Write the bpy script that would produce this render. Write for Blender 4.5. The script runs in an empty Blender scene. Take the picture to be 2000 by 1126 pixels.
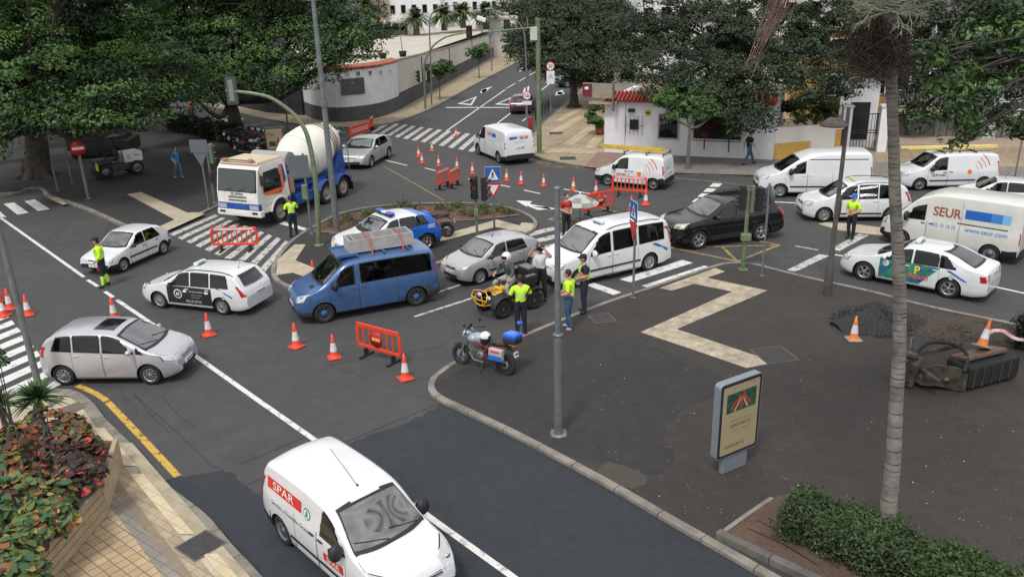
import bpy, bmesh, math, random
import numpy as np
from mathutils import Vector, Matrix
random.seed(7); RNG = np.random.default_rng(7)
R = math.radians
C = bpy.context.scene.collection
scene = bpy.context.scene
F_PX, PITCH, ROLL, CAM_H = 1584.2, 0.35366, -0.02713, 9.713
_c, _s = math.cos(PITCH), math.sin(PITCH); _cr, _sr = math.cos(ROLL), math.sin(ROLL)
_up = Vector((0, _s, _c)); FWD = Vector((0, _c, -_s)); _rt = Vector((1, 0, 0))
RT = _cr*_rt + _sr*_up; UP = -_sr*_rt + _cr*_up
cam_d = bpy.data.cameras.new('camera'); cam = bpy.data.objects.new('camera', cam_d); C.objects.link(cam)
cam_d.sensor_width = 36; cam_d.lens = 36*F_PX/2000; cam_d.clip_end = 3000; cam_d.clip_start = 0.2
cam.matrix_world = Matrix(((RT.x, UP.x, -FWD.x, 0), (RT.y, UP.y, -FWD.y, 0), (RT.z, UP.z, -FWD.z, CAM_H), (0, 0, 0, 1)))
scene.camera = cam
CLOUD = 9.0
SUN_EL, SUN_AZ = 58, 205
w = bpy.data.worlds.new("World"); scene.world = w; w.use_nodes = True
nt = w.node_tree; bg = nt.nodes['Background']
sky = nt.nodes.new('ShaderNodeTexSky'); sky.sky_type = 'NISHITA'; sky.sun_disc = False
sky.sun_elevation = R(SUN_EL); sky.sun_rotation = R(SUN_AZ); sky.air_density = 1.0; sky.dust_density = 4.0
hsv = nt.nodes.new('ShaderNodeHueSaturation'); hsv.inputs['Saturation'].default_value = 0.30
tc = nt.nodes.new('ShaderNodeTexCoord'); cn = nt.nodes.new('ShaderNodeTexNoise')
cn.inputs['Scale'].default_value = 3.2; cn.inputs['Detail'].default_value = 6; cn.inputs['Roughness'].default_value = 0.55
mr = nt.nodes.new('ShaderNodeMapRange'); mr.inputs[1].default_value = 0.36; mr.inputs[2].default_value = 0.58
mr.inputs[3].default_value = 0.25; mr.inputs[4].default_value = 0.9
mul = nt.nodes.new('ShaderNodeMix'); mul.data_type = 'RGBA'; mul.inputs[7].default_value = (CLOUD, CLOUD*1.01, CLOUD*1.03, 1)
nt.links.new(tc.outputs['Generated'], cn.inputs['Vector']); nt.links.new(cn.outputs['Fac'], mr.inputs[0])
nt.links.new(sky.outputs[0], hsv.inputs['Color']); nt.links.new(hsv.outputs[0], mul.inputs[6]); nt.links.new(mr.outputs[0], mul.inputs[0])
nt.links.new(mul.outputs[2], bg.inputs[0]); bg.inputs[1].default_value = 0.10
sd = bpy.data.lights.new('sun', 'SUN'); sun = bpy.data.objects.new('sun', sd); C.objects.link(sun)
sd.energy = 1.5; sd.angle = R(11); sd.color = (1, 0.98, 0.955)
_sv = Vector((math.sin(R(SUN_AZ))*math.cos(R(SUN_EL)), math.cos(R(SUN_AZ))*math.cos(R(SUN_EL)), math.sin(R(SUN_EL))))
sun.rotation_euler = _sv.to_track_quat('Z', 'Y').to_euler()
scene.view_settings.view_transform = 'Standard'; scene.view_settings.look = 'None'
scene.view_settings.exposure = 0.37; scene.view_settings.gamma = 1
scene.render.engine = 'CYCLES'
CAMP = Vector((0, 0, CAM_H))
def ray(x, y): return FWD + (x-1000)/F_PX*RT - (y-563)/F_PX*UP
def G(x, y, z=0.0):
 d = ray(x, y); t = (CAM_H-z)/-d.z; p = CAMP + t*d; p.z = z; return p
def AT(x, y, Y):
 d = ray(x, y); return CAMP + d*(Y/d.y)
def HT(b, y):
 lo, hi = -1.0, 40.0
 for _ in range(40):
  m = (lo+hi)/2; d = b + Vector((0, 0, m)) - CAMP; yy = 563 - F_PX*d.dot(UP)/d.dot(FWD)
  if yy > y: lo = m
  else: hi = m
 return (lo+hi)/2
def SC(p): return F_PX/((p-CAMP).dot(FWD))
MATS = {}
def mat(name, col=(.5, .5, .5), rough=.6, metal=0.0, coat=0.0, var=0.0, vscale=3.0, bump=0.0, bscale=20.0, spec=.5, emit=None, col2=None, ior=None, detail=5, rp=(.33, .67)):
 if name in MATS: return MATS[name]
 m = bpy.data.materials.new(name); m.use_nodes = True; n = m.node_tree; b = n.nodes['Principled BSDF']; L = n.links
 b.inputs['Base Color'].default_value = (*col, 1); b.inputs['Roughness'].default_value = rough; b.inputs['Metallic'].default_value = metal
 b.inputs['Coat Weight'].default_value = coat; b.inputs['Coat Roughness'].default_value = .04; b.inputs['Specular IOR Level'].default_value = spec
 if ior: b.inputs['IOR'].default_value = ior
 if emit: b.inputs['Emission Color'].default_value = (*emit[0], 1); b.inputs['Emission Strength'].default_value = emit[1]
 if var or col2 or bump:
  t = n.nodes.new('ShaderNodeTexCoord')
 if var or col2:
  ns = n.nodes.new('ShaderNodeTexNoise'); ns.inputs['Scale'].default_value = vscale; ns.inputs['Detail'].default_value = detail; ns.inputs['Roughness'].default_value = .62
  L.new(t.outputs['Object'], ns.inputs['Vector'])
  r = n.nodes.new('ShaderNodeValToRGB'); r.color_ramp.elements[0].position, r.color_ramp.elements[1].position = rp
  c2 = col2 if col2 else tuple(min(1, c*(1+var)) for c in col); c1 = col if col2 else tuple(c*(1-var) for c in col)
  r.color_ramp.elements[0].color = (*c1, 1); r.color_ramp.elements[1].color = (*c2, 1)
  L.new(ns.outputs['Fac'], r.inputs[0]); L.new(r.outputs[0], b.inputs['Base Color'])
 if bump:
  nb = n.nodes.new('ShaderNodeTexNoise'); nb.inputs['Scale'].default_value = bscale; nb.inputs['Detail'].default_value = 4
  bp = n.nodes.new('ShaderNodeBump'); bp.inputs['Strength'].default_value = bump; bp.inputs['Distance'].default_value = .02
  L.new(t.outputs['Object'], nb.inputs['Vector']); L.new(nb.outputs['Fac'], bp.inputs['Height']); L.new(bp.outputs[0], b.inputs['Normal'])
 MATS[name] = m; return m
def tag(o, label=None, cat=None, group=None, kind=None):
 if label: o['label'] = label
 if cat: o['category'] = cat
 if group: o['group'] = group
 if kind: o['kind'] = kind
 return o
def empty(name, loc=(0, 0, 0), rz=0, label=None, cat=None, group=None):
 o = bpy.data.objects.new(name, None); C.objects.link(o); o.location = loc; o.rotation_euler = (0, 0, rz); o.empty_display_size = .3
 return tag(o, label, cat, group)
def copy_tree(o, parent=None):
 c = o.copy(); C.objects.link(c)
 if parent is not None: c.parent = parent
 for ch in list(o.children): copy_tree(ch, c)
 return c
def V3(p): return Vector(p) if len(p) == 3 else Vector((p[0], p[1], 0))
class MB:
 """collects shapes, then links them as one mesh object"""
 def __init__(s): s.v = []; s.f = []; s.m = []; s.sm = []; s.mats = []; s.M = Matrix.Identity(4)
 def mi(s, m):
  if m not in s.mats: s.mats.append(m)
  return s.mats.index(m)
 def add(s, vs, fs, m, smooth=True):
  o = len(s.v); M = s.M; s.v += [tuple(M @ Vector(p)) for p in vs]; k = s.mi(m)
  for f in fs: s.f.append(tuple(i+o for i in f)); s.m.append(k); s.sm.append(smooth)
  return s
 def bm(s, b, m, smooth=False):
  b.verts.index_update(); s.add([v.co.copy() for v in b.verts], [[v.index for v in f.verts] for f in b.faces], m, smooth); b.free(); return s
 def box(s, c, d, m, rot=None, bev=0.0, seg=2, taper=None, smooth=False):
  b = bmesh.new(); bmesh.ops.create_cube(b, size=1)
  for v in b.verts:
   v.co = Vector((v.co.x*d[0], v.co.y*d[1], v.co.z*d[2]))
   if taper and v.co.z > 0: v.co.x *= taper[0]; v.co.y *= taper[1]
  if bev: bmesh.ops.bevel(b, geom=list(b.edges), offset=bev, segments=seg, profile=.5, affect='EDGES')
  T = Matrix.Translation(c)
  if rot is not None: T = T @ (rot.to_4x4() if not isinstance(rot, (tuple, list)) else Matrix.Rotation(rot[2], 4, 'Z') @ Matrix.Rotation(rot[1], 4, 'Y') @ Matrix.Rotation(rot[0], 4, 'X'))
  bmesh.ops.transform(b, matrix=T, verts=b.verts); return s.bm(b, m, smooth or bool(bev and seg > 1 and smooth))
 def tube(s, pts, r, m, n=10, cap=True, smooth=True):
  pts = [Vector(p) for p in pts]; k = len(pts)
  rs = list(r) if isinstance(r, (list, tuple)) else [r]*k
  vs = []; fs = []; prev = None
  for i, p in enumerate(pts):
   d = (pts[min(i+1, k-1)]-pts[max(i-1, 0)]).normalized()
   if prev is None:
    a = Vector((0, 0, 1)) if abs(d.z) < .9 else Vector((1, 0, 0)); u = d.cross(a).normalized()
   else: u = (prev-d*prev.dot(d)).normalized()
   prev = u; v = d.cross(u)
   for j in range(n):
    t = 2*math.pi*j/n; vs.append(p+(u*math.cos(t)+v*math.sin(t))*rs[i])
  for i in range(k-1):
   for j in range(n): a = i*n+j; b = i*n+(j+1) % n; fs.append((a, b, b+n, a+n))
  s.add(vs, fs, m, smooth)
  if cap: s.add(vs[:n], [tuple(range(n))[::-1]], m, False); s.add(vs[-n:], [tuple(range(n))], m, False)
  return s
 def lathe(s, prof, m, n=20, c=(0, 0, 0), axis='Z', smooth=True, rot=None):
  vs = []; fs = []; c = Vector(c)
  for (r, z) in prof:
   for j in range(n):
    t = 2*math.pi*j/n; p = Vector((r*math.cos(t), r*math.sin(t), z))
    if axis == 'Y': p = Vector((p.x, p.z, p.y))
    if axis == 'X': p = Vector((p.z, p.x, p.y))
    if rot is not None: p = rot @ p
    vs.append(p+c)
  for i in range(len(prof)-1):
   for j in range(n): a = i*n+j; b = i*n+(j+1) % n; fs.append((a, b, b+n, a+n))
  return s.add(vs, fs, m, smooth)
 def prism(s, poly, h, m, z=0.0, bev=0):
  """poly in xy extruded from z up by h"""
  n = len(poly); vs = [(p[0], p[1], z) for p in poly]+[(p[0], p[1], z+h) for p in poly]
  fs = [tuple(range(n))[::-1], tuple(range(n, 2*n))]+[(i, (i+1) % n, (i+1) % n+n, i+n) for i in range(n)]
  return s.add(vs, fs, m, False)
 def quad(s, a, b, c, d, m): return s.add([a, b, c, d], [(0, 1, 2, 3)], m, False)
 def sphere(s, c, r, m, seg=12, rings=8, sc=(1, 1, 1), rot=None):
  b = bmesh.new(); bmesh.ops.create_uvsphere(b, u_segments=seg, v_segments=rings, radius=r)
  T = Matrix.Translation(c) @ (rot.to_4x4() if rot is not None else Matrix.Identity(4)) @ Matrix.Diagonal((*sc, 1)); bmesh.ops.transform(b, matrix=T, verts=b.verts)
  return s.bm(b, m, True)
 def plate(s, poly, th, m, O, U, Vv, smooth=False):
  """2-D polygon (u,v) at origin O with axes U,V given thickness th along UxV"""
  O = Vector(O); U = Vector(U).normalized(); Vv = Vector(Vv).normalized(); N = U.cross(Vv)
  n = len(poly); vs = [O+U*p[0]+Vv*p[1] for p in poly]; vs += [q+N*th for q in vs]
  fs = [tuple(range(n))[::-1], tuple(range(n, 2*n))]+[(i, (i+1) % n, (i+1) % n+n, i+n) for i in range(n)]
  return s.add(vs, fs, m, smooth)
 def build(s, name, parent=None, label=None, cat=None, group=None, kind=None, fix=True, loc=None, rz=0):
  me = bpy.data.meshes.new(name); me.from_pydata(s.v, [], s.f)
  for m in s.mats: me.materials.append(m)
  me.polygons.foreach_set('material_index', s.m); me.polygons.foreach_set('use_smooth', s.sm)
  if fix and len(s.f) < 60000:
   b = bmesh.new(); b.from_mesh(me); bmesh.ops.recalc_face_normals(b, faces=b.faces); b.to_mesh(me); b.free()
  me.update(); o = bpy.data.objects.new(name, me); C.objects.link(o)
  if loc is not None: o.location = loc; o.rotation_euler = (0, 0, rz)
  if parent is not None: o.parent = parent
  return tag(o, label, cat, group, kind)
def circ(r, n=24, c=(0, 0)): return [(c[0]+r*math.cos(2*math.pi*i/n), c[1]+r*math.sin(2*math.pi*i/n)) for i in range(n)]
def rrect(w, h, r, c=(0, 0), n=4):
 o = []
 for cx, cy, a in ((w/2-r, h/2-r, 0), (-w/2+r, h/2-r, 90), (-w/2+r, -h/2+r, 180), (w/2-r, -h/2+r, 270)):
  for k in range(n+1): t = R(a+90*k/n); o.append((c[0]+cx+r*math.cos(t), c[1]+cy+r*math.sin(t)))
 return o
def smooth_line(pts, n=8, closed=False):
 P = [Vector(p) for p in pts]; k = len(P); out = []
 for i in range(k if closed else k-1):
  g = (lambda j: P[j % k]) if closed else (lambda j: P[max(0, min(k-1, j))])
  p0, p1, p2, p3 = g(i-1), g(i), g(i+1), g(i+2)
  for j in range(n):
   t = j/n; out.append(.5*((2*p1)+(p2-p0)*t+(2*p0-5*p1+4*p2-p3)*t*t+(3*p1-p0-3*p2+p3)*t**3))
 if not closed: out.append(P[-1])
 return out
_TXT = {}
def text_geo(txt, size=1.0, bold=0.0, align='CENTER'):
 key = (txt, bold, align)
 if key not in _TXT:
  cu = bpy.data.curves.new('t', 'FONT'); cu.body = txt; cu.size = 1; cu.align_x = align; cu.align_y = 'CENTER'; cu.offset = bold; cu.resolution_u = 3
  o = bpy.data.objects.new('t', cu); C.objects.link(o); dg = bpy.context.evaluated_depsgraph_get()
  me = bpy.data.meshes.new_from_object(o.evaluated_get(dg)); vs = [(v.co.x, v.co.y) for v in me.vertices]; fs = [tuple(p.vertices) for p in me.polygons]
  bpy.data.objects.remove(o); bpy.data.curves.remove(cu); bpy.data.meshes.remove(me); _TXT[key] = (vs, fs)
 vs, fs = _TXT[key]; return [(x*size, y*size) for x, y in vs], fs
def text_on(mb, txt, size, m, O, U, Vv, bold=0.0, align='CENTER', sx=1.0):
 vs, fs = text_geo(txt, size, bold, align); O = Vector(O); U = Vector(U).normalized(); Vv = Vector(Vv).normalized()
 mb.add([O+U*(x*sx)+Vv*y for x, y in vs], fs, m, False)
M_white = mat('white_paint', (.68, .69, .70), .35, coat=.6, var=.03, vscale=6)
M_black = mat('black_plastic', (.018, .018, .02), .55)
M_rubber = mat('rubber', (.016, .016, .017), .85, var=.3, vscale=8)
M_chrome = mat('chrome', (.62, .63, .65), .22, 1.0)
M_alloy = mat('alloy', (.50, .51, .53), .35, .85)
M_hubcap = mat('hubcap', (.42, .43, .45), .4, .6)
M_under = mat('underbody', (.012, .012, .013), .95)
M_glass = mat('tinted_glass', (.008, .010, .012), .04, spec=.5, ior=1.75)
M_wind = mat('windscreen_glass', (.12, .15, .155), .03, spec=.8, ior=2.3, col2=(.17, .20, .20), vscale=1.5)  # pale base colour stands in for the sky reflected in the glass
def glassmat(name, tint, ior):
 m = bpy.data.materials.new(name); m.use_nodes = True; n = m.node_tree; n.nodes.remove(n.nodes['Principled BSDF']); L = n.links
 t = n.nodes.new('ShaderNodeBsdfTransparent'); t.inputs[0].default_value = (*tint, 1); g = n.nodes.new('ShaderNodeBsdfGlossy'); g.inputs['Roughness'].default_value = .03; f = n.nodes.new('ShaderNodeFresnel'); f.inputs[0].default_value = ior
 x = n.nodes.new('ShaderNodeMixShader'); L.new(f.outputs[0], x.inputs[0]); L.new(t.outputs[0], x.inputs[1]); L.new(g.outputs[0], x.inputs[2]); L.new(x.outputs[0], n.nodes['Material Output'].inputs[0]); MATS[name] = m; return m
M_winT = glassmat('windscreen_clear', (.62, .70, .68), 4.2); M_sideT = glassmat('side_window_clear', (.42, .46, .45), 1.7); M_sideD = glassmat('side_window_dark', (.05, .055, .055), 1.7)
M_seat = mat('seat_cloth', (.035, .036, .04), .9); M_dash = mat('dashboard', (.03, .03, .032), .7)
M_galv = mat('galvanised_steel', (.18, .195, .205), .5, .4, var=.18, vscale=5)
M_greenp = mat('green_painted_steel', (.16, .20, .115), .5, .2, var=.22, vscale=4)
M_dark = mat('dark_interior', (.02, .02, .022), .9)
M_red = mat('red_lens', (.42, .012, .01), .12, coat=1)
M_lens = mat('clear_lens', (.60, .62, .63), .08, .35, coat=1)
M_orange = mat('orange_lens', (.7, .2, .02), .2, coat=1)
M_plate = mat('plate_white', (.75, .75, .73), .4)
M_blackletter = mat('black_lettering', (.02, .02, .02), .5)
M_hivis = mat('hi_vis_fabric', (.52, .86, .03), .75, emit=None, var=.12, vscale=14)
M_reflect = mat('reflective_tape', (.62, .65, .65), .4)
M_navy = mat('navy_cloth', (.012, .016, .03), .85, var=.3, vscale=10)
M_skin = mat('skin', (.48, .27, .18), .55)
M_hair = mat('dark_hair', (.02, .014, .01), .7)
# GROUND
def ground_mat(name, c1, c2, sc=.35, speck=.0, rough=.9, cracks=0.0, fine=120, stain=None):
 m = bpy.data.materials.new(name); m.use_nodes = True; n = m.node_tree; b = n.nodes['Principled BSDF']; L = n.links
 t = n.nodes.new('ShaderNodeTexCoord')
 def noise(scale, det=6, ro=.65):
  x = n.nodes.new('ShaderNodeTexNoise'); x.inputs['Scale'].default_value = scale; x.inputs['Detail'].default_value = det; x.inputs['Roughness'].default_value = ro
  L.new(t.outputs['Object'], x.inputs['Vector']); return x
 def mix(f, a, bb, typ='MIX'):
  x = n.nodes.new('ShaderNodeMix'); x.data_type = 'RGBA'; x.blend_type = typ
  if isinstance(f, float): x.inputs[0].default_value = f
  else: L.new(f, x.inputs[0])
  for i, q in ((6, a), (7, bb)):
   if isinstance(q, tuple): x.inputs[i].default_value = (*q, 1)
   else: L.new(q, x.inputs[i])
  return x.outputs[2]
 def ramp(src, p0, p1, v0=0, v1=1):
  x = n.nodes.new('ShaderNodeMapRange'); x.inputs[1].default_value = p0; x.inputs[2].default_value = p1; x.inputs[3].default_value = v0; x.inputs[4].default_value = v1; L.new(src, x.inputs[0]); return x.outputs[0]
 base = mix(ramp(noise(sc).outputs['Fac'], .38, .62), c1, c2)
 base = mix(ramp(noise(sc*5, 6, .7).outputs['Fac'], .42, .66, 0, .55), base, tuple(c*.55 for c in c1))
 base = mix(ramp(noise(sc*11, 5, .7).outputs['Fac'], .50, .68, 0, .45), base, tuple(c*1.35 for c in c2))
 base = mix(ramp(noise(fine, 2, .5).outputs['Fac'], .3, .7, 0, .55), base, tuple(min(1, c*1.5) for c in c2))
 if stain: base = mix(ramp(noise(.55, 5, .7).outputs['Fac'], .56, .68, 0, .6), base, stain)
 if speck:
  v = n.nodes.new('ShaderNodeTexVoronoi'); v.inputs['Scale'].default_value = 9; L.new(t.outputs['Object'], v.inputs['Vector'])
  sp = ramp(v.outputs['Distance'], .03, .075, 1, 0)
  cm = n.nodes.new('ShaderNodeMath'); cm.operation = 'MULTIPLY'
  v2 = n.nodes.new('ShaderNodeSeparateColor'); L.new(v.outputs['Color'], v2.inputs[0])
  L.new(sp, cm.inputs[0]); L.new(ramp(v2.outputs[0], 1-speck, 1-speck+.02), cm.inputs[1])
  base = mix(cm.outputs[0], base, (.33, .27, .20))
 if cracks:
  v = n.nodes.new('ShaderNodeTexVoronoi'); v.feature = 'DISTANCE_TO_EDGE'; v.inputs['Scale'].default_value = .22
  nn = noise(1.2, 3); ad = n.nodes.new('ShaderNodeMix'); ad.data_type = 'VECTOR'; ad.inputs[0].default_value = .18
  L.new(t.outputs['Object'], ad.inputs[4]); L.new(nn.outputs['Color'], ad.inputs[5]); L.new(ad.outputs[1], v.inputs['Vector'])
  base = mix(ramp(v.outputs['Distance'], .0012, .005, cracks, 0), base, (.012, .012, .012))
 L.new(base, b.inputs['Base Color']); L.new(ramp(noise(sc*2, 5).outputs['Fac'], .3, .7, rough-.12, min(1, rough+.08)), b.inputs['Roughness'])
 bp = n.nodes.new('ShaderNodeBump'); bp.inputs['Strength'].default_value = .35; bp.inputs['Distance'].default_value = .012
 L.new(noise(70, 3).outputs['Fac'], bp.inputs['Height']); L.new(bp.outputs[0], b.inputs['Normal'])
 MATS[name] = m; return m
M_asph = ground_mat('worn_asphalt', (.042, .041, .0415), (.057, .056, .0555), .22, cracks=.28, stain=(.072, .069, .067))
M_fresh = ground_mat('fresh_asphalt', (.019, .022, .0265), (.027, .0315, .038), .5, fine=45)
M_plaza = ground_mat('dirty_plaza_asphalt', (.023, .0200, .0185), (.040, .0340, .0305), .45, speck=.2, stain=(.052, .042, .036))
M_plaza2 = ground_mat('plaza_asphalt', (.020, .0195, .0195), (.031, .029, .0285), .4, speck=.12, stain=(.040, .036, .033))
M_plaza3 = ground_mat('dusty_asphalt', (.045, .038, .03), (.06, .05, .04), .8, speck=.3)
M_soil = ground_mat('red_soil', (.085, .04, .028), (.13, .068, .045), 1.5, speck=.6, fine=30)
M_litter = ground_mat('leaf_litter_soil', (.060, .036, .026), (.10, .062, .045), 2.0, speck=.9, fine=25)
M_kerb = mat('kerb_stone', (.15, .135, .115), .9, col2=(.27, .245, .21), vscale=2.5, bump=.3, bscale=25)
M_kerbd = mat('dark_kerb_stone', (.085, .078, .07), .9, col2=(.15, .135, .12), vscale=2.5, bump=.3, bscale=25)
M_paint = mat('road_paint', (.30, .30, .29), .75, col2=(.64, .64, .62), vscale=4, detail=12, rp=(.36, .47))
M_paintw = mat('worn_road_paint', (.12, .115, .11), .8, col2=(.50, .49, .46), vscale=5, detail=12, rp=(.38, .50))
M_ypaint = mat('yellow_road_paint', (.13, .085, .03), .8, col2=(.55, .34, .06), vscale=5, detail=12, rp=(.36, .48))
M_ypaintw = mat('faded_yellow_paint', (.07, .06, .045), .8, col2=(.34, .25, .09), vscale=5, detail=12, rp=(.38, .52))
def tile_mat(name, c1, c2, mortar, scale, ratio=.5, off=0.0, rot=0.0, msize=.012, var=.25, var_scale=.8):
 m = bpy.data.materials.new(name); m.use_nodes = True; n = m.node_tree; b = n.nodes['Principled BSDF']; L = n.links
 t = n.nodes.new('ShaderNodeTexCoord'); mp = n.nodes.new('ShaderNodeMapping'); mp.inputs['Rotation'].default_value[2] = rot
 L.new(t.outputs['Object'], mp.inputs[0])
 br = n.nodes.new('ShaderNodeTexBrick'); br.offset = off; br.inputs['Scale'].default_value = 1; br.inputs['Brick Width'].default_value = scale; br.inputs['Row Height'].default_value = scale*ratio
 br.inputs['Mortar Size'].default_value = msize; br.inputs['Color1'].default_value = (*c1, 1); br.inputs['Color2'].default_value = (*c2, 1); br.inputs['Mortar'].default_value = (*mortar, 1)
 br.inputs['Mortar Smooth'].default_value = .3; L.new(mp.outputs[0], br.inputs[0])
 ns = n.nodes.new('ShaderNodeTexNoise'); ns.inputs['Scale'].default_value = var_scale; ns.inputs['Detail'].default_value = 7; ns.inputs['Roughness'].default_value = .7; L.new(t.outputs['Object'], ns.inputs[0])
 r = n.nodes.new('ShaderNodeMapRange'); r.inputs[1].default_value = .3; r.inputs[2].default_value = .7; r.inputs[3].default_value = 1-var; r.inputs[4].default_value = 1+var*.4; L.new(ns.outputs[0], r.inputs[0])
 sc = n.nodes.new('ShaderNodeVectorMath'); sc.operation = 'SCALE'; L.new(br.outputs['Color'], sc.inputs[0]); L.new(r.outputs[0], sc.inputs['Scale'])
 L.new(sc.outputs[0], b.inputs['Base Color']); b.inputs['Roughness'].default_value = .85
 bp = n.nodes.new('ShaderNodeBump'); bp.inputs['Strength'].default_value = .3; bp.inputs['Distance'].default_value = .01; L.new(br.outputs['Fac'], bp.inputs['Height']); bp.invert = True; L.new(bp.outputs[0], b.inputs['Normal'])
 MATS[name] = m; return m
Z1, Z2, KH = .005, .010, .125
def fill(pts):
 from mathutils.geometry import tessellate_polygon
 return [tuple(t) for t in tessellate_polygon([[Vector((p[0], p[1], 0)) for p in pts]])]
def sheet(name, pix, m, z, smooth=0, kind='structure', label=None, cat=None, world=False, jit=0):
 P = [Vector(p[:2]).to_3d() if world else G(p[0], p[1], z) for p in pix]
 if smooth: P = smooth_line(P, smooth, True)
 if jit:
  Q = []
  for a, b in zip(P, P[1:]+P[:1]):
   n = max(1, min(60, int((b-a).length/.10))); nn = Vector((-(b-a).y, (b-a).x, 0)).normalized()
   for k in range(n): Q.append(a.lerp(b, k/n)+nn*random.gauss(0, jit))
  P = Q
 mb = MB(); mb.add([(p.x, p.y, z) for p in P], fill(P), m, False); o = mb.build(name, kind=kind)
 return o
def fix_up(o):
 return o
base = MB(); base.add([(-900, -60, -.004), (900, -60, -.004), (900, 2500, -.004), (-900, 2500, -.004)], [(0, 1, 2, 3)], M_asph, False); base.build('road', kind='structure')
def offset_line(P, d):
 out = []; n = len(P)
 for i in range(n):
  t = (P[min(i+1, n-1)]-P[max(i-1, 0)]); t.z = 0; t.normalize(); out.append(P[i]+Vector((-t.y, t.x, 0))*d)
 return out
def kerb(pix, wdt=.16, h=KH, side=1, m=None, z0=0.0, sm=6, name='kerb', seg=1.0):
 """kerb stones along the outer pixel line (given on the road surface); side +1 puts the stone on the left of travel"""
 P = smooth_line([G(x, y, 0) for x, y in pix], sm); Q = offset_line(P, wdt*side)
 mb = MB(); m = m or M_kerb; acc = 0; ch = .02
 A = offset_line(P, ch*side)
 vs = []; fs = []
 for i in range(len(P)):
  vs += [(P[i].x, P[i].y, -.02), (P[i].x, P[i].y, h-ch), (A[i].x, A[i].y, h), (Q[i].x, Q[i].y, h), (Q[i].x, Q[i].y, -.02)]
 for i in range(len(P)-1):
  for k in range(4): a = i*5+k; fs.append((a, a+1, a+6, a+5))
 mb.add(vs, fs, m, False)
 for i in range(1, len(P)):
  acc += (P[i]-P[i-1]).length
  if acc > seg:
   acc = 0; t = (P[i]-P[i-1]).normalized(); nn = Vector((-t.y, t.x, 0))*side
   mb.box(P[i]+nn*(wdt/2)+Vector((0, 0, h/2+.002)), (.012, wdt+.006, h+.002), M_under, rot=(0, 0, math.atan2(t.y, t.x)))
 return mb.build(name, kind='structure'), Q
def raised(name, outer_pix, m, h=KH, sm=6, inset=.1, side=1):
 P = smooth_line([G(x, y, 0) for x, y in outer_pix], sm); Q = offset_line(P, inset*side)
 z = h-.006; mb = MB(); mb.add([(p.x, p.y, z) for p in Q], fill(Q), m, False); return mb.build(name, kind='structure')
def strip(mb, pix, wd, m, z=Z1, sm=1):
 P = [G(x, y, z) for x, y in pix]; P = smooth_line(P, sm) if sm > 1 else P
 A = offset_line(P, wd/2); B = offset_line(P, -wd/2); vs = []; fs = []
 for a, b in zip(A, B): vs += [(a.x, a.y, z), (b.x, b.y, z)]
 for i in range(len(P)-1): fs.append((2*i, 2*i+1, 2*i+3, 2*i+2))
 mb.add(vs, fs, m, False)
def poly(mb, pix, m, z=Z1):
 P = [G(x, y, z) for x, y in pix]; mb.add([(p.x, p.y, z) for p in P], fill(P), m, False)
def zebra(lo, up, n, m, frac=.5, z=Z1, name='zebra_crossing'):
 """lo,up: end pixel pairs of the two long sides of the crossing"""
 a0, a1, b0, b1 = G(*lo[0]), G(*lo[1]), G(*up[0]), G(*up[1]); mb = MB()
 for i in range(n):
  t0 = i/n; t1 = (i+frac)/n
  q = [a0.lerp(a1, t0), a0.lerp(a1, t1), b0.lerp(b1, t1), b0.lerp(b1, t0)]
  mb.add([(p.x, p.y, z) for p in q], [(0, 1, 2, 3)], m, False)
 mb.build(name, kind='structure')
sheet('fresh_asphalt', [(320, 937), (352, 930), (400, 925), (436, 917), (462, 926), (480, 948), (505, 966), (545, 940), (600, 900), (700, 858), (780, 830), (845, 800), (870, 770), (1100, 880), (1800, 1260), (1500, 1500), (700, 1500), (420, 1200), (330, 980)], M_fresh, .0035, jit=.03)
seam = MB()
for s_ in ([(478, 948), (600, 893), (705, 850), (850, 790)], [(470, 905), (560, 868), (620, 842)], [(262, 770), (340, 838), (414, 909), (435, 915)], [(262, 770), (300, 815), (333, 845), (350, 836)], [(295, 812), (312, 803)], [(321, 775), (337, 800), (385, 838)], [(322, 640), (380, 620), (470, 606), (560, 590)], [(240, 772), (250, 795), (268, 790)]):
 strip(seam, s_, .013, M_plaza2, .0045)
seam.build('road_seams', kind='structure')
IA = [(1039, 456), (1049, 446), (1049, 436), (1036, 424), (1005, 411), (960, 403), (900, 399.5), (800, 401), (720, 408), (660, 421), (627, 437), (596, 454), (564, 477), (542, 503), (530, 529), (534, 548), (549, 560), (577, 568), (640, 566), (740, 549), (850, 521), (950, 487), (1039, 456)]
kerb(IA[::-1], .17, side=-1, name='kerb')
raised('traffic_island', IA[::-1], M_plaza2, side=-1)
bedA = [(606, 452), (650, 452), (691, 448), (770, 440), (850, 432), (940, 426), (1013, 418), (990, 411), (940, 404), (860, 402), (780, 405), (710, 413), (650, 428)]
sheet('soil_bed', bedA, M_soil, KH+.03, smooth=3)
kb = MB(); strip(kb, [(604, 453), (650, 453), (691, 449), (770, 441), (850, 433), (940, 427), (1016, 419)], .10, M_kerb, KH+.034, 4); kb.build('bed_edge', kind='structure')
M_beige = tile_mat('beige_paving', (.42, .36, .26), (.48, .42, .31), (.30, .25, .18), .4, 1.0, 0, R(20), .008, .25, 1.2)
M_beigew = tile_mat('worn_beige_paving', (.40, .34, .245), (.47, .41, .305), (.28, .23, .17), .4, 1.0, 0, R(28), .008, .45, 3.0)
sheet('beige_paving', [(575, 477), (597, 477), (577, 508), (614, 523), (594, 540), (572, 532), (539, 537), (542, 507)], M_beige, KH+.003)
sheet('beige_paving', [(858, 460), (971, 428.5), (1014.6, 440), (1019, 434), (1043, 436), (1038, 449), (1026, 453), (1009, 451), (968, 443), (860, 471)], M_beige, KH+.003)
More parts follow.
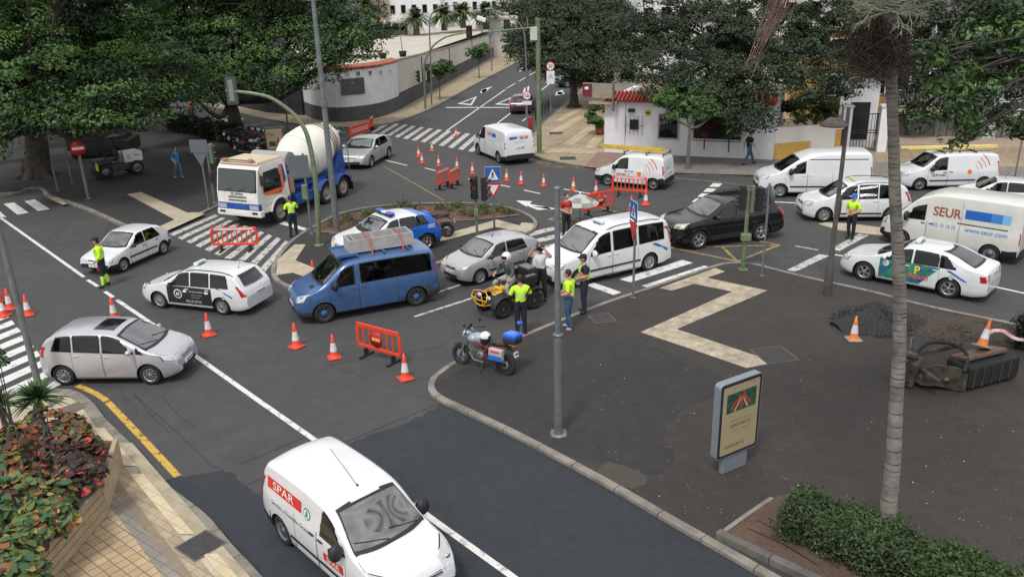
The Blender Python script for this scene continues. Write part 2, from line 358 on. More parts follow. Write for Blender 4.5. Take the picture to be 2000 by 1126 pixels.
IB = [(2300, 712), (2000, 640), (1935, 626), (1811, 600), (1711, 574), (1636, 557), (1585, 546), (1520, 530), (1482, 520), (1453, 516.5), (1425, 516), (1397, 521), (1330, 543), (1259, 567), (1160, 601), (1014, 660), (940, 690), (886, 710), (856, 730), (840, 745), (837, 765), (856, 784), (900, 805), (1000, 853), (1100, 906), (1200, 961), (1300, 1020), (1384, 1068), (1500, 1135), (1800, 1310)]
kerb(IB, .17, h=.10, side=1, m=M_kerb, sm=6)
raised('plaza', IB+[(2600, 1500), (2900, 1100)], M_plaza, h=.10, sm=1, side=1)
if 0: strip(kbB := MB(), [(1997, 643), (1935, 629), (1811, 603), (1711, 577), (1636, 560), (1585, 549), (1520, 533), (1482, 523), (1425, 519), (1397, 524), (1259, 570), (1160, 604), (1014, 664)], .10, M_kerb, .103)
sheet('beige_paving', [(1288, 562), (1397, 523), (1416, 530), (1381, 542), (1499, 567), (1322, 642), (1516, 707), (1458, 718), (1347, 680), (1251, 648), (1430, 569), (1356, 554), (1312, 567)], M_beigew, .103)
sheet('darker_asphalt_patch', [(1175, 900), (1200, 902), (1262, 925), (1300, 915), (1318, 880), (1290, 850), (1310, 810), (1395, 770), (1410, 735), (1260, 672), (1130, 650), (1010, 680), (880, 730), (860, 765), (1000, 838), (1080, 880)], M_plaza2, .099, smooth=3, jit=.02)
sheet('paler_patch', [(1180, 905), (1198, 903), (1262, 928), (1250, 950), (1200, 945), (1165, 925)], M_plaza3, .0995, smooth=3, jit=.02)
M_cast = tile_mat('cast_iron', (.10, .10, .10), (.14, .135, .13), (.03, .03, .03), .06, .5, 0, R(15), .012, .3, 3)
def cover(c, w_, l_, a, z, name='manhole_cover', label='', m=None):
 mb = MB(); mb.box((0, 0, .004), (w_, l_, .012), m or M_cast, bev=.003, seg=1); mb.box((0, 0, .001), (w_+.07, l_+.07, .010), M_kerbd)
 o = mb.build(name); p = G(*c, z); o.location = p; o.rotation_euler = (0, 0, a); tag(o, label, 'manhole cover'); return o
cover((1176, 621), .62, .62, R(15), .10, label='square iron manhole cover near the two police officers by the plaza edge')
cover((1512, 692), .9, .9, R(12), .10, label='large square drain cover at the end of the zigzag beige paving')
cover((392, 1064), .62, .62, R(-38), KH, name='drain_grate', label='slatted square drain grate in the tiled pavement')
cover((1109, 309), .9, .9, R(0), KH, label='square manhole cover on the tan corner pavement by the thick green pole')
cover((1086, 260), .9, .9, R(0), KH, label='small cover set in the striped tan pavement')
IC = [(-300, 395), (0, 382), (60, 371), (80, 372), (92, 385), (134, 399), (170, 412), (209, 429.5), (240, 443.5), (275, 452), (315, 452), (345, 443), (400, 418), (440, 398), (490, 366), (530, 334), (545, 312), (530, 296), (480, 283), (420, 271), (345, 249), (300, 236), (250, 236), (150, 240)]
kerb(IC[:-2], .17, side=1, sm=5)
raised('plaza', IC+[(-300, 250)], M_plaza2, sm=1, side=1)  # ground colour darkened to stand in for shade under the trees
sheet('beige_paving', [(248, 379), (276, 375), (366, 415), (395, 414), (399, 418), (325, 451), (313, 441), (341, 428.5)], M_beige, KH+.003)
sheet('beige_paving', [(93, 386), (115, 385), (131, 398), (122, 400)], M_beige, KH+.003)
ID = [(-200, 790), (20, 776), (91, 767), (128, 766), (155, 772), (182, 791), (212, 828), (250, 865), (287, 902), (314, 940), (360, 977), (408, 1015), (455, 1070), (500, 1118), (600, 1230), (700, 1350)]
kerb(ID, .30, side=-1, m=M_kerb)
raised('pavement', ID+[(300, 1700), (-900, 1700), (-900, 800)], M_beige, sm=1, side=-1)
M_tileD = tile_mat('small_tan_tiles', (.40, .29, .17), (.50, .38, .24), (.20, .14, .08), .21, 1, 0, R(38), .012, .25, 1)
M_slabD = tile_mat('light_slabs', (.55, .45, .29), (.60, .50, .34), (.30, .23, .15), .4, .5, .5, R(36), .006, .15, 1)
M_browns = tile_mat('brown_slabs', (.24, .185, .13), (.28, .22, .16), (.16, .12, .09), .8, .5, 0, R(36), .008, .25, 1.5)
M_greys = tile_mat('grey_slabs', (.23, .21, .18), (.29, .265, .23), (.14, .12, .10), .3, .5, 0, R(36), .008, .25, 1.5)
M_midtan = tile_mat('tan_slabs', (.34, .27, .18), (.42, .34, .235), (.22, .17, .11), .3, .5, .5, R(36), .008, .25, 1.5)
zD = KH+.002
_u = (G(374, 1043, KH)-G(206, 843, KH)).normalized()
def band(name, xa, xb, s0, s1, m, z):
 a, b = G(xa, 1014, KH), G(xb, 1014, KH); t0, t1 = [(G(*q, KH)-a).dot(_u) for q in (s0, s1)]
 q = [a+_u*t0, a+_u*t1, b+_u*t1, b+_u*t0]; mb = MB(); mb.add([(p.x, p.y, z) for p in q], [(0, 1, 2, 3)], m, False); mb.build(name, kind='structure')
E_ = (640, 1350)
sheet('pavement_tiles', [(214, 1003), (262, 1040), (560, 1400), (20, 1400), (60, 1160)], M_tileD, zD)
band('tan_slab_band', 390, 355, (236, 872), E_, tile_mat('border_slabs', (.36, .31, .215), (.42, .36, .25), (.25, .20, .13), .45, .6, .5, R(36), .006, .25, 1.5), zD+.002)
band('tan_slab_band', 327, 291, (185, 880), E_, M_midtan, zD+.002)
band('brown_slab_band', 291, 266, (206, 932), E_, M_browns, zD+.004); band('grey_slab_band', 266, 236, (211, 976), E_, M_greys, zD+.006)
band('light_slab_band', 355, 328, (171, 846), (232, 922), M_slabD, zD+.008); band('light_slab_band', 355, 326, (262, 932), (372, 1046), M_slabD, zD+.008); band('light_slab_band', 368, 340, (395, 1095), (470, 1180), M_slabD, zD+.008)
sheet('dark_slab', [(117, 797), (153, 783), (169, 794), (133, 809)], mat('dark_slab', (.13, .105, .09), .9, var=.2), zD+.004)
sheet('dark_slab', [(94, 780), (121, 774), (126, 778), (96, 795)], MATS['dark_slab'], zD+.004)
IE = [(-200, 120), (0, 148), (200, 172), (330, 191), (400, 206), (500, 230), (600, 247), (680, 251), (760, 243), (822, 223), (860, 205), (930, 166), (1005, 126), (1045, 104), (1090, 80)]
M_tanE = tile_mat('far_tan_paving', (.33, .26, .17), (.39, .31, .21), (.20, .16, .11), .5, 1, 0, R(30), .02, .25, .3)
kerb(IE, .25, side=1, m=M_kerb); raised('pavement', IE+[(1060, 76), (900, 70), (400, 90), (-200, 70)], M_tanE, sm=1, side=1)
IF = [(1240, 100), (1170, 138), (1136, 172), (1110, 194), (1078, 224), (1042, 257), (1033, 280), (1034, 300), (1045, 309), (1070, 317), (1117, 326), (1173, 332), (1240, 337), (1318, 341), (1400, 344), (1478, 346), (1600, 350), (1740, 354), (1900, 356), (2100, 360), (2500, 372)]
M_tanF = tile_mat('striped_tan_paving', (.33, .26, .17), (.36, .285, .19), (.20, .16, .11), .5, 1, 0, R(20), .02, .3, .4)
kerb(IF, .22, side=1, m=M_kerbd); raised('pavement', IF+[(2500, 200), (1500, 90)], M_tanF, sm=1, side=1)
M_lightF = tile_mat('light_tan_paving', (.46, .37, .225), (.50, .41, .26), (.30, .23, .15), .5, 1, 0, R(20), .02, .25, .4)
for a in ([(1066, 262), (1086, 262), (1146, 226), (1127, 226)], [(1098, 282), (1120, 282), (1166, 248), (1146, 248)], [(1082, 236), (1098, 236), (1152, 206), (1138, 206)], [(1140, 290), (1165, 290), (1176, 268), (1160, 268)], [(1040, 297), (1045, 287), (1178, 292), (1178, 300)]):
 sheet('light_paving_band', a, M_lightF, KH+.002)
M_greyF = tile_mat('grey_pavers', (.20, .185, .165), (.27, .25, .22), (.11, .10, .09), .3, .66, .5, R(4), .02, .25, .5)
sheet('grey_paving', [(1183, 300), (1505, 311), (1760, 318), (2400, 340), (2400, 364), (1900, 352), (1740, 351), (1478, 342), (1318, 337), (1200, 331)], M_greyF, KH+.002)
sheet('reddish_paving', [(1168, 296), (1230, 300), (1216, 333), (1140, 325)], mat('reddish_paving', (.25, .15, .12), .9, var=.15), KH+.004)
zebra(((330, 457), (524, 541)), ((420, 419), (575, 476)), 10, M_paintw, .52)
zebra(((724, 258), (934, 299)), ((757, 239), (967, 268)), 12, M_paintw, .5)
_e0, _e1 = G(12, 612), G(132, 757); _d = (G(0, 719.6)-G(80, 685)).normalized()*4.2; mb = MB(); nS = 9
for i in range(nS):
 a = _e0.lerp(_e1, i/nS); b = _e0.lerp(_e1, (i+.55)/nS)
 mb.add([(p.x, p.y, Z1) for p in (a, b, b+_d, a+_d)], [(0, 1, 2, 3)], M_paint, False)
mb.build('zebra_crossing', kind='structure')
_e0, _e1 = G(1078, 443), G(1420, 530); _d = (G(1253, 556)-G(1375, 517)); mb = MB(); nS = 9
for i in range(nS):
 a = _e0.lerp(_e1, i/nS); b = _e0.lerp(_e1, (i+.5)/nS)
 mb.add([(p.x, p.y, Z1) for p in (a, b, b+_d, a+_d)], [(0, 1, 2, 3)], M_paint if i > 4 else M_paintw, False)
mb.build('zebra_crossing', kind='structure')
mb = MB()
for a in ([(7, 398), (27, 395), (56, 415), (34, 419)], [(48, 393), (68, 389), (97, 408), (74, 412)], [(-14, 402), (-2, 411), (13, 424), (-20, 424)]): poly(mb, a, M_paint)
for a in ([(395, 235), (407, 233), (437, 240), (424, 243)], [(416, 232), (428, 230), (459, 236), (446, 239)], [(438, 228), (450, 226), (478, 232), (466, 235)], [(300, 246), (338, 244), (336, 248), (300, 251)]): poly(mb, a, M_paintw)
mb.build('zebra_crossing', kind='structure')
mb = MB()
strip(mb, [(-40, 398), (4, 427), (164, 540.5)], .13, M_paint); strip(mb, [(171, 546), (191, 559)], .13, M_paint); strip(mb, [(205, 569), (221, 580)], .13, M_paint)
strip(mb, [(228, 585), (321, 648), (377, 691), (480, 764), (600, 848), (700, 915), (820, 995), (1000, 1124), (1200, 1275)], .14, M_paint, .0085)
strip(mb, [(809, 618), (940, 576)], .12, M_paintw); strip(mb, [(850, 572), (901, 555)], .12, M_paintw)
strip(mb, [(1152, 554), (1206, 573)], .38, M_paint)
strip(mb, [(1510, 394), (1563, 396.5)], .15, M_paint); strip(mb, [(1631, 497), (1660, 502), (1945, 560), (2000, 572), (2200, 615)], .13, M_paint)
strip(mb, [(1553, 480), (1598, 488)], .10, M_paintw)
poly(mb, [(1537, 527), (1554, 530), (1620, 499), (1600, 496)], M_paintw); poly(mb, [(1622, 486), (1640, 490), (1697, 459), (1680, 455)], M_paintw)
for c in ((1398, 361), (1386, 371), (1375, 381), (1364, 391)): x, y = c; poly(mb, [(x-13, y+3.5), (x-5, y-3.5), (x+13, y-2.5), (x+6, y+4)], M_paint)
strip(mb, [(753, 313), (795, 323)], .12, M_paint); strip(mb, [(830, 328), (850, 333)], .12, M_paint)
strip(mb, [(977, 361), (996, 365)], .12, M_paint); strip(mb, [(1023, 371), (1055, 378)], .12, M_paint); strip(mb, [(1085, 384), (1112, 391)], .12, M_paint); strip(mb, [(1101, 369), (1185, 384)], .12, M_paint); strip(mb, [(915, 349), (925, 351)], .12, M_paint)
strip(mb, [(560, 215), (605, 222), (660, 240)], .1, M_paintw); strip(mb, [(600, 452), (635, 436)], .12, M_paint)
poly(mb, [(535, 434), (548, 430), (600, 446), (594, 450)], M_paint)
strip(mb, [(871, 210), (997, 210)], .45, M_paint); strip(mb, [(873, 255), (987, 175)], .14, M_paint); strip(mb, [(971, 241), (1000, 219)], .14, M_paint)
for t in ((.0, .25), (.36, .6), (.7, 1)):
 a, b = G(989, 173), G(1050, 138); p = a.lerp(b, t[0]); q = a.lerp(b, t[1]); n_ = Vector((-(q-p).y, (q-p).x, 0)).normalized()*.07
 mb.add([(v.x, v.y, Z1) for v in (p-n_, p+n_, q+n_, q-n_)], [(0, 1, 2, 3)], M_paint, False)
strip(mb, [(1058, 176), (1074, 163)], .14, M_paint); strip(mb, [(1020, 237), (1032, 228)], .12, M_paint)
for T in ([(893, 203), (932, 188), (921, 206)], [(966, 204), (1001, 189), (998, 206)]):
 P = [G(*p) for p in T]; c = sum(P, Vector())/3; Q = [c+(p-c)*.62 for p in P]
 for i in range(3):
  j = (i+1) % 3; mb.add([(v.x, v.y, Z1) for v in (P[i], P[j], Q[j], Q[i])], [(0, 1, 2, 3)], M_paint, False)
for T in ([(938, 182), (940, 175), (962, 169), (948, 179)], [(940, 176), (949, 173), (953, 177), (942, 181)], [(1012, 138), (1023, 131), (1026, 133), (1016, 140)], [(1084, 187), (1086, 180), (1100, 175), (1098, 185)], [(1090, 179), (1103, 181), (1101, 185), (1088, 184)], [(1020, 184), (1024, 172), (1034, 168), (1032, 182)]): poly(mb, T, M_paint, Z1+.003)
for T in ([(1007, 391), (1040, 393), (1034, 398), (1090, 408), (1075, 409), (1028, 401), (1031, 405)], [(1030, 402), (1051, 410), (1078, 408), (1068, 404)], [(490, 250), (505, 249), (506, 252), (528, 256), (524, 258), (503, 254), (500, 256)]): poly(mb, T, M_paint, Z1+.003)
strip(mb, [(470, 247), (525, 239)], .12, M_paintw); strip(mb, [(466, 262), (540, 270)], .12, M_paintw)
mb.build('road_markings', kind='structure')
mb = MB()
strip(mb, [(151, 752), (175, 762), (203, 778), (240, 815), (290, 868), (347, 929)], .16, M_ypaint, Z1, 5)
strip(mb, [(1318, 347), (1400, 355), (1478, 365)], .10, M_ypaintw); strip(mb, [(1031, 306), (1052, 314), (1091, 323), (1158, 331)], .10, M_ypaintw, Z1, 3); strip(mb, [(1033, 310), (1060, 321), (1100, 328)], .08, M_ypaintw, Z1, 3)
for a in ([(1304, 482), (1440, 510)], [(1440, 510), (1522, 478)], [(1484, 471), (1522, 478)], [(1409, 480), (1439, 509)], [(1518, 479), (1340, 482)], [(1300, 480), (1330, 465)]): strip(mb, a, .13, M_ypaintw, Z1+.003*(.3+random.random()))
for a in ([(1072, 428), (1142, 443)], [(1072, 428), (1092, 421)], [(1165, 404), (1232, 420)], [(1092, 421), (1130, 430)]): strip(mb, a, .11, M_ypaintw, Z1+.003*(.3+random.random()))
strip(mb, [(750, 325), (790, 347), (868, 392)], .07, M_ypaintw)
strip(mb, [(-30, 390), (40, 377), (75, 372)], .12, M_ypaintw)
mb.build('yellow_markings', kind='structure')
spl = [(1598, 437), (1612, 434), (1660, 436), (1738, 446), (1790, 452), (1800, 462), (1745, 461), (1690, 456), (1640, 449)]
sheet('splitter_island', spl, M_beige, .06); k_ = MB(); _P = [G(x, y, .06) for x, y in spl]; k_.prism([(p.x, p.y) for p in _P], .055, M_kerb, z=0); k_.build('kerb', kind='structure')
# VEHICLES
PAINT = {}
def paint(name, col, metal=0.0, rough=.32, var=.04, coat=.8):
 return mat(name, col, rough, metal, coat=coat, var=var, vscale=2.2)
_RIM = {}
def rim_mesh(style, wr, rr, wd):
 """wheel rim mesh, disc facing +Y"""
 mb = MB(); y = wd/2
 if style == 'steel':
  mb.lathe([(0.0, y-.02), (rr*.22, y-.02), (rr*.26, y-.05), (rr*.75, y-.035), (rr*.8, y-.05), (rr*.98, y-.02), (rr*1.03, y-.005), (rr*1.03, y-.03)], M_galv, 24, axis='Y')
  for k in range(8): t = k*math.pi/4; mb.lathe([(0, .002), (.022, .002)], M_black, 8, c=(rr*.55*math.cos(t), y-.038, rr*.55*math.sin(t)), axis='Y')
 elif style == 'truck':
  m = mat('dusty_steel_rim', (.33, .28, .22), .8, var=.3)
  mb.lathe([(0, y+.02), (rr*.25, y+.02), (rr*.3, y-.02), (rr*.45, y-.05), (rr*.7, y-.10), (rr*.85, y-.09), (rr*.95, y-.0), (rr*1.03, y)], m, 28, axis='Y')
  for k in range(10): t = k*math.pi/5; mb.sphere((rr*.45*math.cos(t), y-.045, rr*.45*math.sin(t)), .022, M_galv, 6, 4)
 else:
  m = M_hubcap if style == 'cap' else M_alloy; n = {'cap': 9, 'alloy5': 5, 'alloy10': 10, 'alloy6': 6, 'dark': 5, 'blue': 8}[style]
  if style == 'dark': m = mat('dark_alloy', (.06, .06, .065), .4, .6)
  if style == 'blue': m = mat('grey_steel_wheel', (.05, .05, .055), .6)
  mb.lathe([(0, y-.055), (rr*.97, y-.055), (rr*.97, y-.01)], M_black, 24, axis='Y')
  mb.lathe([(rr*.88, y-.04), (rr*.9, y-.012), (rr*1.0, y), (rr*1.04, y-.008), (rr*1.04, y-.03)], m, 28, axis='Y')
  mb.lathe([(0, y-.005), (rr*.17, y-.008), (rr*.24, y-.03)], m if style != 'blue' else mat('blue_cap', (.03, .12, .42), .4), 16, axis='Y')
  if style == 'blue': mb.lathe([(0, y-.01), (rr*.45, y-.012), (rr*.5, y-.03)], mat('blue_cap', (.03, .12, .42), .4), 16, axis='Y')
  for k in range(n):
   t0 = 2*math.pi*k/n; a = math.pi/n
   w0, w1 = (.62*a, .38*a) if n < 8 else (.72*a, .45*a)
   r0, r1 = rr*.2, rr*.93
   P = [(r0, t0-w0*1.2), (r1, t0-w1), (r1, t0+w1), (r0, t0+w0*1.2)]
   vs = [(r*math.cos(t), y-.01-(.012 if r > r0 else 0), r*math.sin(t)) for r, t in P]+[(r*math.cos(t), y-.05, r*math.sin(t)) for r, t in P]
   mb.add(vs, [(0, 1, 2, 3), (4, 7, 6, 5), (0, 4, 5, 1), (1, 5, 6, 2), (2, 6, 7, 3), (3, 7, 4, 0)], m, False)
 return mb
def make_wheel(parent, x, y, wr, rr, wd, style, steer=0.0):
 key = (style, wr, rr, wd)
 if key not in _RIM:
  t = MB(); h = wd/2
  t.lathe([(rr*.98, -h+.01), (rr*1.02, -h), (wr*.9, -h), (wr*.975, -h+.02), (wr, -h+.05), (wr, h-.05), (wr*.975, h-.02), (wr*.9, h), (rr*1.05, h), (rr*1.0, h-.015), (rr*.98, -h+.03)], M_rubber, 32, axis='Y')
  for k in (-.4, 0, .4): t.lathe([(wr+.001, k*h-.006), (wr+.001, k*h+.006)], M_under, 32, axis='Y')
  w_ = t.build('wheel', fix=True); r_ = rim_mesh(style, wr, rr, wd).build('rim', fix=True); _RIM[key] = (w_.data, r_.data)
  bpy.data.objects.remove(w_); bpy.data.objects.remove(r_)
 wm, rm = _RIM[key]
 o = bpy.data.objects.new('wheel', wm); C.objects.link(o); o.parent = parent; o.location = (x, y, wr)
 o.rotation_euler = (0, random.random()*3, (0 if y > 0 else math.pi)+steer)
 o.rotation_mode = 'ZXY'
 r = bpy.data.objects.new('rim', rm); C.objects.link(r); r.parent = o
 return o
def interp_s(xs, pts, it=2):
 """interpolate poly-line of (x,z) with light corner rounding"""
 a = np.array(pts, float)
 for _ in range(it):
  q = a[:-1]*.78+a[1:]*.22; r = a[:-1]*.22+a[1:]*.78; b = np.empty((2*len(q)+2, 2)); b[0] = a[0]; b[-1] = a[-1]; b[1:-1:2] = q; b[2:-1:2] = r; a = b
 return np.interp(xs, a[:, 0], a[:, 1])
def smooth_fit(P, ax):
 """replace one coordinate of a grid of points by a low-order polynomial of the other two"""
 o = [k for k in range(3) if k != ax]; A = np.array([tuple(p) for r in P for p in r]); m_ = A.mean(0); Q = A-m_; u, v = Q[:, o[0]], Q[:, o[1]]
 if ax == 0: u = A[:, 1]; F = np.stack([u*0+1, v, u*u, v*v, u*u*v, v**3, u**4], 1)
 else: F = np.stack([u*0+1, u, v, u*u, u*v, v*v], 1)
 w_ = np.linalg.lstsq(F, A[:, ax], rcond=None)[0]; B = F @ w_; i = 0
 for r in P:
  for p in r: p[ax] = B[i]; i += 1
def RU(i, n, r): return 0 if i == 0 else 1 if i == n else r+(1-2*r)*(i-1)/(n-2)
class Car:
 def __init__(s, S):
  s.S = S; s.L = S['L']; s.hw = S['W']/2; s.wb = S['wb']; s.fo = S['fo']; s.wr = S['wr']; s.ra = S.get('ra', s.wr+.06)
  s.xf, s.xr = s.fo, s.fo+s.wb; s.x0 = s.fo+s.wb/2
  s.zl = S.get('zl', .19); s.tum = S.get('tum', .22)
  xs = list(np.linspace(0, s.L, 90)); xs += [.015, .03, .05, .08, .12, s.L-.015, s.L-.03, s.L-.06, s.L-.1]
  for c in (s.xf, s.xr):
   xs += [c+s.ra*math.cos(t) for t in np.linspace(0, math.pi, 19)]+[c-s.ra-.002, c+s.ra+.002]
  for d in S.get('doors', []): xs += [d[0], d[1]]
  s.X = np.array(sorted(set(np.round(np.clip(xs, 0, s.L), 4))))
  s.ZT = interp_s(s.X, S['top']); s.BELT = interp_s(s.X, S['belt'])
  xb = s.X
  fr, rr_ = S.get('fr', .75), S.get('rr', .5)
  fa, rb = S.get('fa', .20), S.get('rb', .12)
  s.W = s.hw*(1-fa*np.clip(1-xb/fr, 0, 1)**2.4-rb*np.clip(1-(s.L-xb)/rr_, 0, 1)**2.6)
  s.ZL = s.zl+.12*np.clip(1-xb/.45, 0, 1)**1.5+.10*np.clip(1-(s.L-xb)/.45, 0, 1)**1.5
  s.sec = [s._sec(i) for i in range(len(s.X))]
  s.gx = np.linspace(0, s.L, 420); s.gz = np.linspace(.05, s.ZT.max()+.02, 200)
  T = np.zeros((len(s.X), len(s.gz)))
  for i, (P, zt) in enumerate(zip(s.sec, s.ZT)):
   T[i] = np.interp(s.gz, P[:, 1], P[:, 0]); T[i][s.gz > zt] = -1; T[i][s.gz < P[0, 1]-.02] = -1
  s.T = np.stack([np.interp(s.gx, s.X, T[:, k]) for k in range(len(s.gz))], 1)
  s.off = Vector((s.x0, 0, 0))
 def _sec(s, i):
  W, zl, zt, b = s.W[i], s.ZL[i], s.ZT[i], s.BELT[i]
  sh = s.S.get('shr', .07)
  zs = min(b, zt-sh); zs = max(zs, zl+.12); zt = max(zt, zs+.03)
  H = zt-zs; d = zs-zl
  P = [(W*.93, zl), (W*.975, zl+.05), (W*.99, zl+.28*d), (W, zl+.5*d), (W*.998, zl+.72*d), (W*.985, zl+.9*d), (W*.965, zs)]
  r = min(s.S.get('rad', .13), H*.55); cr = min(s.S.get('crown', .035), H*.3)
  ts = s.tum; y0 = W*.965
  za = zt-cr-r; ya = y0-ts*(za-zs)*(1 if H > .2 else .5)
  for t in (.25, .5, .75, 1.0): P.append((y0+(ya-y0)*t, zs+(za-zs)*t))
  for t in (25, 50, 75, 90):
   a = R(t); P.append((ya-r*(1-math.cos(a))*.9, za+r*math.sin(a)))
  yb = P[-1][0]
  for t in (.75, .5, .25, 0): P.append((yb*t, zt-cr*t*t))
  P = np.array(P); P[:, 1] = np.maximum.accumulate(P[:, 1]+np.arange(len(P))*1e-5)
  return P
 def side(s, x, z):
  i = np.interp(x, s.gx, np.arange(len(s.gx))); k = np.interp(z, s.gz, np.arange(len(s.gz)))
  i0 = int(min(i, len(s.gx)-2)); k0 = int(min(k, len(s.gz)-2)); a = i-i0; b = k-k0; T = s.T
  q = [T[i0, k0], T[i0+1, k0], T[i0, k0+1], T[i0+1, k0+1]]
  if min(q) < 0: return max(q)
  return (q[0]*(1-a)+q[1]*a)*(1-b)+(q[2]*(1-a)+q[3]*a)*b
 def front(s, y, z, rear=False):
  y = abs(y); k = np.interp(z, s.gz, np.arange(len(s.gz))); k0 = int(min(k, len(s.gz)-2)); b = k-k0
  def first(kk):
   col = s.T[:, kk]
   if rear: col = col[::-1]
   ok = col >= y
   if not ok.any(): return None
   j = int(np.argmax(ok))
   if j == 0: x = 0.0
   else:
    c0, c1 = col[j-1], col[j]
    t = 1-(c1-y)/(c1-c0) if c0 >= 0 and c1 > c0 else 1.0
    x = (j-1+t)*s.gx[1]
   return s.L-x if rear else x
  a, c = first(k0), first(k0+1)
  if a is None: return c if c is not None else s.L/2
  if c is None: return a
  return a*(1-b)+c*b
 def topz(s, x, y):
  i = int(np.argmin(abs(s.X-x))); P = s.sec[i]; j = len(P)-1
  i2 = min(max(i+(1 if s.X[i] < x else -1), 0), len(s.X)-1)
  def z(ii):
   P = s.sec[ii][6:]; return np.interp(abs(y), P[::-1, 0], P[::-1, 1])
  t = 0 if i2 == i else abs((x-s.X[i])/(s.X[i2]-s.X[i])); return z(i)*(1-t)+z(i2)*t
 def lx(s, x): return s.x0-x
 def grid(s, mb, P, m, off, cen=None, ring=None):
  """P: grid [i][j] of surface points (local); offset along normals pointing outward"""
  n, k = len(P), len(P[0]); vs = []
  for i in range(n):
   for j in range(k):
    a = P[min(i+1, n-1)][j]-P[max(i-1, 0)][j]; b = P[i][min(j+1, k-1)]-P[i][max(j-1, 0)]
    N = a.cross(b); N = N.normalized() if N.length > 1e-9 else Vector((0, 0, 1))
    c = P[i][j]-(cen or Vector((0, 0, .6)))
    if N.dot(c) < 0: N = -N
    vs.append(P[i][j]+N*off)
  fs = [(i*k+j, i*k+j+1, (i+1)*k+j+1, (i+1)*k+j) for i in range(n-1) for j in range(k-1) if not ring or i in (0, n-2) or j in (0, k-2)]
  mb.add(vs, fs, m, True)
 def side_patch(s, mb, m, q, off, sg, nu=14, nv=6, ring=None):
  """q=(xb0,xb1,xt0,xt1,zfun lo,hi): a window-shaped patch"""
  P = []
  for i in range(nu+1):
   row = []; u = i/nu if not ring else RU(i, nu, ring)
   for j in range(nv+1):
    v = j/nv if not ring else RU(j, nv, ring*1.7)
    x = (q[0]+(q[1]-q[0])*u)*(1-v)+(q[2]+(q[3]-q[2])*u)*v
    lo, hi = q[4](x), q[5](x); hi = max(hi, lo+.004)
    z = lo+(hi-lo)*v; row.append(Vector((s.lx(x), sg*s.side(x, z), z)))
   P.append(row)
  if not ring: smooth_fit(P, 1)
  s.grid(mb, P, m, off, Vector((P[nu//2][nv//2].x, 0, P[0][0].z-.3)), ring)
 def fr_patch(s, mb, m, y0, y1, zlo, zhi, off, rear=False, nu=12, nv=6, wtop=None, ring=None):
  P = []
  for i in range(nu+1):
   row = []; u = i/nu if not ring else RU(i, nu, ring)
   for j in range(nv+1):
    v = j/nv if not ring else RU(j, nv, ring*2); y = y0+(y1-y0)*u
    if wtop is not None: y *= 1+(wtop-1)*v
    a = zlo(y) if callable(zlo) else zlo; b = zhi(y) if callable(zhi) else zhi
    z = a+(b-a)*v; row.append(Vector((s.lx(s.front(y, z, rear)), y, z)))
   P.append(row)
  if m in (M_winT, M_glass): smooth_fit(P, 0)
  s.grid(mb, P, m, off, Vector((0, 0, .3)), ring)
 def side_text(s, mb, txt, size, m, x, z, sg, bold=.0, sx=1.0, off=.006, slope=0.0, align='CENTER'):
  vs, fs = text_geo(txt, size, bold, align); d = -1 if sg > 0 else 1
  out = []
  for a, b in vs:
   xx = x+(a*sx)*(1 if sg > 0 else -1); zz = z+b+slope*a
   out.append((s.lx(xx), sg*(s.side(xx, zz)+off), zz))
  mb.add(out, fs, m, False)
 def side_poly(s, mb, pts, m, sg, off=.004, sub=None):
  if sub is None:
   vs = [(s.lx(x), sg*(s.side(x, z)+off), z) for x, z in pts]; mb.add(vs, fill(pts), m, False)
  else:
   (x0, z0), (x1, z1) = pts; nx, nz = sub; P = [[Vector((s.lx(x0+(x1-x0)*i/nx), sg*s.side(x0+(x1-x0)*i/nx, z0+(z1-z0)*j/nz), z0+(z1-z0)*j/nz)) for j in range(nz+1)] for i in range(nx+1)]
   s.grid(mb, P, m, off, Vector((P[0][0].x, 0, P[0][0].z)))
 def line(s, mb, pts, sg, m=None, r=.005, off=0.0):
  P = []
  for a, b in zip(pts[:-1], pts[1:]):
   n = max(2, int(math.hypot(b[0]-a[0], b[1]-a[1])/.08))
   for k in range(n): t = k/n; P.append((a[0]+(b[0]-a[0])*t, a[1]+(b[1]-a[1])*t))
  P.append(pts[-1]); mb.tube([(s.lx(x), sg*(s.side(x, z)+off), z) for x, z in P], r, m or M_under, 5, False)
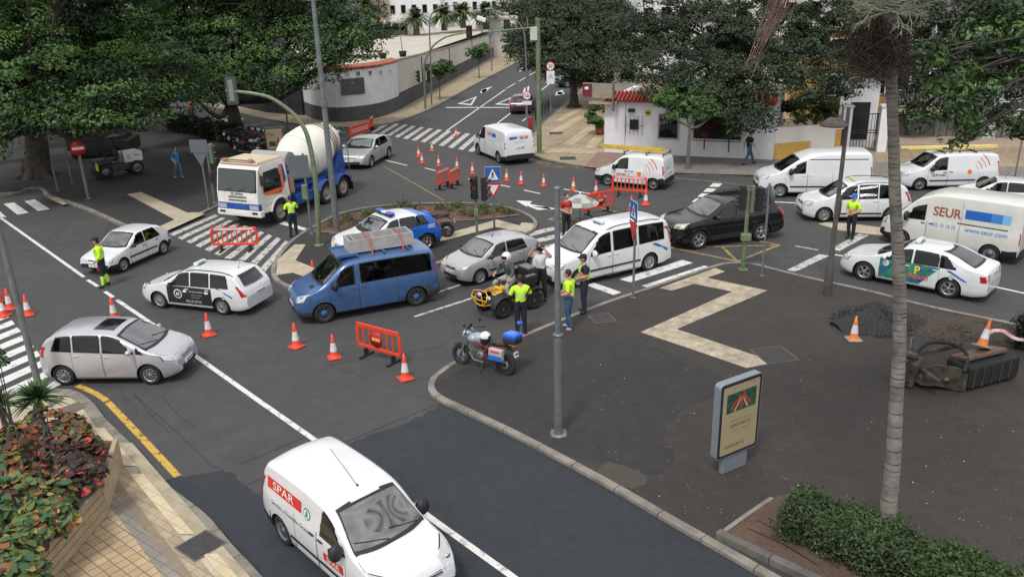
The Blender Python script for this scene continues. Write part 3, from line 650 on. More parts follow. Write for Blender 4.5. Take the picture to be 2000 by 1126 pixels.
def make_car(name, S, label, cat, group=None):
 c = Car(S); root = empty(name, label=label, cat=cat, group=group)
 body_m = S['paint']; zclad = S.get('clad', 0); bump_m = S.get('bumper_m', body_m)
 X = c.X; N = len(X)
 K = len(c.sec[0])
 verts = {}
 def pt(i, k, sg):
  x = X[i]; P = c.sec[i]; y, z = P[k]
  for xw in (c.xf, c.xr):
   dx = x-xw
   if abs(dx) <= c.ra+1e-6:
    za = c.wr+math.sqrt(max(0, c.ra**2-dx*dx))
    if z < za+.004*k: z = za+.004*k; y = np.interp(z, P[:, 1], P[:, 0])
  return (c.lx(x), sg*y, z)
 x0, x1 = S['ws']; z0 = float(np.interp(x0, X, c.ZT)); z1 = float(np.interp(x1, X, c.ZT)); hwid = S.get('wsw', .80)*c.hw; wt = S.get('wst', .86); rail = S.get('rail', .10)
 zlo = lambda x: float(np.interp(x, X, c.BELT))+.02
 zhi = lambda x: float(np.interp(x, X, c.ZT))-rail
 def opening(p, mar=0.0):
  x = c.x0-p[0]; y, z = abs(p[1]), p[2]
  if x0-.1 < x < x1+.12 and z0+.02 < z < z1-.02:
   v = (z-z0)/(z1-z0)
   if y < hwid*(1+(wt-1)*v)-.01: return True
  for q in S.get('win', []):
   a, b = zlo(x), zhi(x)
   if b-a < .05 or not a < z < b or y < c.hw*.45: continue
   v = (z-a)/(b-a)
   if q[0]+(q[2]-q[0])*v < x < q[1]+(q[3]-q[1])*v: return True
  return False
 G_ = {'body': MB(), 'bumper_f': MB(), 'bumper_r': MB(), 'roof': MB(), 'hood': MB()}
 doors = S.get('doors', []); DG = {}
 xw0 = S['ws'][0]
 for sg in (1, -1):
  for i in range(N-1):
   xm = (X[i]+X[i+1])/2
   for k in range(K-1):
    a, b, d, e = pt(i, k, sg), pt(i+1, k, sg), pt(i+1, k+1, sg), pt(i, k+1, sg)
    if abs(a[2]-e[2])+abs(b[2]-d[2]) < 1e-4 and abs(a[1]-e[1]) < 1e-4: continue
    if k >= 5:
     op = [opening(p_) for p_ in (a, b, d, e)]
     if sum(op) > 2: continue
    zm = (a[2]+d[2])/2; m = M_black if k >= 6 and sum(op) > 0 else body_m; tgt = G_['body']
    if xm < c.xf-c.ra*.75 and zm < S.get('bz', .5): tgt = G_['bumper_f']; m = bump_m
    elif xm > c.xr+c.ra*.75 and zm < S.get('bzr', .55): tgt = G_['bumper_r']; m = bump_m
    elif k >= 11 and c.ZT[i] > .86*c.ZT.max(): tgt = G_['roof']
    elif k >= 9 and xm < xw0-.02 and xm > .12: tgt = G_['hood']
    if zclad:
     da = min(math.hypot(xm-c.xf, zm-c.wr), math.hypot(xm-c.xr, zm-c.wr))
     if zm < zclad or da < c.ra+S.get('cladw', .06): m = M_black
    for di, dd in enumerate(doors):
     if dd[0] <= xm <= dd[1] and 1 <= k < 7 and (zm > c.zl+.04):
      tgt = DG.setdefault((di, sg), MB())
    tgt.add([a, b, d, e], [(0, 1, 2, 3)], m, True)
   a, b = pt(i, 0, sg), pt(i+1, 0, sg); G_['body'].add([a, b, (b[0], 0, b[2]), (a[0], 0, a[2])], [(0, 1, 2, 3)], M_under, True)
 for i, fl in ((0, 'bumper_f'), (N-1, 'bumper_r')):
  L_ = [pt(i, k, 1) for k in range(K)]+[pt(i, k, -1) for k in range(K-1, -1, -1)]
  G_[fl].add(L_, [tuple(range(len(L_)))], bump_m if S.get('capm', True) else body_m, False)
 def weld(mb, nm, par=root):
  if not mb.v: return None
  o = mb.build(nm, par, fix=False); b = bmesh.new(); b.from_mesh(o.data); bmesh.ops.remove_doubles(b, verts=b.verts, dist=.0008)
  bmesh.ops.dissolve_degenerate(b, dist=.0002, edges=b.edges)
  cc = Vector((0, 0, .5))
  for f in b.faces:
   q = f.calc_center_median(); n_ = Vector((q.x*.25, q.y, (q.z-.55)*1.2))
   if f.material_index < len(o.data.materials) and o.data.materials[f.material_index] == M_under: n_ = Vector((0, 0, -1))
   if f.normal.dot(n_) < 0: f.normal_flip()
  b.to_mesh(o.data); b.free(); return o
 body = weld(G_['body'], 'body'); weld(G_['bumper_f'], 'bumper'); weld(G_['bumper_r'], 'bumper'); weld(G_['roof'], 'roof'); weld(G_['hood'], 'bonnet')
 seam_m = M_under
 for (di, sg), mb in DG.items():
  d = weld(mb, 'door'); dd = doors[di]; hb = MB()
  if S.get('handle', True):
   hx = dd[1]-.14 if not dd[2:] or dd[2] != 'slide' else dd[0]+.14
   hz = zlo(hx)-.12; hb.box((c.lx(hx), sg*(c.side(hx, hz)+.018), hz), (.16, .03, .03), S.get('handle_m', body_m), bev=.008); hb.build('handle', d)
  sm = MB()
  for x in dd[:2]:
   z0 = c.zl+.07; ztop = float(np.interp(x, X, c.BELT))
   z0 = max([z0]+[c.wr+math.sqrt(max(0, c.ra**2-(x-q)**2))+.01 for q in (c.xf, c.xr) if abs(x-q) < c.ra])
   c.line(sm, [(x, z0), (x, ztop)], sg)
  c.line(sm, [(dd[0], c.zl+.07), (dd[1], c.zl+.07)], sg)
  sm.build('door_gap', d)
 for sg in (1, -1):
  for q in S.get('win', []):
   if len(q) > 4 and q[4] == 'L' and sg < 0: continue
   f = MB(); e = .022
   c.side_patch(f, M_black, (q[0]-e, q[1]+e, q[2]-e, q[3]+e, lambda x: zlo(x)-e, lambda x: zhi(x)+e), .008, sg, ring=.06)
   c.side_patch(f, M_sideT if q is S['win'][0] else M_sideD, (q[0], q[1], q[2], q[3], zlo, zhi), .018, sg); f.build('window', root)
 x0, x1 = S['ws']; z0 = float(np.interp(x0, X, c.ZT)); z1 = float(np.interp(x1, X, c.ZT)); g_ = MB()
 c.fr_patch(g_, M_black, -hwid-.03, hwid+.03, lambda y: z0-.02+.02*(y/hwid)**2, lambda y: z1+.005-.045*(y/hwid)**2, .012, nu=28, nv=18, wtop=wt, ring=.04)
 c.fr_patch(g_, M_winT, -hwid, hwid, lambda y: z0+.012+.02*(y/hwid)**2, lambda y: z1-.03-.04*(y/hwid)**2, .020, nu=28, nv=18, wtop=wt)
 wsd = g_.build('windscreen', root)
 wm = MB()
 for y_a, y_b in ((hwid*.85, hwid*.05), (-hwid*.1, -hwid*.9)):
  P = []
  for t in np.linspace(0, 1, 6):
   y = y_a+(y_b-y_a)*t; z = z0+.03+.09*t; P.append((c.lx(c.front(y, z))+.034, y, z+.014))
  wm.tube(P, .009, M_black, 5)
 wm.build('wiper', wsd)
 if S.get('rw'):
  za, zb, hwr, wtr = S['rw']; g_ = MB()
  c.fr_patch(g_, M_black, -hwr-.025, hwr+.025, za-.025, zb+.02, .008, rear=True, wtop=wtr, nu=20, nv=12)
  c.fr_patch(g_, M_glass, -hwr, hwr, za, zb, .016, rear=True, wtop=wtr, nu=20, nv=12); g_.build('rear_window', root)
  if S.get('rearwiper', True):
   rw_ = MB(); P = []
   for t in np.linspace(0, 1, 5): y = -hwr*.65*t; z = za+.02+.05*t; P.append((c.lx(c.front(y, z, True))-.022, y, z))
   rw_.tube(P, .008, M_black, 5); rw_.build('rear_wiper', root)
 f = MB()
 for sg in (1, -1):
  P = []
  for x in np.linspace(.22, x0-.02, 9): y = c.sec[int(np.argmin(abs(X-x)))][13][0]*.99; P.append((c.lx(x), sg*y, c.topz(x, y)+.001))
  f.tube(P, .005, M_under, 5, False)
 f.build('bonnet_gap', root)
 f = MB(); xd = S['doors'][0][0]; xs_ = (S['doors'][0][0]+S['doors'][0][1])/2+.12; zb = zlo(xs_)-.52; wi = c.hw-.16; xe = S['doors'][1][1] if len(S['doors']) > 1 else xs_+1; xe = min(xe+.2, c.L-.7)
 f.box((c.lx((x0+.12+xs_-.45)/2+.02), 0, zlo(xd)-.16), (xs_-.45-x0-.12, 2*wi, .22), M_dash, bev=.05); f.box((c.lx((x0+xe)/2+.2), 0, zb-.17), (xe-x0, 2*wi, .06), M_under)
 f.box((c.lx(xe+.1), 0, (zb+zlo(xe))/2), (.05, 2*wi, zlo(xe)-zb+.05), M_under)
 f.build('dashboard', root)
 for sx_, hh in ((xs_, .62),)+(((xs_+.85, .55),) if len(S['win']) > 1 else ()):
  for sy in (1, -1): f = MB(); f.box((c.lx(sx_), sy*.37, zb), (.50, .50, .14), M_seat, bev=.05); f.box((c.lx(sx_+.30), sy*.37, zb+.33), (.13, .48, hh), M_seat, rot=(0, .22*-1, 0), bev=.05, seg=2); f.box((c.lx(sx_+.40), sy*.37, zb+.33+hh/2+.08), (.09, .24, .17), M_seat, bev=.04, seg=2); f.build('seat', root)
 f = MB(); f.M = Matrix.Translation((c.lx(xs_-.42), .37, zb+.42)) @ Matrix.Rotation(R(-62), 4, 'Y'); f.lathe([(.165, -.012), (.185, 0), (.165, .012), (.15, 0), (.165, -.012)], M_black, 18); f.box((0, 0, 0), (.3, .05, .02), M_black); f.build('steering_wheel', root); c.seat = (c.lx(xs_), .37, zb)
 for sg in (1, -1):
  h = S['hl']
  yo = c.hw*.93; f = MB()
  lo = lambda y, h=h: h[1]+h[3]*.7*(abs(y)-h[0])/(yo-h[0]); hi = lambda y, h=h: h[2]+h[3]*(abs(y)-h[0])/(yo-h[0])
  y0_, y1_ = (h[0], yo) if sg > 0 else (-yo, -h[0])
  c.fr_patch(f, M_black, y0_-.012, y1_+.008, lambda y: lo(y)-.012, lambda y: hi(y)+.012, .003, nu=10, nv=5)
  c.fr_patch(f, S.get('hlm', M_lens), y0_, y1_, lo, hi, .010, nu=10, nv=5)
  ho = f.build('headlight', root)
  ib = MB(); yc = sg*(h[0]+(yo-h[0])*.45); zc = (lo(yc)+hi(yc))/2; ib.sphere((c.lx(c.front(yc, zc))-.015, yc, zc), (h[2]-h[1])*.38, M_chrome, 10, 8, (.5, 1, 1)); ib.build('lamp', ho)
  t = S['tl']
  f = MB(); P = []
  zs = np.linspace(t[0], t[1], 6)
  for z in zs:
   row = []; xr_ = c.front(c.hw*.90, z, True)
   for u in np.linspace(0, 1, 5): x = xr_-t[2]*(1-u); row.append(Vector((c.lx(x), sg*c.side(x, z), z)))
   for u in np.linspace(.25, 1, 4): y = c.hw*.90+(t[3]-c.hw*.90)*u; row.append(Vector((c.lx(c.front(y, z, True)), sg*y, z)))
   P.append(row)
  c.grid(f, P, M_red, .010, Vector((c.lx(c.L)+.6, 0, .5)))
  if S.get('tlw'): 
   zz = (t[0]+t[1])/2; f.sphere((c.lx(c.front(c.hw*.86, zz, True))-.004, sg*c.hw*.86, zz), .05, M_lens, 8, 6, (.4, 1, .8))
  f.build('tail_light', root)
 g = S.get('gr')
 if g:
  f = MB(); c.fr_patch(f, M_black, -g[0], g[0], g[1], g[2], .006)
  for k in range(S.get('grn', 3)):
   z = g[1]+(g[2]-g[1])*(k+.5)/S.get('grn', 3); f.tube([(c.lx(c.front(y, z))+.012, y, z) for y in np.linspace(-g[0]*.96, g[0]*.96, 7)], .008, M_chrome if S.get('grc') else M_under, 5)
  f.sphere((c.lx(c.front(0, (g[1]+g[2])/2))+.015, 0, (g[1]+g[2])/2), .055, M_chrome, 10, 6, (.3, 1, 1)); f.build('grille', root)
 g = S.get('intake')
 if g: f = MB(); c.fr_patch(f, M_black, -g[0], g[0], g[1], g[2], .006); f.build('air_intake', root)
 def plate(z, rear):
  f = MB(); x = c.front(0, z, rear); s_ = 1 if not rear else -1
  f.box((c.lx(x)+s_*.02, 0, z), (.015, .52, .115), M_plate, bev=.004, seg=1); f.box((c.lx(x)+s_*.0285, -.235*s_*-1, z), (.003, .04, .105), mat('plate_blue', (.02, .06, .35), .4))
  text_on(f, S.get('plate', '4127 FKD'), .10, M_blackletter, (c.lx(x)+s_*.030, 0.02*s_, z-.005), (0, s_, 0), (0, 0, 1), .003, sx=.9); f.build('number_plate', root)
 if S.get('pf') is not None: plate(S['pf'], False)
 if S.get('pr') is not None: plate(S['pr'], True)
 mx = S['mx']; mz = S.get('mz', zlo(mx)+.03); mm = S.get('mirror_m', body_m); ms = S.get('ms', 1.0)
 for sg in (1, -1):
  f = MB(); y = c.side(mx, mz); f.box((c.lx(mx), sg*(y+.05), mz), (.05, .10, .05), M_black, bev=.01)
  f.sphere((c.lx(mx)-.01, sg*(y+.14), mz+.05*ms), .11*ms, mm, 14, 10, (.62, .95, .72 if ms <= 1 else 1.1))
  mo = f.build('mirror', root); f = MB(); f.box((c.lx(mx)-.055*ms-.02, sg*(y+.14), mz+.05*ms), (.01, .15*ms, .09*ms*(1 if ms <= 1 else 1.5)), M_chrome, bev=.003); f.build('mirror_glass', mo)
 if S.get('mould'):
  z = S['mould']
  for sg in (1, -1):
   f = MB(); xa, xb = c.xf+c.ra+.05, c.xr-c.ra-.05
   c.side_poly(f, [(xa, z-.035), (xb, z+.035)], M_black if not S.get('mould_m') else S['mould_m'], sg, .014, (16, 2)); f.build('side_moulding', root)
 if S.get('rails'):
  xa, xb = S['rails']
  for sg in (1, -1):
   f = MB(); P = []
   for t in np.linspace(0, 1, 12):
    x = xa+(xb-xa)*t; yy = c.sec[int(np.argmin(abs(X-x)))][13][0]; P.append((c.lx(x), sg*yy, c.topz(x, yy)+.055*min(1, 6*t, 6*(1-t))))
   f.tube(P, .017, S.get('rail_m', M_black), 7); f.build('roof_rail', root)
 if S.get('aerial'):
  x = S['aerial']; f = MB(); z = c.topz(x, 0); f.tube([(c.lx(x), 0, z), (c.lx(x)+S.get('aer_d', -.12), 0, z+S.get('aer_h', .35))], .006, M_black, 6); f.lathe([(.025, z-.005), (.02, z+.03), (0, z+.035)], M_black, 8, c=(c.lx(x), 0, 0)); f.build('aerial', root)
 ty = c.hw-.105-S.get('tw', .2)/2+.085
 for xw, st in ((c.xf, S.get('steer', 0)), (c.xr, 0)):
  for sg in (1, -1): make_wheel(root, c.lx(xw), sg*ty, c.wr, S.get('rimr', c.wr*.64), S.get('tw', .2), S.get('rim', 'cap'), R(st))
 return root, c
def place(root, S, front, rear, side='L', smin=.93, smax=1.06, z=0.0):
 """front / rear: photo pixels where the near-side tyres touch the ground"""
 F, B = G(*front, z), G(*rear, z); d = F-B; sc = min(smax, max(smin, d.length/S['wb'])); h = d.normalized()
 left = Vector((-h.y, h.x, 0)); n = left if side == 'L' else -left
 mid = (F+B)/2-n*(S['W']/2-.03)*sc; root.location = (mid.x, mid.y, z); root.rotation_euler = (0, 0, math.atan2(h.y, h.x)); root.scale = (sc, sc, sc); return sc
def taxi_light(root, c, x, txt='TAXI', m=None):
 f = MB(); z = c.topz(x, 0); f.box((c.lx(x), 0, z+.07), (.16, .52, .11), M_white, bev=.02); f.box((c.lx(x), 0, z+.012), (.2, .4, .03), M_black)
 f.box((c.lx(x)-.09, 0, z+.07), (.004, .3, .075), mat('green_lens', (.05, .35, .12), .3)); o = f.build('roof_sign', root)
 return o
SIDES = (1, -1)
def decal(root, name, fn, label=None):
 global SIDES
 for sg in (1, -1):
  SIDES = (sg,); f = MB(); fn(f); o = f.build(name, root, label=label, fix=False)
 SIDES = (1, -1); return o
def SP(**k): return k
silver = paint('silver_paint', (.56, .56, .59), .55, .34); silver2 = paint('grey_silver_paint', (.50, .505, .51), .5, .36)
whitep = paint('white_car_paint', (.68, .69, .70), 0, .3, .04); creamp = paint('off_white_van_paint', (.64, .635, .585), 0, .4, .06)
blackp = paint('black_car_paint', (.004, .004, .005), 0, .16, .0, .35); bluep = paint('blue_van_paint', (.055, .125, .29), .3, .36, .14)
bluepol = paint('police_blue_paint', (.01, .12, .55), 0, .3); maroon = paint('dark_maroon_paint', (.045, .008, .012), 0, .3); greenp = paint('dark_green_paint', (.01, .05, .05), 0, .3)
M_blue = mat('blue_decal', (.015, .12, .45), .4); M_redd = mat('red_decal', (.62, .03, .02), .4); M_oran = mat('orange_decal', (.85, .16, .03), .4); M_green = mat('green_decal', (.01, .22, .09), .4)
M_lblue = mat('light_blue_decal', (.18, .45, .75), .4); M_yeld = mat('yellow_decal', (.8, .65, .04), .4); M_brown = mat('brown_red_decal', (.30, .085, .055), .5)
S1 = SP(L=3.85, W=1.68, wb=2.45, fo=.78, wr=.30, paint=silver, rim='alloy10', tw=.19, fr=.7, fa=.26,
  top=[(0, .50), (.03, .66), (.18, .84), (.75, 1.00), (1.55, 1.43), (1.85, 1.515), (2.6, 1.535), (3.25, 1.50), (3.62, 1.38), (3.78, 1.02), (3.85, .85)],
  belt=[(0, .78), (.7, .90), (1.2, .94), (3.0, 1.02), (3.85, 1.06)], ws=(.72, 1.60), doors=[(1.1, 2.02), (2.04, 2.88)],
  win=[(1.12, 1.98, 1.52, 1.98), (2.08, 2.78, 2.08, 2.78), (2.88, 3.42, 2.88, 3.26), (.86, 1.05, 1.0, 1.06)], hl=(.36, .62, .73, .13), tl=(.86, 1.16, .10, .70), tlw=True, gr=(.30, .62, .70), grn=2, grc=True, intake=(.42, .30, .42),
  pf=.47, pr=.78, mx=1.18, rw=(1.08, 1.36, .56, .9), aerial=1.9, aer_h=.0, plate='3894 FGT')
r1, c1 = make_car('hatchback_car', S1, 'silver hatchback with dark sunroof crossing the lane line beside the left striped crossing', 'car'); place(r1, S1, (296.6, 751.3), (128.7, 752.4), 'R')
f = MB(); P = [[Vector((c1.lx(x), y, c1.topz(x, y))) for y in np.linspace(-.40, .40, 7)] for x in np.linspace(1.78, 2.35, 6)]; c1.grid(f, P, M_glass, .008); f.build('sunroof', r1)
S2 = SP(L=3.68, W=1.60, wb=2.385, fo=.70, wr=.28, paint=whitep, bumper_m=M_black, bz=.42, bzr=.50, rim='cap', tw=.17, fr=.5, fa=.14, capm=True,
  top=[(0, .50), (.03, .66), (.12, .72), (1.02, .89), (1.72, 1.32), (1.95, 1.37), (2.7, 1.37), (3.15, 1.32), (3.45, .98), (3.62, .86), (3.68, .70)],
  belt=[(0, .70), (1.0, .84), (3.68, .90)], ws=(.98, 1.74), doors=[(1.15, 2.10), (2.12, 2.85)], win=[(1.20, 2.05, 1.68, 2.05), (2.15, 2.98, 2.15, 2.72)],
  hl=(.36, .55, .66, .03), tl=(.60, .82, .14, .66), gr=(.30, .58, .64), grn=1, pf=.42, pr=.62, mx=1.28, mirror_m=M_black, mould=.50, rw=(.94, 1.22, .52, .88), plate='TF 7142 BB', handle_m=M_black, wsw=.78)
r2, c2 = make_car('hatchback_car', S2, 'small old white hatchback with black bumpers behind the officer holding the stop paddle', 'car'); place(r2, S2, (244.4, 530.4), (322, 495.7), 'L')
S3 = SP(L=4.49, W=1.73, wb=2.634, fo=.83, wr=.31, paint=whitep, rim='cap', tw=.19, fr=.6, fa=.2,
  top=[(0, .52), (.03, .72), (.14, .84), (1.05, 1.00), (1.78, 1.44), (2.1, 1.51), (3.0, 1.53), (3.85, 1.49), (4.05, 1.44), (4.32, 1.05), (4.42, .92), (4.49, .72)],
  belt=[(0, .80), (1.0, .94), (4.49, 1.0)], ws=(1.0, 1.80), doors=[(1.28, 2.25), (2.27, 3.10)], win=[(1.30, 2.20, 1.78, 2.20), (2.32, 3.02, 2.32, 3.02), (3.12, 3.82, 3.12, 3.72)],
  hl=(.40, .66, .82, .06), tl=(.74, 1.10, .12, .70), gr=(.36, .64, .74), intake=(.5, .32, .44), pf=.50, pr=.72, mx=1.42, rails=(2.05, 4.0), rw=(1.04, 1.38, .56, .9), aerial=3.75, plate='8205 JMT')
r3, c3 = make_car('estate_taxi', S3, 'white estate taxi with black advertising side doors turning beside the traffic cones', 'taxi'); place(r3, S3, (315.3, 602), (434.7, 615), 'L')
taxi_light(r3, c3, 2.15)
def dc(f):
 for sg in SIDES:
  c3.side_poly(f, [(1.26, .30), (3.12, .93)], M_black, sg, .006, (20, 5))
  P = [(1.72+.17*math.cos(t), .66+.17*math.sin(t)) for t in np.linspace(0, 2*math.pi, 25)]; c3.side_poly(f, P[:-1], M_plate, sg, .010)
  P = [(1.72+.135*math.cos(t), .66+.135*math.sin(t)) for t in np.linspace(0, 2*math.pi, 25)]; c3.side_poly(f, P[:-1], M_black, sg, .013); c3.side_text(f, 'M', .18, M_plate, 1.72, .65, sg, .02, off=.017)
  for xx in (2.02, 2.92): P = [(xx+.09*math.cos(t), .78+.045*math.sin(t)) for t in np.linspace(0, 2*math.pi, 13)]; c3.side_poly(f, P[:-1], M_plate, sg, .010)
  c3.side_text(f, 'RESTAURACION MADERA', .065, M_plate, 2.5, .78, sg, .002, off=.012, sx=.75); c3.side_text(f, 'Tlf. info y reservas', .055, M_plate, 2.5, .66, sg, 0, off=.012); c3.side_text(f, 'carpinteria canaria', .05, M_plate, 2.45, .57, sg, 0, off=.012); c3.side_text(f, '922 23 27 93', .12, M_plate, 2.35, .41, sg, .004, off=.012)
  c3.side_poly(f, [(3.20, 1.02), (3.30, 1.02), (3.98, .72), (3.98, .66)], M_blue, sg, .012); P = [(3.62+.06*math.cos(t), .66+.07*math.sin(t)) for t in np.linspace(0, 2*math.pi, 13)]; c3.side_poly(f, P[:-1], mat('crest', (.45, .45, .38), .5), sg, .010)
decal(r3, 'advert_decal', dc)
S4 = SP(L=4.78, W=1.90, wb=3.098, fo=.83, wr=.33, zl=.24, paint=bluep, bumper_m=mat('grey_bumper', (.045, .047, .05), .7, var=.2), bz=.50, bzr=.62, rim='blue', tw=.21, fr=.6, fa=.22, clad=.33, cladw=.0, tum=.10, rad=.16, crown=.05, rb=.05,
  top=[(0, .55), (.04, .80), (.20, .98), (.85, 1.22), (1.50, 1.78), (1.75, 1.90), (2.3, 1.945), (4.4, 1.93), (4.66, 1.86), (4.72, 1.2), (4.78, .6)],
  belt=[(0, .85), (.7, 1.02), (1.3, 1.13), (4.78, 1.17)], ws=(.80, 1.56), doors=[(1.05, 2.0), (2.02, 3.30, 'slide')], win=[(1.12, 1.88, 1.52, 1.88), (2.12, 3.22, 2.12, 3.22), (3.24, 4.50, 3.24, 4.46)],
  hl=(.52, .72, .90, .12), hlm=M_lens, tl=(1.0, 1.55, .05, .86), gr=(.42, .68, .78), grc=True, intake=(.55, .36, .48), pf=.56, pr=.8, mx=1.22, ms=1.4, mirror_m=M_black, rail=.17, rw=(1.2, 1.72, .70, .96), wst=.88, plate='6093 DVB', rearwiper=False)
r4, c4 = make_car('passenger_van', S4, 'weathered blue passenger van', 'van'); r4['label'] = 'weathered blue passenger van with roof load between white taxi and grey hatchback'; place(r4, S4, (635.8, 630.7), (815.3, 597.2), 'L')
f = MB(); f.box((c4.lx(.62), .42, c4.topz(.62, .42)+.002), (.12, .22, .02), M_black, rot=(0, .3, 0)); f.build('bonnet_vent', r4)
M_conc = mat('concrete_grey', (.36, .35, .335), .9, var=.15, vscale=4, bump=.2); 
def trough():
 f = MB(); L_, W_, H_ = 2.15, .82, .42; t = .05
 f.box((0, 0, .03), (L_, W_, .06), M_conc)
 for sy in (1, -1): f.box((0, sy*(W_/2-t/2), .06+(H_-.06)/2), (L_, t, H_-.06), M_conc)
 for sx in (1, -1): f.box((sx*(L_/2-t/2), 0, .06+(H_-.06)/2), (t, W_-2*t, H_-.06), M_conc)
 for x in (-.55, .2, .85): f.box((x, 0, .22), (.03, W_-2*t-.004, .34), M_conc)
 o = f.build('stone_trough'); sr = mat('red_strap', (.42, .07, .04), .8); f = MB()
 for x in (-.62, .42): 
  P = [(x, W_/2+.35, -.05), (x, W_/2+.012, H_+.012), (x, -W_/2-.012, H_+.012), (x, -W_/2-.35, -.05)]
  for a, b in zip(P[:-1], P[1:]):
   a, b = Vector(a), Vector(b); f.box((a+b)/2, (.045, (b-a).length, .006), sr, rot=((b-a).to_track_quat('Y', 'Z').to_matrix()))
 f.build('ratchet_strap', o); return o
tr = trough(); tag(tr, 'long grey open trough strapped with red bands on the roof of the blue van', 'trough')
M4 = Matrix.Translation(r4.location) @ Matrix.Rotation(r4.rotation_euler.z, 4, 'Z') @ Matrix.Scale(r4.scale.x, 4)
def on_car(o, MM, x, y, z, rz=0): 
 MM = MM @ Matrix.Translation((x, y, z)) @ Matrix.Rotation(rz, 4, 'Z'); o.matrix_world = MM
 o.location = MM.translation; o.rotation_euler = MM.to_euler(); 
on_car(tr, M4, c4.lx(3.05), -.05, 1.985)
f = MB(); 
for x in (-.9, -.1, .8): f.box((x, 0, .03), (.06, 1.3, .05), bluep, bev=.008)
f.box((1.15, .0, .05), (.62, 1.15, .04), bluep, bev=.01); f.box((1.15, .52, .09), (.62, .08, .05), bluep, bev=.01); f.box((1.15, -.52, .09), (.62, .08, .05), bluep, bev=.01)
rk = f.build('roof_rack', r4); rk.location = (c4.lx(2.95), 0, 1.925)
S5 = SP(L=3.81, W=1.64, wb=2.472, fo=.77, wr=.29, paint=silver2, rim='cap', tw=.18, fr=.6, fa=.2,
  top=[(0, .50), (.03, .68), (.14, .80), (.85, .95), (1.55, 1.36), (1.85, 1.42), (2.5, 1.42), (3.2, 1.36), (3.5, 1.2), (3.68, .95), (3.76, .80), (3.81, .6)],
  belt=[(0, .74), (.9, .88), (3.81, .98)], ws=(.82, 1.58), doors=[(1.12, 2.02), (2.04, 2.80)], win=[(1.15, 1.97, 1.56, 1.97), (2.08, 2.98, 2.08, 2.80)],
  hl=(.34, .60, .73, .12), hlm=mat('amber_lens', (.55, .50, .42), .12, .3, coat=1), tl=(.72, 1.05, .12, .68), gr=(.28, .60, .68), grn=2, intake=(.42, .30, .42), pf=.49, pr=.7, mx=1.2, mould=.46, mirror_m=M_black, rw=(1.02, 1.28, .52, .85), aerial=1.95, aer_h=.28, plate='5471 BSR')
r5, c5 = make_car('hatchback_car', S5, 'silver-grey small hatchback with hooked front between the blue van and the white taxi van', 'car'); r5['label'] = 'silver-grey small hatchback queuing between the blue van and the white taxi van'; place(r5, S5, (938.8, 555.4), (1040.7, 526.3), 'L')
S6 = SP(L=4.88, W=1.79, wb=3.006, fo=.88, wr=.32, zl=.2, paint=whitep, rim='cap', tw=.2, fr=.6, fa=.2, tum=.13, rad=.13, rb=.06,
  top=[(0, .52), (.03, .78), (.16, .92), (1.0, 1.10), (1.72, 1.68), (2.0, 1.79), (2.6, 1.83), (4.5, 1.80), (4.72, 1.72), (4.83, 1.1), (4.88, .6)],
  belt=[(0, .82), (1.0, 1.0), (4.88, 1.08)], ws=(.95, 1.76), doors=[(1.28, 2.25), (2.27, 3.35, 'slide')], win=[(1.32, 2.18, 1.75, 2.18), (2.35, 3.28, 2.35, 3.28), (3.42, 4.50, 3.42, 4.48)],
  hl=(.38, .68, .82, .10), tl=(.9, 1.5, .06, .76), gr=(.34, .68, .75), grn=2, intake=(.55, .32, .46), pf=.52, pr=.8, mx=1.42, ms=1.1, rails=(2.1, 4.4), mould=.50, mould_m=M_black, rail=.15, rw=(1.1, 1.58, .62, .95), plate='7730 JKL')
r6, c6 = make_car('taxi_van', S6, 'long white taxi van with black roof rails and dark windows behind the officers', 'taxi'); place(r6, S6, (1131, 561), (1268, 528.5), 'L', smin=.95)
taxi_light(r6, c6, 2.3)
decal(r6, 'stripe_decal', lambda f: [c6.side_poly(f, [(3.95, .98), (4.12, 1.0), (4.66, .72), (4.66, .62)], M_blue, sg, .012) for sg in SIDES])
S7 = SP(L=4.64, W=1.85, wb=2.707, fo=.88, wr=.36, zl=.26, paint=blackp, rim='alloy5', tw=.23, fr=.65, fa=.18, clad=.42, cladw=.05,
  top=[(0, .62), (.03, .85), (.15, 1.0), (1.18, 1.15), (1.95, 1.60), (2.3, 1.70), (3.3, 1.70), (4.05, 1.62), (4.4, 1.25), (4.58, 1.05), (4.64, .75)],
  belt=[(0, .92), (1.1, 1.06), (4.64, 1.16)], ws=(1.12, 1.98), doors=[(1.40, 2.38), (2.40, 3.25)], win=[(1.44, 2.32, 1.92, 2.32), (2.44, 3.18, 2.44, 3.12), (3.26, 4.02, 3.22, 3.82)],
  hl=(.46, .80, .95, .08), hlm=mat('amber_lens'), tl=(.92, 1.25, .14, .76), gr=(.40, .76, .90), grn=3, grc=True, intake=(.5, .42, .54), pf=.66, pr=.85, mx=1.55, rails=(2.2, 3.95), rw=(1.2, 1.5, .6, .9), wsm=M_wind, plate='2214 GBH')
r7, c7 = make_car('suv_car', S7, 'black four-wheel-drive car with roof rails crossing the yellow box marking', 'car'); place(r7, S7, (1364.6, 487), (1485.7, 470.4), 'L')
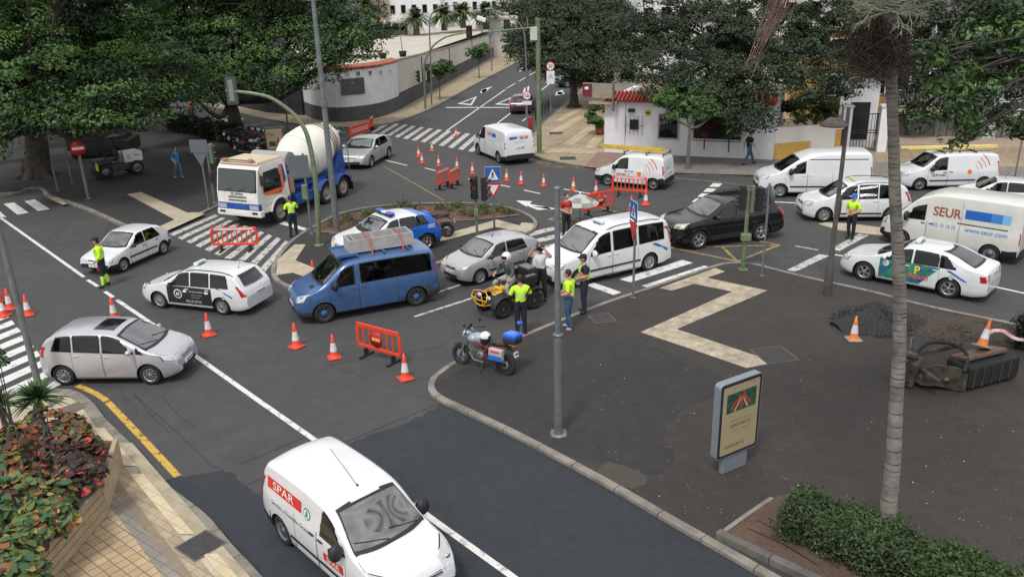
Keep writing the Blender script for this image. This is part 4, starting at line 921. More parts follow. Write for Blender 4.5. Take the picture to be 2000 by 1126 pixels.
S8 = SP(L=4.50, W=1.75, wb=2.81, fo=.84, wr=.32, zl=.2, paint=whitep, rim='alloy10', tw=.2, fr=.6, fa=.2, tum=.17, rad=.12,
  top=[(0, .55), (.03, .76), (.16, .90), (.95, 1.06), (1.7, 1.54), (2.0, 1.64), (2.9, 1.68), (3.95, 1.62), (4.2, 1.5), (4.4, 1.0), (4.50, .7)],
  belt=[(0, .82), (1.0, .98), (4.50, 1.05)], ws=(.90, 1.74), doors=[(1.22, 2.18), (2.20, 3.05)], win=[(1.28, 2.12, 1.72, 2.12), (2.24, 2.98, 2.24, 2.98), (3.08, 3.88, 3.08, 3.82)],
  hl=(.42, .70, .86, .05), hlm=mat('amber_lens'), tl=(.9, 1.3, .12, .72), gr=(.36, .68, .78), intake=(.5, .34, .46), pf=.52, pr=.75, mx=1.42, mirror_m=M_black, rails=(2.05, 3.9), rail_m=M_black, mould=.38, rw=(1.1, 1.5, .56, .9), plate='9102 HTR')
r8, c8 = make_car('taxi_minivan', S8, 'white people-carrier taxi with roof rails behind the blue-capped officer', 'taxi'); place(r8, S8, (1608, 433.8), (1739, 433), 'L')
f = MB(); f.box((0, 0, .06), (.14, .55, .10), mat('cream_plastic', (.62, .52, .25), .5), bev=.02); tb = f.build('roof_sign', r8); tb.location = (c8.lx(2.15), 0, c8.topz(2.15, 0))
S9 = SP(L=5.34, W=1.99, wb=3.30, fo=1.0, wr=.34, zl=.24, paint=whitep, rim='cap', tw=.22, fr=.7, fa=.22, tum=.09, rad=.16, crown=.05, bumper_m=M_black, bz=.55, bzr=.5, rb=.05, clad=.0, capm=True,
  top=[(0, .60), (.04, .92), (.25, 1.12), (.95, 1.30), (1.75, 1.86), (2.05, 1.98), (2.8, 2.24), (5.1, 2.24), (5.24, 2.16), (5.30, 1.3), (5.34, .7)],
  belt=[(0, .95), (.8, 1.12), (1.4, 1.20), (5.34, 1.24)], ws=(.90, 1.82), doors=[(1.22, 2.25), (2.27, 3.45, 'slide')], win=[(1.28, 2.12, 1.74, 2.12)],
  hl=(.52, .88, 1.05, .06), tl=(.95, 1.5, .06, .9), gr=(.42, .72, .92), pf=.6, pr=.8, mx=1.42, ms=1.5, mirror_m=M_black, mould=.56, rail=.30, rw=(1.3, 1.8, .66, .95), plate='3358 KLM')
r9, c9 = make_car('panel_van', S9, 'tall plain white panel van on the far side of the road by the restaurant', 'van'); place(r9, S9, (1522, 386), (1657, 386), 'L', smax=1.1)
decal(r9, 'roof_trim', lambda f: [c9.side_poly(f, [(2.3, 1.86), (5.05, 1.90)], M_black, sg, .008, (14, 1)) for sg in SIDES])
def rings(c, f, x, z, sg, k=1.0, n=4):
 P = [(x+.12*k*math.cos(t), z+.12*k*math.sin(t)) for t in np.linspace(0, 2*math.pi, 21)]; c.side_poly(f, P[:-1], M_oran, sg, .008)
 for i in range(n):
  r = (.42+.2*i)*k; a0, a1 = R(8+3*i), R(58-1*i); w0 = .02+.007*i
  P = [(x+r*math.cos(t), z+r*math.sin(t)) for t in np.linspace(a0, a1, 9)]+[(x+(r+w0)*math.cos(t), z+(r+w0)*math.sin(t)) for t in np.linspace(a1, a0, 9)]; c.side_poly(f, P, M_oran if i % 2 == 0 else M_redd, sg, .008)
S10 = SP(L=4.66, W=1.83, wb=3.08, fo=.85, wr=.31, zl=.2, paint=whitep, rim='steel', tw=.19, fr=.6, fa=.2, tum=.12, rad=.12, rb=.05, clad=.0,
     top=[(0, .55), (.03, .82), (.16, .96), (.95, 1.12), (1.55, 1.64), (1.8, 1.76), (2.4, 1.80), (4.4, 1.78), (4.56, 1.70), (4.62, 1.1), (4.66, .6)],
     belt=[(0, .84), (1.0, 1.0), (4.66, 1.06)], ws=(.90, 1.60), doors=[(1.18, 2.12), (2.14, 3.2, 'slide')], win=[(1.22, 2.05, 1.58, 2.05)],
     hl=(.40, .70, .86, .10), tl=(.9, 1.4, .05, .8), gr=(.36, .66, .78), intake=(.5, .36, .48), pf=.5, pr=.8, mx=1.32, ms=1.2, mirror_m=M_black, mould=.50, rail=.16, rw=(1.1, 1.56, .56, .95), plate='1186 JWX', handle_m=M_black)
r10, c10 = make_car('service_van', S10, 'white service van with orange arcs and a pale roof pipe by the stone wall', 'van'); place(r10, S10, (1794.4, 372.4), (1917.5, 370), 'L')
def d10(f):
 for sg in SIDES: rings(c10, f, 3.18, .92, sg, .95); c10.side_text(f, 'circet', .22, M_blackletter, 1.75, .78, sg, .012, sx=1.2)
decal(r10, 'logo_decal', d10)
S11 = SP(L=3.90, W=1.70, wb=2.513, fo=.80, wr=.29, zl=.2, paint=whitep, rim='steel', tw=.18, fr=.6, fa=.22, tum=.12, rad=.12, rb=.05, bumper_m=M_black, bz=.52, bzr=.58,
     top=[(0, .50), (.03, .72), (.14, .86), (.85, 1.06), (1.45, 1.58), (1.7, 1.68), (2.3, 1.72), (3.6, 1.70), (3.80, 1.62), (3.86, 1.0), (3.90, .6)],
     belt=[(0, .82), (.9, .96), (3.90, 1.02)], ws=(.80, 1.50), doors=[(1.05, 1.98), (2.0, 2.8, 'slide')], win=[(1.10, 1.90, 1.46, 1.90)],
     hl=(.40, .66, .82, .10), tl=(.8, 1.25, .07, .72), gr=(.30, .60, .70), pf=.45, pr=.8, mx=1.18, ms=1.2, mirror_m=M_black, rail=.16, plate='4471 HZN', handle_m=M_black, clad=.28, cladw=.03)
r11, c11 = make_car('service_van', S11, 'small white service van with orange arcs and yellow ladder by the restaurant kerb', 'van'); place(r11, S11, (1186.2, 362.7), (1275, 371.3), 'L')
def d11(f):
 for sg in SIDES: rings(c11, f, 2.55, .78, sg, .95); c11.side_text(f, 'circet', .2, M_blackletter, 1.58, .70, sg, .012, sx=1.2)
 if SIDES[0] > 0: text_on(f, 'circet', .16, M_blackletter, (c11.lx(3.90), .3, 1.1), (0, -1, 0), (0, 0, 1), .01)
decal(r11, 'logo_decal', d11)
def ladder(name, L_, w_, m, label, cat):
 f = MB()
 for sy in (1, -1): f.box((0, sy*w_/2, .04), (L_, .04, .08), m, bev=.006); f.box((.15, sy*w_/2*.72, .13), (L_*.97, .035, .07), m, bev=.006)
 n = int(L_/.28)
 for k in range(n): x = -L_/2+.2+k*.28; f.tube([(x, -w_/2, .04), (x, w_/2, .04)], .015, m, 6); f.tube([(x+.1, -w_/2*.72, .13), (x+.1, w_/2*.72, .13)], .014, m, 6)
 return f.build(name, label=label, cat=cat)
M_ladder = mat('yellow_fibreglass', (.55, .38, .05), .6, var=.15)
def carM(r): return Matrix.Translation(r.location) @ Matrix.Rotation(r.rotation_euler.z, 4, 'Z') @ Matrix.Scale(r.scale.x, 4)
ld = ladder('ladder', 3.5, .42, M_ladder, 'yellow ladder lying on the roof of the small van at the restaurant kerb', 'ladder'); on_car(ld, carM(r11), c11.lx(1.9), -.1, 1.81)
f = MB()
for x in (-.7, .5, 1.4): f.box((-x, 0, .0), (.05, 1.2, .04), M_black, bev=.006); f.tube([(-x, .56, -.1), (-x, .6, .12)], .02, M_black, 6); f.tube([(-x, -.56, -.1), (-x, -.6, .12)], .02, M_black, 6)
o = f.build('roof_rack', r11); o.location = (c11.lx(2.3), 0, 1.77)
f = MB(); f.tube([(-2.3, 0, .11), (2.4, 0, .11)], .11, mat('pale_yellow_pipe', (.52, .42, .20), .6, var=.12), 14); f.tube([(-2.3, 0.2, .08), (2.1, .2, .08)], .05, M_ladder, 10)
o = f.build('long_pole', label='long pale yellow pipe lying on the roof of the van near the stone wall', cat='pipe'); on_car(o, carM(r10), c10.lx(2.4), .1, 1.87)
f = MB()
for x in (-.6, .9): f.box((-x, 0, .02), (.05, 1.3, .05), M_black, bev=.006); f.tube([(-x, .3, .0), (-x, .32, .25)], .015, M_black, 6)
o = f.build('roof_rack', r10); o.location = (c10.lx(2.6), 0, 1.80)
S12 = SP(L=4.26, W=1.79, wb=2.62, fo=.87, wr=.32, paint=silver2, rim='alloy5', tw=.21, fr=.65, fa=.22,
     top=[(0, .50), (.03, .68), (.14, .80), (1.15, .98), (1.85, 1.38), (2.15, 1.45), (3.0, 1.45), (3.7, 1.36), (4.05, 1.02), (4.2, .88), (4.26, .65)],
     belt=[(0, .74), (1.1, .92), (4.26, 1.0)], ws=(1.08, 1.88), doors=[(1.35, 2.3), (2.32, 3.1)], win=[(1.38, 2.25, 1.85, 2.25), (2.36, 3.42, 2.36, 3.20)],
     hl=(.38, .60, .72, .06), tl=(.72, .92, .16, .6), gr=(.38, .62, .69), grc=True, intake=(.55, .30, .44), pf=.49, pr=.65, mx=1.48, rw=(1.05, 1.3, .58, .88), plate='9027 KJC')
r12, c12 = make_car('hatchback_car', S12, 'silver five-door hatchback driving past the mixer truck by the far red barriers', 'car'); place(r12, S12, (726.5, 326.5), (760.5, 308.3), 'L', smin=.9, smax=1.1)
S13 = SP(L=4.90, W=1.90, wb=3.0, fo=.90, wr=.34, zl=.22, paint=whitep, rim='steel', tw=.21, fr=.6, fa=.2, tum=.10, rad=.14, crown=.05, rb=.05, bumper_m=M_black, bz=.5, bzr=.52,
     top=[(0, .55), (.04, .86), (.2, 1.04), (.85, 1.22), (1.5, 1.80), (1.75, 1.92), (2.3, 1.97), (4.6, 1.95), (4.78, 1.86), (4.86, 1.2), (4.90, .6)],
     belt=[(0, .9), (.9, 1.12), (4.90, 1.16)], ws=(.80, 1.56), doors=[(1.12, 2.05), (2.07, 3.2, 'slide')], win=[(1.16, 1.98, 1.52, 1.98)],
     hl=(.48, .72, .90, .05), tl=(.92, 1.30, .06, .82), gr=(.4, .7, .82), pf=.5, mx=1.28, ms=1.3, mirror_m=M_black, pr=.98, rail=.17, plate='0712 KMR')
r13, c13 = make_car('courier_van', S13, 'white courier van with red and blue lettering turning into the side street', 'van'); place(r13, S13, (934.3, 302.2), (973.5, 319), 'L', smin=.9)
def d13(f):
 for sg in SIDES: c13.side_text(f, 'SEUR', .26, M_redd, 2.62, 1.50, sg, .02); c13.side_poly(f, [(3.0, 1.40), (3.55, 1.60)], M_blue, sg, .008, (6, 3)); c13.side_text(f, 'www.seur.com', .13, M_lblue, 2.9, 1.16, sg, .004)
 if SIDES[0] < 0: return
 xr_ = c13.front(0, 1.5, True); f.add([(c13.lx(xr_)-.012, .62, 1.42), (c13.lx(xr_)-.012, .12, 1.42), (c13.lx(c13.front(0, 1.58, True))-.012, .12, 1.58), (c13.lx(c13.front(0, 1.58, True))-.012, .62, 1.58)], [(0, 1, 2, 3)], M_blue, False)
 text_on(f, 'SEUR', .24, M_redd, (c13.lx(xr_)-.03, -.26, 1.5), (0, -1, 0), (.06, 0, 1), .02)
 text_on(f, 'www.seur.com', .1, M_lblue, (c13.lx(c13.front(0, 1.32, True))-.03, 0, 1.3), (0, -1, 0), (.06, 0, 1), .0)
decal(r13, 'logo_decal', d13)
S14 = SP(L=4.0, W=1.70, wb=2.46, fo=.80, wr=.30, paint=maroon, rim='alloy5', tw=.19, fr=.6, fa=.2,
     top=[(0, .5), (.03, .68), (.14, .8), (1.0, .95), (1.7, 1.36), (1.95, 1.43), (2.8, 1.43), (3.5, 1.34), (3.8, 1.0), (3.94, .86), (4.0, .65)], belt=[(0, .74), (1, .9), (4, .96)], ws=(.95, 1.72),
     doors=[(1.2, 2.2), (2.22, 3.0)], win=[(1.24, 2.15, 1.68, 2.15), (2.26, 3.2, 2.26, 3.0)], hl=(.36, .6, .72, .06), tl=(.72, .95, .12, .58), gr=(.3, .6, .68), pf=.48, pr=.78, mx=1.32, rw=(1.04, 1.3, .54, .88), plate='5518 FNC')
r14, c14 = make_car('hatchback_car', S14, 'dark red hatchback waiting at the stop line of the side street', 'car')
a, b = G(1001.5, 221), G(1033, 221.5); h = (G(1050, 160)-G(1010, 200)).normalized(); mid = (a+b)/2+h*S14['wb']/2; r14.location = mid; r14.rotation_euler = (0, 0, math.atan2(h.y, h.x)); r14.scale = (1.02,)*3
S15 = dict(S7); S15.update(paint=greenp, rim='cap'); r15, c15 = make_car('suv_car', S15, 'dark green car parked in shade under the tree up the side street', 'car'); p = G(1124, 168); r15.location = p; r15.rotation_euler = (0, 0, R(200))
S16 = SP(L=5.41, W=2.05, wb=3.45, fo=.95, wr=.35, zl=.26, paint=creamp, rim='steel', tw=.22, fr=.6, fa=.22, tum=.04, rad=.12, crown=.04, rb=.02, bumper_m=M_black, bz=.62, bzr=.5,
     top=[(0, .62), (.05, 1.0), (.22, 1.2), (.72, 1.42), (1.35, 2.12), (1.6, 2.26), (2.2, 2.50), (5.28, 2.52), (5.37, 2.46), (5.39, 1.4), (5.41, .6)],
     belt=[(0, 1.05), (.7, 1.28), (5.41, 1.34)], ws=(.66, 1.42), doors=[(1.0, 1.90), (1.92, 3.15, 'slide')], win=[(1.0, 1.78, 1.30, 1.78)],
     hl=(.56, .86, 1.1, .08), tl=(.85, 1.35, .04, .92), gr=(.42, .8, .98), pf=.62, pr=.95, mx=1.1, ms=1.7, mirror_m=M_black, rail=.42, plate='5586 HGF', handle_m=M_black)
r16, c16 = make_car('courier_van', S16, 'large off-white courier van with big lettering behind the painted taxi', 'van'); place(r16, S16, (1763, 481), (1921, 510), 'L', smin=.9, smax=1.1)
def d16(f):
 for sg in SIDES:
  c16.side_text(f, 'SEUR', .52, M_brown, 2.62, 1.72, sg, .025, sx=.9)
  for x0_, x1_, m_ in ((3.30, 4.25, M_blue), (4.25, 4.65, mat('mid_blue_decal', (.05, .22, .55), .4)), (4.65, 4.95, M_lblue)): c16.side_poly(f, [(x0_, 1.60), (x1_, 1.97)], m_, sg, .007, (4, 3))
  c16.side_text(f, '902 10 10 10', .21, M_blue, 2.55, 1.17, sg, .008, sx=.85); c16.side_text(f, 'www.seur.com', .27, mat('mid_blue_decal'), 4.15, 1.17, sg, .012, sx=.95)
  c16.side_poly(f, [(3.05, 1.36), (4.9, 1.40)], M_black, sg, .012, (12, 1)); c16.line(f, [(3.18, .5), (3.18, 2.3)], sg, r=.005)
decal(r16, 'logo_decal', d16)
S17 = SP(L=4.67, W=1.81, wb=2.686, fo=.90, wr=.33, paint=whitep, rim='alloy5', tw=.21, fr=.7, fa=.22,
     top=[(0, .5), (.03, .68), (.14, .80), (1.2, .98), (1.98, 1.38), (2.3, 1.46), (3.0, 1.46), (3.5, 1.40), (4.2, 1.08), (4.55, 1.03), (4.62, .95), (4.67, .65)],
     belt=[(0, .74), (1.2, .92), (4.67, 1.0)], ws=(1.14, 2.0), doors=[(1.42, 2.4), (2.42, 3.25)], win=[(1.46, 2.34, 1.96, 2.34), (2.46, 3.18, 2.46, 3.14), (3.24, 3.72, 3.22, 3.40)],
     hl=(.42, .62, .74, .04), tl=(.72, .92, .16, .50), gr=(.40, .56, .70), intake=(.55, .3, .42), pf=.45, pr=.86, mx=1.55, rw=(1.10, 1.40, .60, .82), rearwiper=False, plate='6642 KVB')
r17, c17 = make_car('saloon_taxi', S17, 'white saloon taxi with a multicoloured mural painted on its doors', 'taxi'); place(r17, S17, (1685, 547.6), (1848.5, 581.9), 'L'); taxi_light(r17, c17, 2.3)
M_mural = mat('mural_paint', (.008, .06, .22), .4, col2=(.05, .26, .10), vscale=3.5, detail=4)
def d17(f):
 for sg in SIDES:
  P = [(1.40, .30), (1.38, .90), (2.4, .955), (3.28, .965), (2.9, .6), (2.72, .30)]
  q = [(1.40+1.84*u, z) for u in (0, 1) for z in (0, 1)]
  rows = []
  for u in np.linspace(0, 1, 18):
   rows.append([Vector((c17.lx(x), sg*c17.side(x, z), z)) for v in np.linspace(0, 1, 6) for x, z in [((1.38+u*(1.30+.58*v)), .29+v*.655)]])
  c17.grid(f, rows, M_mural, .006, Vector((rows[0][0].x, 0, .6)))
  P = [(1.58+.11*math.cos(t), .80+.11*math.sin(t)) for t in np.linspace(0, 2*math.pi, 17)]; c17.side_poly(f, P[:-1], mat('pale_green', (.45, .7, .6), .5), sg, .009)
  c17.side_text(f, 'S', .34, M_yeld, 1.95, .70, sg, .01, off=.010); c17.side_text(f, 'P', .36, M_yeld, 2.58, .74, sg, .02, off=.010); c17.side_text(f, 'Ream', .27, mat('red_pink', (.65, .12, .12), .5), 2.65, .54, sg, .02, off=.012)
  c17.side_poly(f, [(3.45, .92), (3.55, .94), (4.12, .66), (4.0, .66)], M_blue, sg, .012)
  P = [(3.62+.07*math.cos(t), .72+.09*math.sin(t)) for t in np.linspace(0, 2*math.pi, 13)]; c17.side_poly(f, P[:-1], mat('crest'), sg, .010)
decal(r17, 'mural_decal', d17)
S18 = dict(S5); S18.update(paint=whitep, rim='cap', plate='1450 DKX'); r18, c18 = make_car('hatchback_car', S18, 'white hatchback partly hidden behind the large courier van at the right edge of the road', 'car'); place(r18, S18, (1905, 408), (2013, 416), 'L')
S19 = SP(L=4.38, W=1.81, wb=2.73, fo=.90, wr=.32, zl=.2, paint=whitep, rim='steel', tw=.2, fr=.75, fa=.24, tum=.15, rad=.17, crown=.06, rb=.06, bumper_m=M_black, bz=.5, bzr=.55, rr=.6,
     top=[(0, .50), (.03, .74), (.16, .90), (.98, 1.12), (1.62, 1.62), (1.95, 1.76), (2.7, 1.81), (3.9, 1.78), (4.20, 1.68), (4.33, 1.1), (4.38, .6)],
     belt=[(0, .84), (1.0, 1.02), (4.38, 1.08)], ws=(.90, 1.70), doors=[(1.22, 2.18), (2.2, 3.0, 'slide')], win=[(1.22, 2.06, 1.62, 1.96)],
     hl=(.44, .70, .88, .12), tl=(.85, 1.35, .06, .78), gr=(.40, .66, .78), grn=2, grc=True, intake=(.6, .34, .50), pf=.56, pr=.8, mx=1.30, ms=1.45, mirror_m=M_black, mould=.46, rail=.20, aerial=1.98, aer_h=.42, aer_d=-.85, wsw=.84, wst=.82, plate='7261 KZT', handle_m=M_black, steer=0)
r19, c19 = make_car('delivery_van', S19, 'white delivery van with red side sign on the fresh asphalt in front', 'van')
h = (G(1000, 1124)-G(600, 848)).normalized(); B = G(557, 1062); n = Vector((h.y, -h.x, 0)); r19.location = B+h*S19['wb']/2-n*(S19['W']/2-.03); r19.rotation_euler = (0, 0, math.atan2(h.y, h.x)); r19.scale = (.94, .90, .94); r19.location += n*.10-h*.10
def d19(f):
 for sg in SIDES:
  c19.side_poly(f, [(2.72, 1.18), (4.02, 1.42)], M_redd, sg, .007, (14, 4)); c19.side_text(f, 'SPAR', .24, M_plate, 3.4, 1.30, sg, .004, sx=1.5, off=.013)
  P = [(2.52+.12*math.cos(t), 1.26+.12*math.sin(t)) for t in np.linspace(0, 2*math.pi, 25)]; c19.side_poly(f, P[:-1], M_green, sg, .007)
  P = [(2.52+.095*math.cos(t), 1.26+.095*math.sin(t)) for t in np.linspace(0, 2*math.pi, 25)]; c19.side_poly(f, P[:-1], M_plate, sg, .010)
  for k in range(3): c19.side_poly(f, [(2.46+.012*k, 1.20+.045*k), (2.58-.012*k, 1.20+.045*k), (2.52, 1.28+.035*k)], M_green, sg, .012+.0015*k)
  c19.side_text(f, 'Servicio a Domicilio Gratuito', .135, M_green, 3.10, .92, sg, .004, sx=.95)
  c19.side_poly(f, [(1.30, .60), (1.95, .76)], M_redd, sg, .009, (8, 3)); c19.side_text(f, 'SPAR', .15, M_plate, 1.62, .68, sg, .004, sx=1.3, off=.014)
decal(r19, 'logo_decal', d19)
f = MB(); hz = .9; c19.fr_patch(f, mat('yellow_sticker', (.6, .65, .15), .6), -.62, -.50, 1.52, 1.57, .016); f.build('sticker', r19)
S20 = SP(L=4.30, W=1.82, wb=2.638, fo=.85, wr=.34, zl=.24, paint=bluepol, rim='alloy5', tw=.21, fr=.65, fa=.2, clad=.34,
     top=[(0, .56), (.03, .80), (.15, .95), (1.15, 1.10), (1.85, 1.52), (2.15, 1.60), (3.1, 1.58), (3.75, 1.50), (4.05, 1.15), (4.22, 1.0), (4.30, .75)],
     belt=[(0, .86), (1.1, 1.03), (4.30, 1.14)], ws=(1.08, 1.88), doors=[(1.35, 2.3), (2.32, 3.1)], win=[(1.40, 2.25, 1.86, 2.25), (2.36, 3.05, 2.36, 3.02), (3.10, 3.62, 3.10, 3.42)],
     hl=(.46, .74, .88, .04), tl=(.92, 1.1, .16, .6), gr=(.4, .62, .74), intake=(.5, .36, .5), pf=.55, pr=.8, mx=1.5, rw=(1.18, 1.42, .58, .88), plate='8093 LBW')
r20, c20 = make_car('police_car', S20, 'white and blue police car with light bar on the island behind the blue van', 'police car')
h = (G(700, 521, KH)-G(838, 487, KH)).normalized(); B = G(838, 488, KH); n = Vector((-h.y, h.x, 0)); r20.location = B+h*S20['wb']/2-n*(S20['W']/2-.03); r20.rotation_euler = (0, 0, math.atan2(h.y, h.x)); r20.scale = (.96,)*3
for ch in r20.children:
 if ch.name.split('.')[0] in ('body', 'bonnet', 'door', 'bumper', 'roof'):
  ch.data.materials.clear() if False else None
  me = ch.data; mi = {m.name: i for i, m in enumerate(me.materials)}
  if bluepol.name in mi:
   me.materials.append(whitep); k = len(me.materials)-1; ib = mi[bluepol.name]
   for p in me.polygons:
    if p.material_index == ib:
     xx = c20.x0-p.center.x
     if (xx < 3.0 - .9*(p.center.z-.6) or (p.center.z > 1.45 and xx < 3.2)) and not (ch.name.startswith('door') and p.center.z < .62): p.material_index = k
f = MB(); z = c20.topz(2.15, 0)+.06
f.box((0, 0, 0), (.26, 1.15, .05), M_black, bev=.01); f.box((0, 0, .055), (.22, .35, .07), M_white, bev=.02)
bl = mat('blue_beacon', (.01, .10, .6), .15, coat=1)
for sy in (1, -1): f.box((0, sy*.38, .065), (.24, .38, .09), bl, bev=.03)
o = f.build('light_bar', r20); o.location = (c20.lx(2.15), 0, z)
decal(r20, 'police_lettering', lambda f: [(c20.side_text(f, 'POLICIA', .22, M_blue, 2.1, .78, sg, .01), c20.side_text(f, '092', .22, M_plate, 3.75, .98, sg, .012)) for sg in SIDES])
# MIXER TRUCK
M_dusty = mat('dusty_white_cab', (.66, .62, .56), .6, col2=(.80, .79, .77), vscale=1.6)
M_cabroof = mat('dusty_cab_roof', (.52, .40, .29), .85, col2=(.62, .50, .38), vscale=2)
M_tblue = mat('truck_blue', (.015, .075, .30), .5, var=.35, vscale=2.5)
M_drum = mat('dusty_drum', (.66, .63, .55), .7, col2=(.76, .74, .68), vscale=.9, detail=8)
M_tank = mat('dusty_tank', (.30, .29, .27), .7, col2=(.38, .36, .33), vscale=2)
def mixer():
 root = empty('mixer_truck', label='blue and white concrete mixer truck with cream drum at the striped crossing', cat='truck')
 f = MB(); hw = 1.22
 prof = [(1.33, .62), (1.36, 1.15), (1.34, 1.62), (1.12, 2.62), (.95, 2.86), (-.55, 2.90), (-.72, 2.75), (-.74, .95), (.62, .95)]
 arch = [(.58*math.cos(t), .56+.60*math.sin(t)) for t in np.linspace(R(25), R(155), 9)]
 pr = [(1.33, .70), (1.36, 1.15), (1.34, 1.62), (1.12, 2.60), (.95, 2.78), (-.60, 2.80), (-.72, 2.7), (-.74, .9)]+[(x, z) for x, z in arch[::-1]]+[(.60, .70)]
 n = len(pr); tri = fill([(a, b) for a, b in pr])
 for sg in (1, -1):
  yy = lambda x, z: sg*(hw-.10*max(0, (z-1.6))-(.10 if x > 1.3 else 0))
  f.add([(x, yy(x, z), z) for x, z in pr], tri, M_dusty, False)
 vs = [(x, hw-.10*max(0, (z-1.6))-(.10 if x > 1.3 else 0), z) for x, z in pr]; vs += [(x, -y, z) for x, y, z in vs]
 f.add(vs, [(i, (i+1) % n, (i+1) % n+n, i+n) for i in range(n)], M_dusty, False)
 f.build('cab', root)
 f = MB(); f.box((.18, 0, 2.86), (1.72, 2.14, .16), M_cabroof, bev=.06, seg=3, taper=(.93, .95)); f.build('cab_roof', root)
 f = MB(); f.tube([(1.02, .95, 2.99), (1.05, .5, 3.0), (1.05, -.5, 3.0), (1.02, -.95, 2.99)], .03, M_galv); f.box((1.0, .7, 3.0), (.16, .2, .1), M_orange, bev=.02); f.box((1.0, -.7, 3.0), (.16, .2, .1), M_orange, bev=.02); f.build('roof_lamp_bar', root)
 f = MB(); f.quad((1.355, 1.02, 1.68), (1.355, -1.02, 1.68), (1.165, -.98, 2.58), (1.165, .98, 2.58), mat('cab_windscreen', (.03, .05, .045), .06, spec=.7, ior=1.7)); f.quad((1.345, 1.07, 1.64), (1.345, -1.07, 1.64), (1.15, -1.03, 2.62), (1.15, 1.03, 2.62), M_black)
 wsd = f.build('windscreen', root, fix=False)
 wp = MB()
 for y in (-.7, 0, .7): wp.tube([(1.375, y, 1.66), (1.345, y+.42, 1.80)], .012, M_black, 5)
 wp.build('wiper', wsd)
 for sg in (1, -1):
  f = MB(); P = [(.98, 1.66), (.80, 2.42), (-.05, 2.46), (-.15, 2.40), (-.15, 1.66)]
  f.add([(x, sg*(hw-.10*max(0, z-1.6)+.012), z) for x, z in P], fill(P), M_glass, False); P2 = [(1.04, 1.61), (.84, 2.47), (-.05, 2.51), (-.20, 2.45), (-.20, 1.61)]; f.add([(x, sg*(hw-.10*max(0, z-1.6)+.006), z) for x, z in P2], fill(P2), M_black, False); f.build('window', root, fix=False)
  m = MB(); m.tube([(1.15, sg*1.15, 2.5), (1.28, sg*1.38, 2.45), (1.28, sg*1.38, 1.95)], .02, M_black, 6); m.box((1.26, sg*1.42, 2.2), (.10, .24, .46), M_black, bev=.03, seg=3, smooth=True); m.build('mirror', root)
  d = MB(); d.box((-.22, sg*(hw+.004-.06), 1.55), (.02, .02, 1.3), M_under); d.box((-.05, sg*(hw+.015), 1.45), (.18, .02, .04), M_black); d.build('door_gap', root)
  P = [(-.20, 1.62), (-.28, 2.72), (-.45, 2.72), (-.55, 1.75), (-.2, 1.35), (.9, 1.50), (.9, 1.40), (-.25, 1.22)]
  dz = MB(); P = [(-.24, 1.64), (-.24, 2.60), (-.36, 2.60), (-.40, 1.60), (-.10, 1.35), (.95, 1.50), (.95, 1.60)]; dz.add([(x, sg*(hw-.10*max(0, z-1.6)+.005), z) for x, z in P], fill(P), M_oran, False)
  P = [(-.42, 1.70), (-.40, 2.60), (-.52, 2.60), (-.60, 1.9)]; dz.add([(x, sg*(hw-.10*max(0, z-1.6)+.005), z) for x, z in P], fill(P), M_tblue, False); dz.build('livery_stripe', root, fix=False)
 f = MB()
 for z in (1.42, 1.27): f.box((1.365, 0, z), (.02, .98, .07), mat('grille_grey', (.14, .12, .11), .7), bev=.005)
 f.build('grille', root)
 f = MB(); text_on(f, 'SCANIA', .17, M_blackletter, (1.375, 0, 1.56), (0, 1, 0), (-.06, 0, 1), .015, sx=1.15); f.build('front_lettering', root)
 f = MB(); f.box((1.30, 0, 1.0), (.18, 2.36, .30), M_tblue, bev=.04); f.build('front_panel', root)
 f = MB(); f.box((1.26, 0, .70), (.28, 2.42, .30), M_dusty, bev=.05, seg=3); f.box((1.30, .9, .74), (.22, .3, .1), M_black); f.box((1.30, -.9, .74), (.22, .3, .1), M_black); f.box((1.41, .0, .70), (.01, .52, .12), M_plate); f.build('bumper', root)
 for sg in (1, -1):
  f = MB(); f.box((1.385, sg*.88, .98), (.03, .48, .20), M_lens, bev=.01); f.build('headlight', root)
  f = MB(); P = [(.70*math.cos(t), .56+.70*math.sin(t)) for t in np.linspace(R(10), R(170), 14)]; vs = []
  for x, z in P: vs += [(x, sg*1.24, z), (x, sg*.88, z), (x*.9, sg*1.24, .56+(z-.56)*.9)]
  fs = []
  for i in range(len(P)-1): a = i*3; fs += [(a, a+1, a+4, a+3), (a, a+3, a+5, a+2)]
  f.add(vs, fs, M_dusty, True); f.build('mudguard', root)
 f = MB()
 for sg in (1, -1): f.box((-2.7, sg*.42, .95), (6.2, .10, .28), M_tblue)
 f.box((-1.9, .88, .72), (1.3, .5, .5), M_tblue, bev=.05); f.box((-1.9, -.88, .72), (1.3, .5, .5), M_tblue, bev=.05)
 f.box((-5.7, 0, .85), (.12, 2.3, .2), M_black); f.box((-1.05, .98, 1.55), (.3, .34, .85), mat('copper_box', (.38, .22, .15), .7, var=.2), bev=.04); f.build('chassis', root)
 f = MB(); f.prism([(0, 0)], 0, M_tblue) if False else None
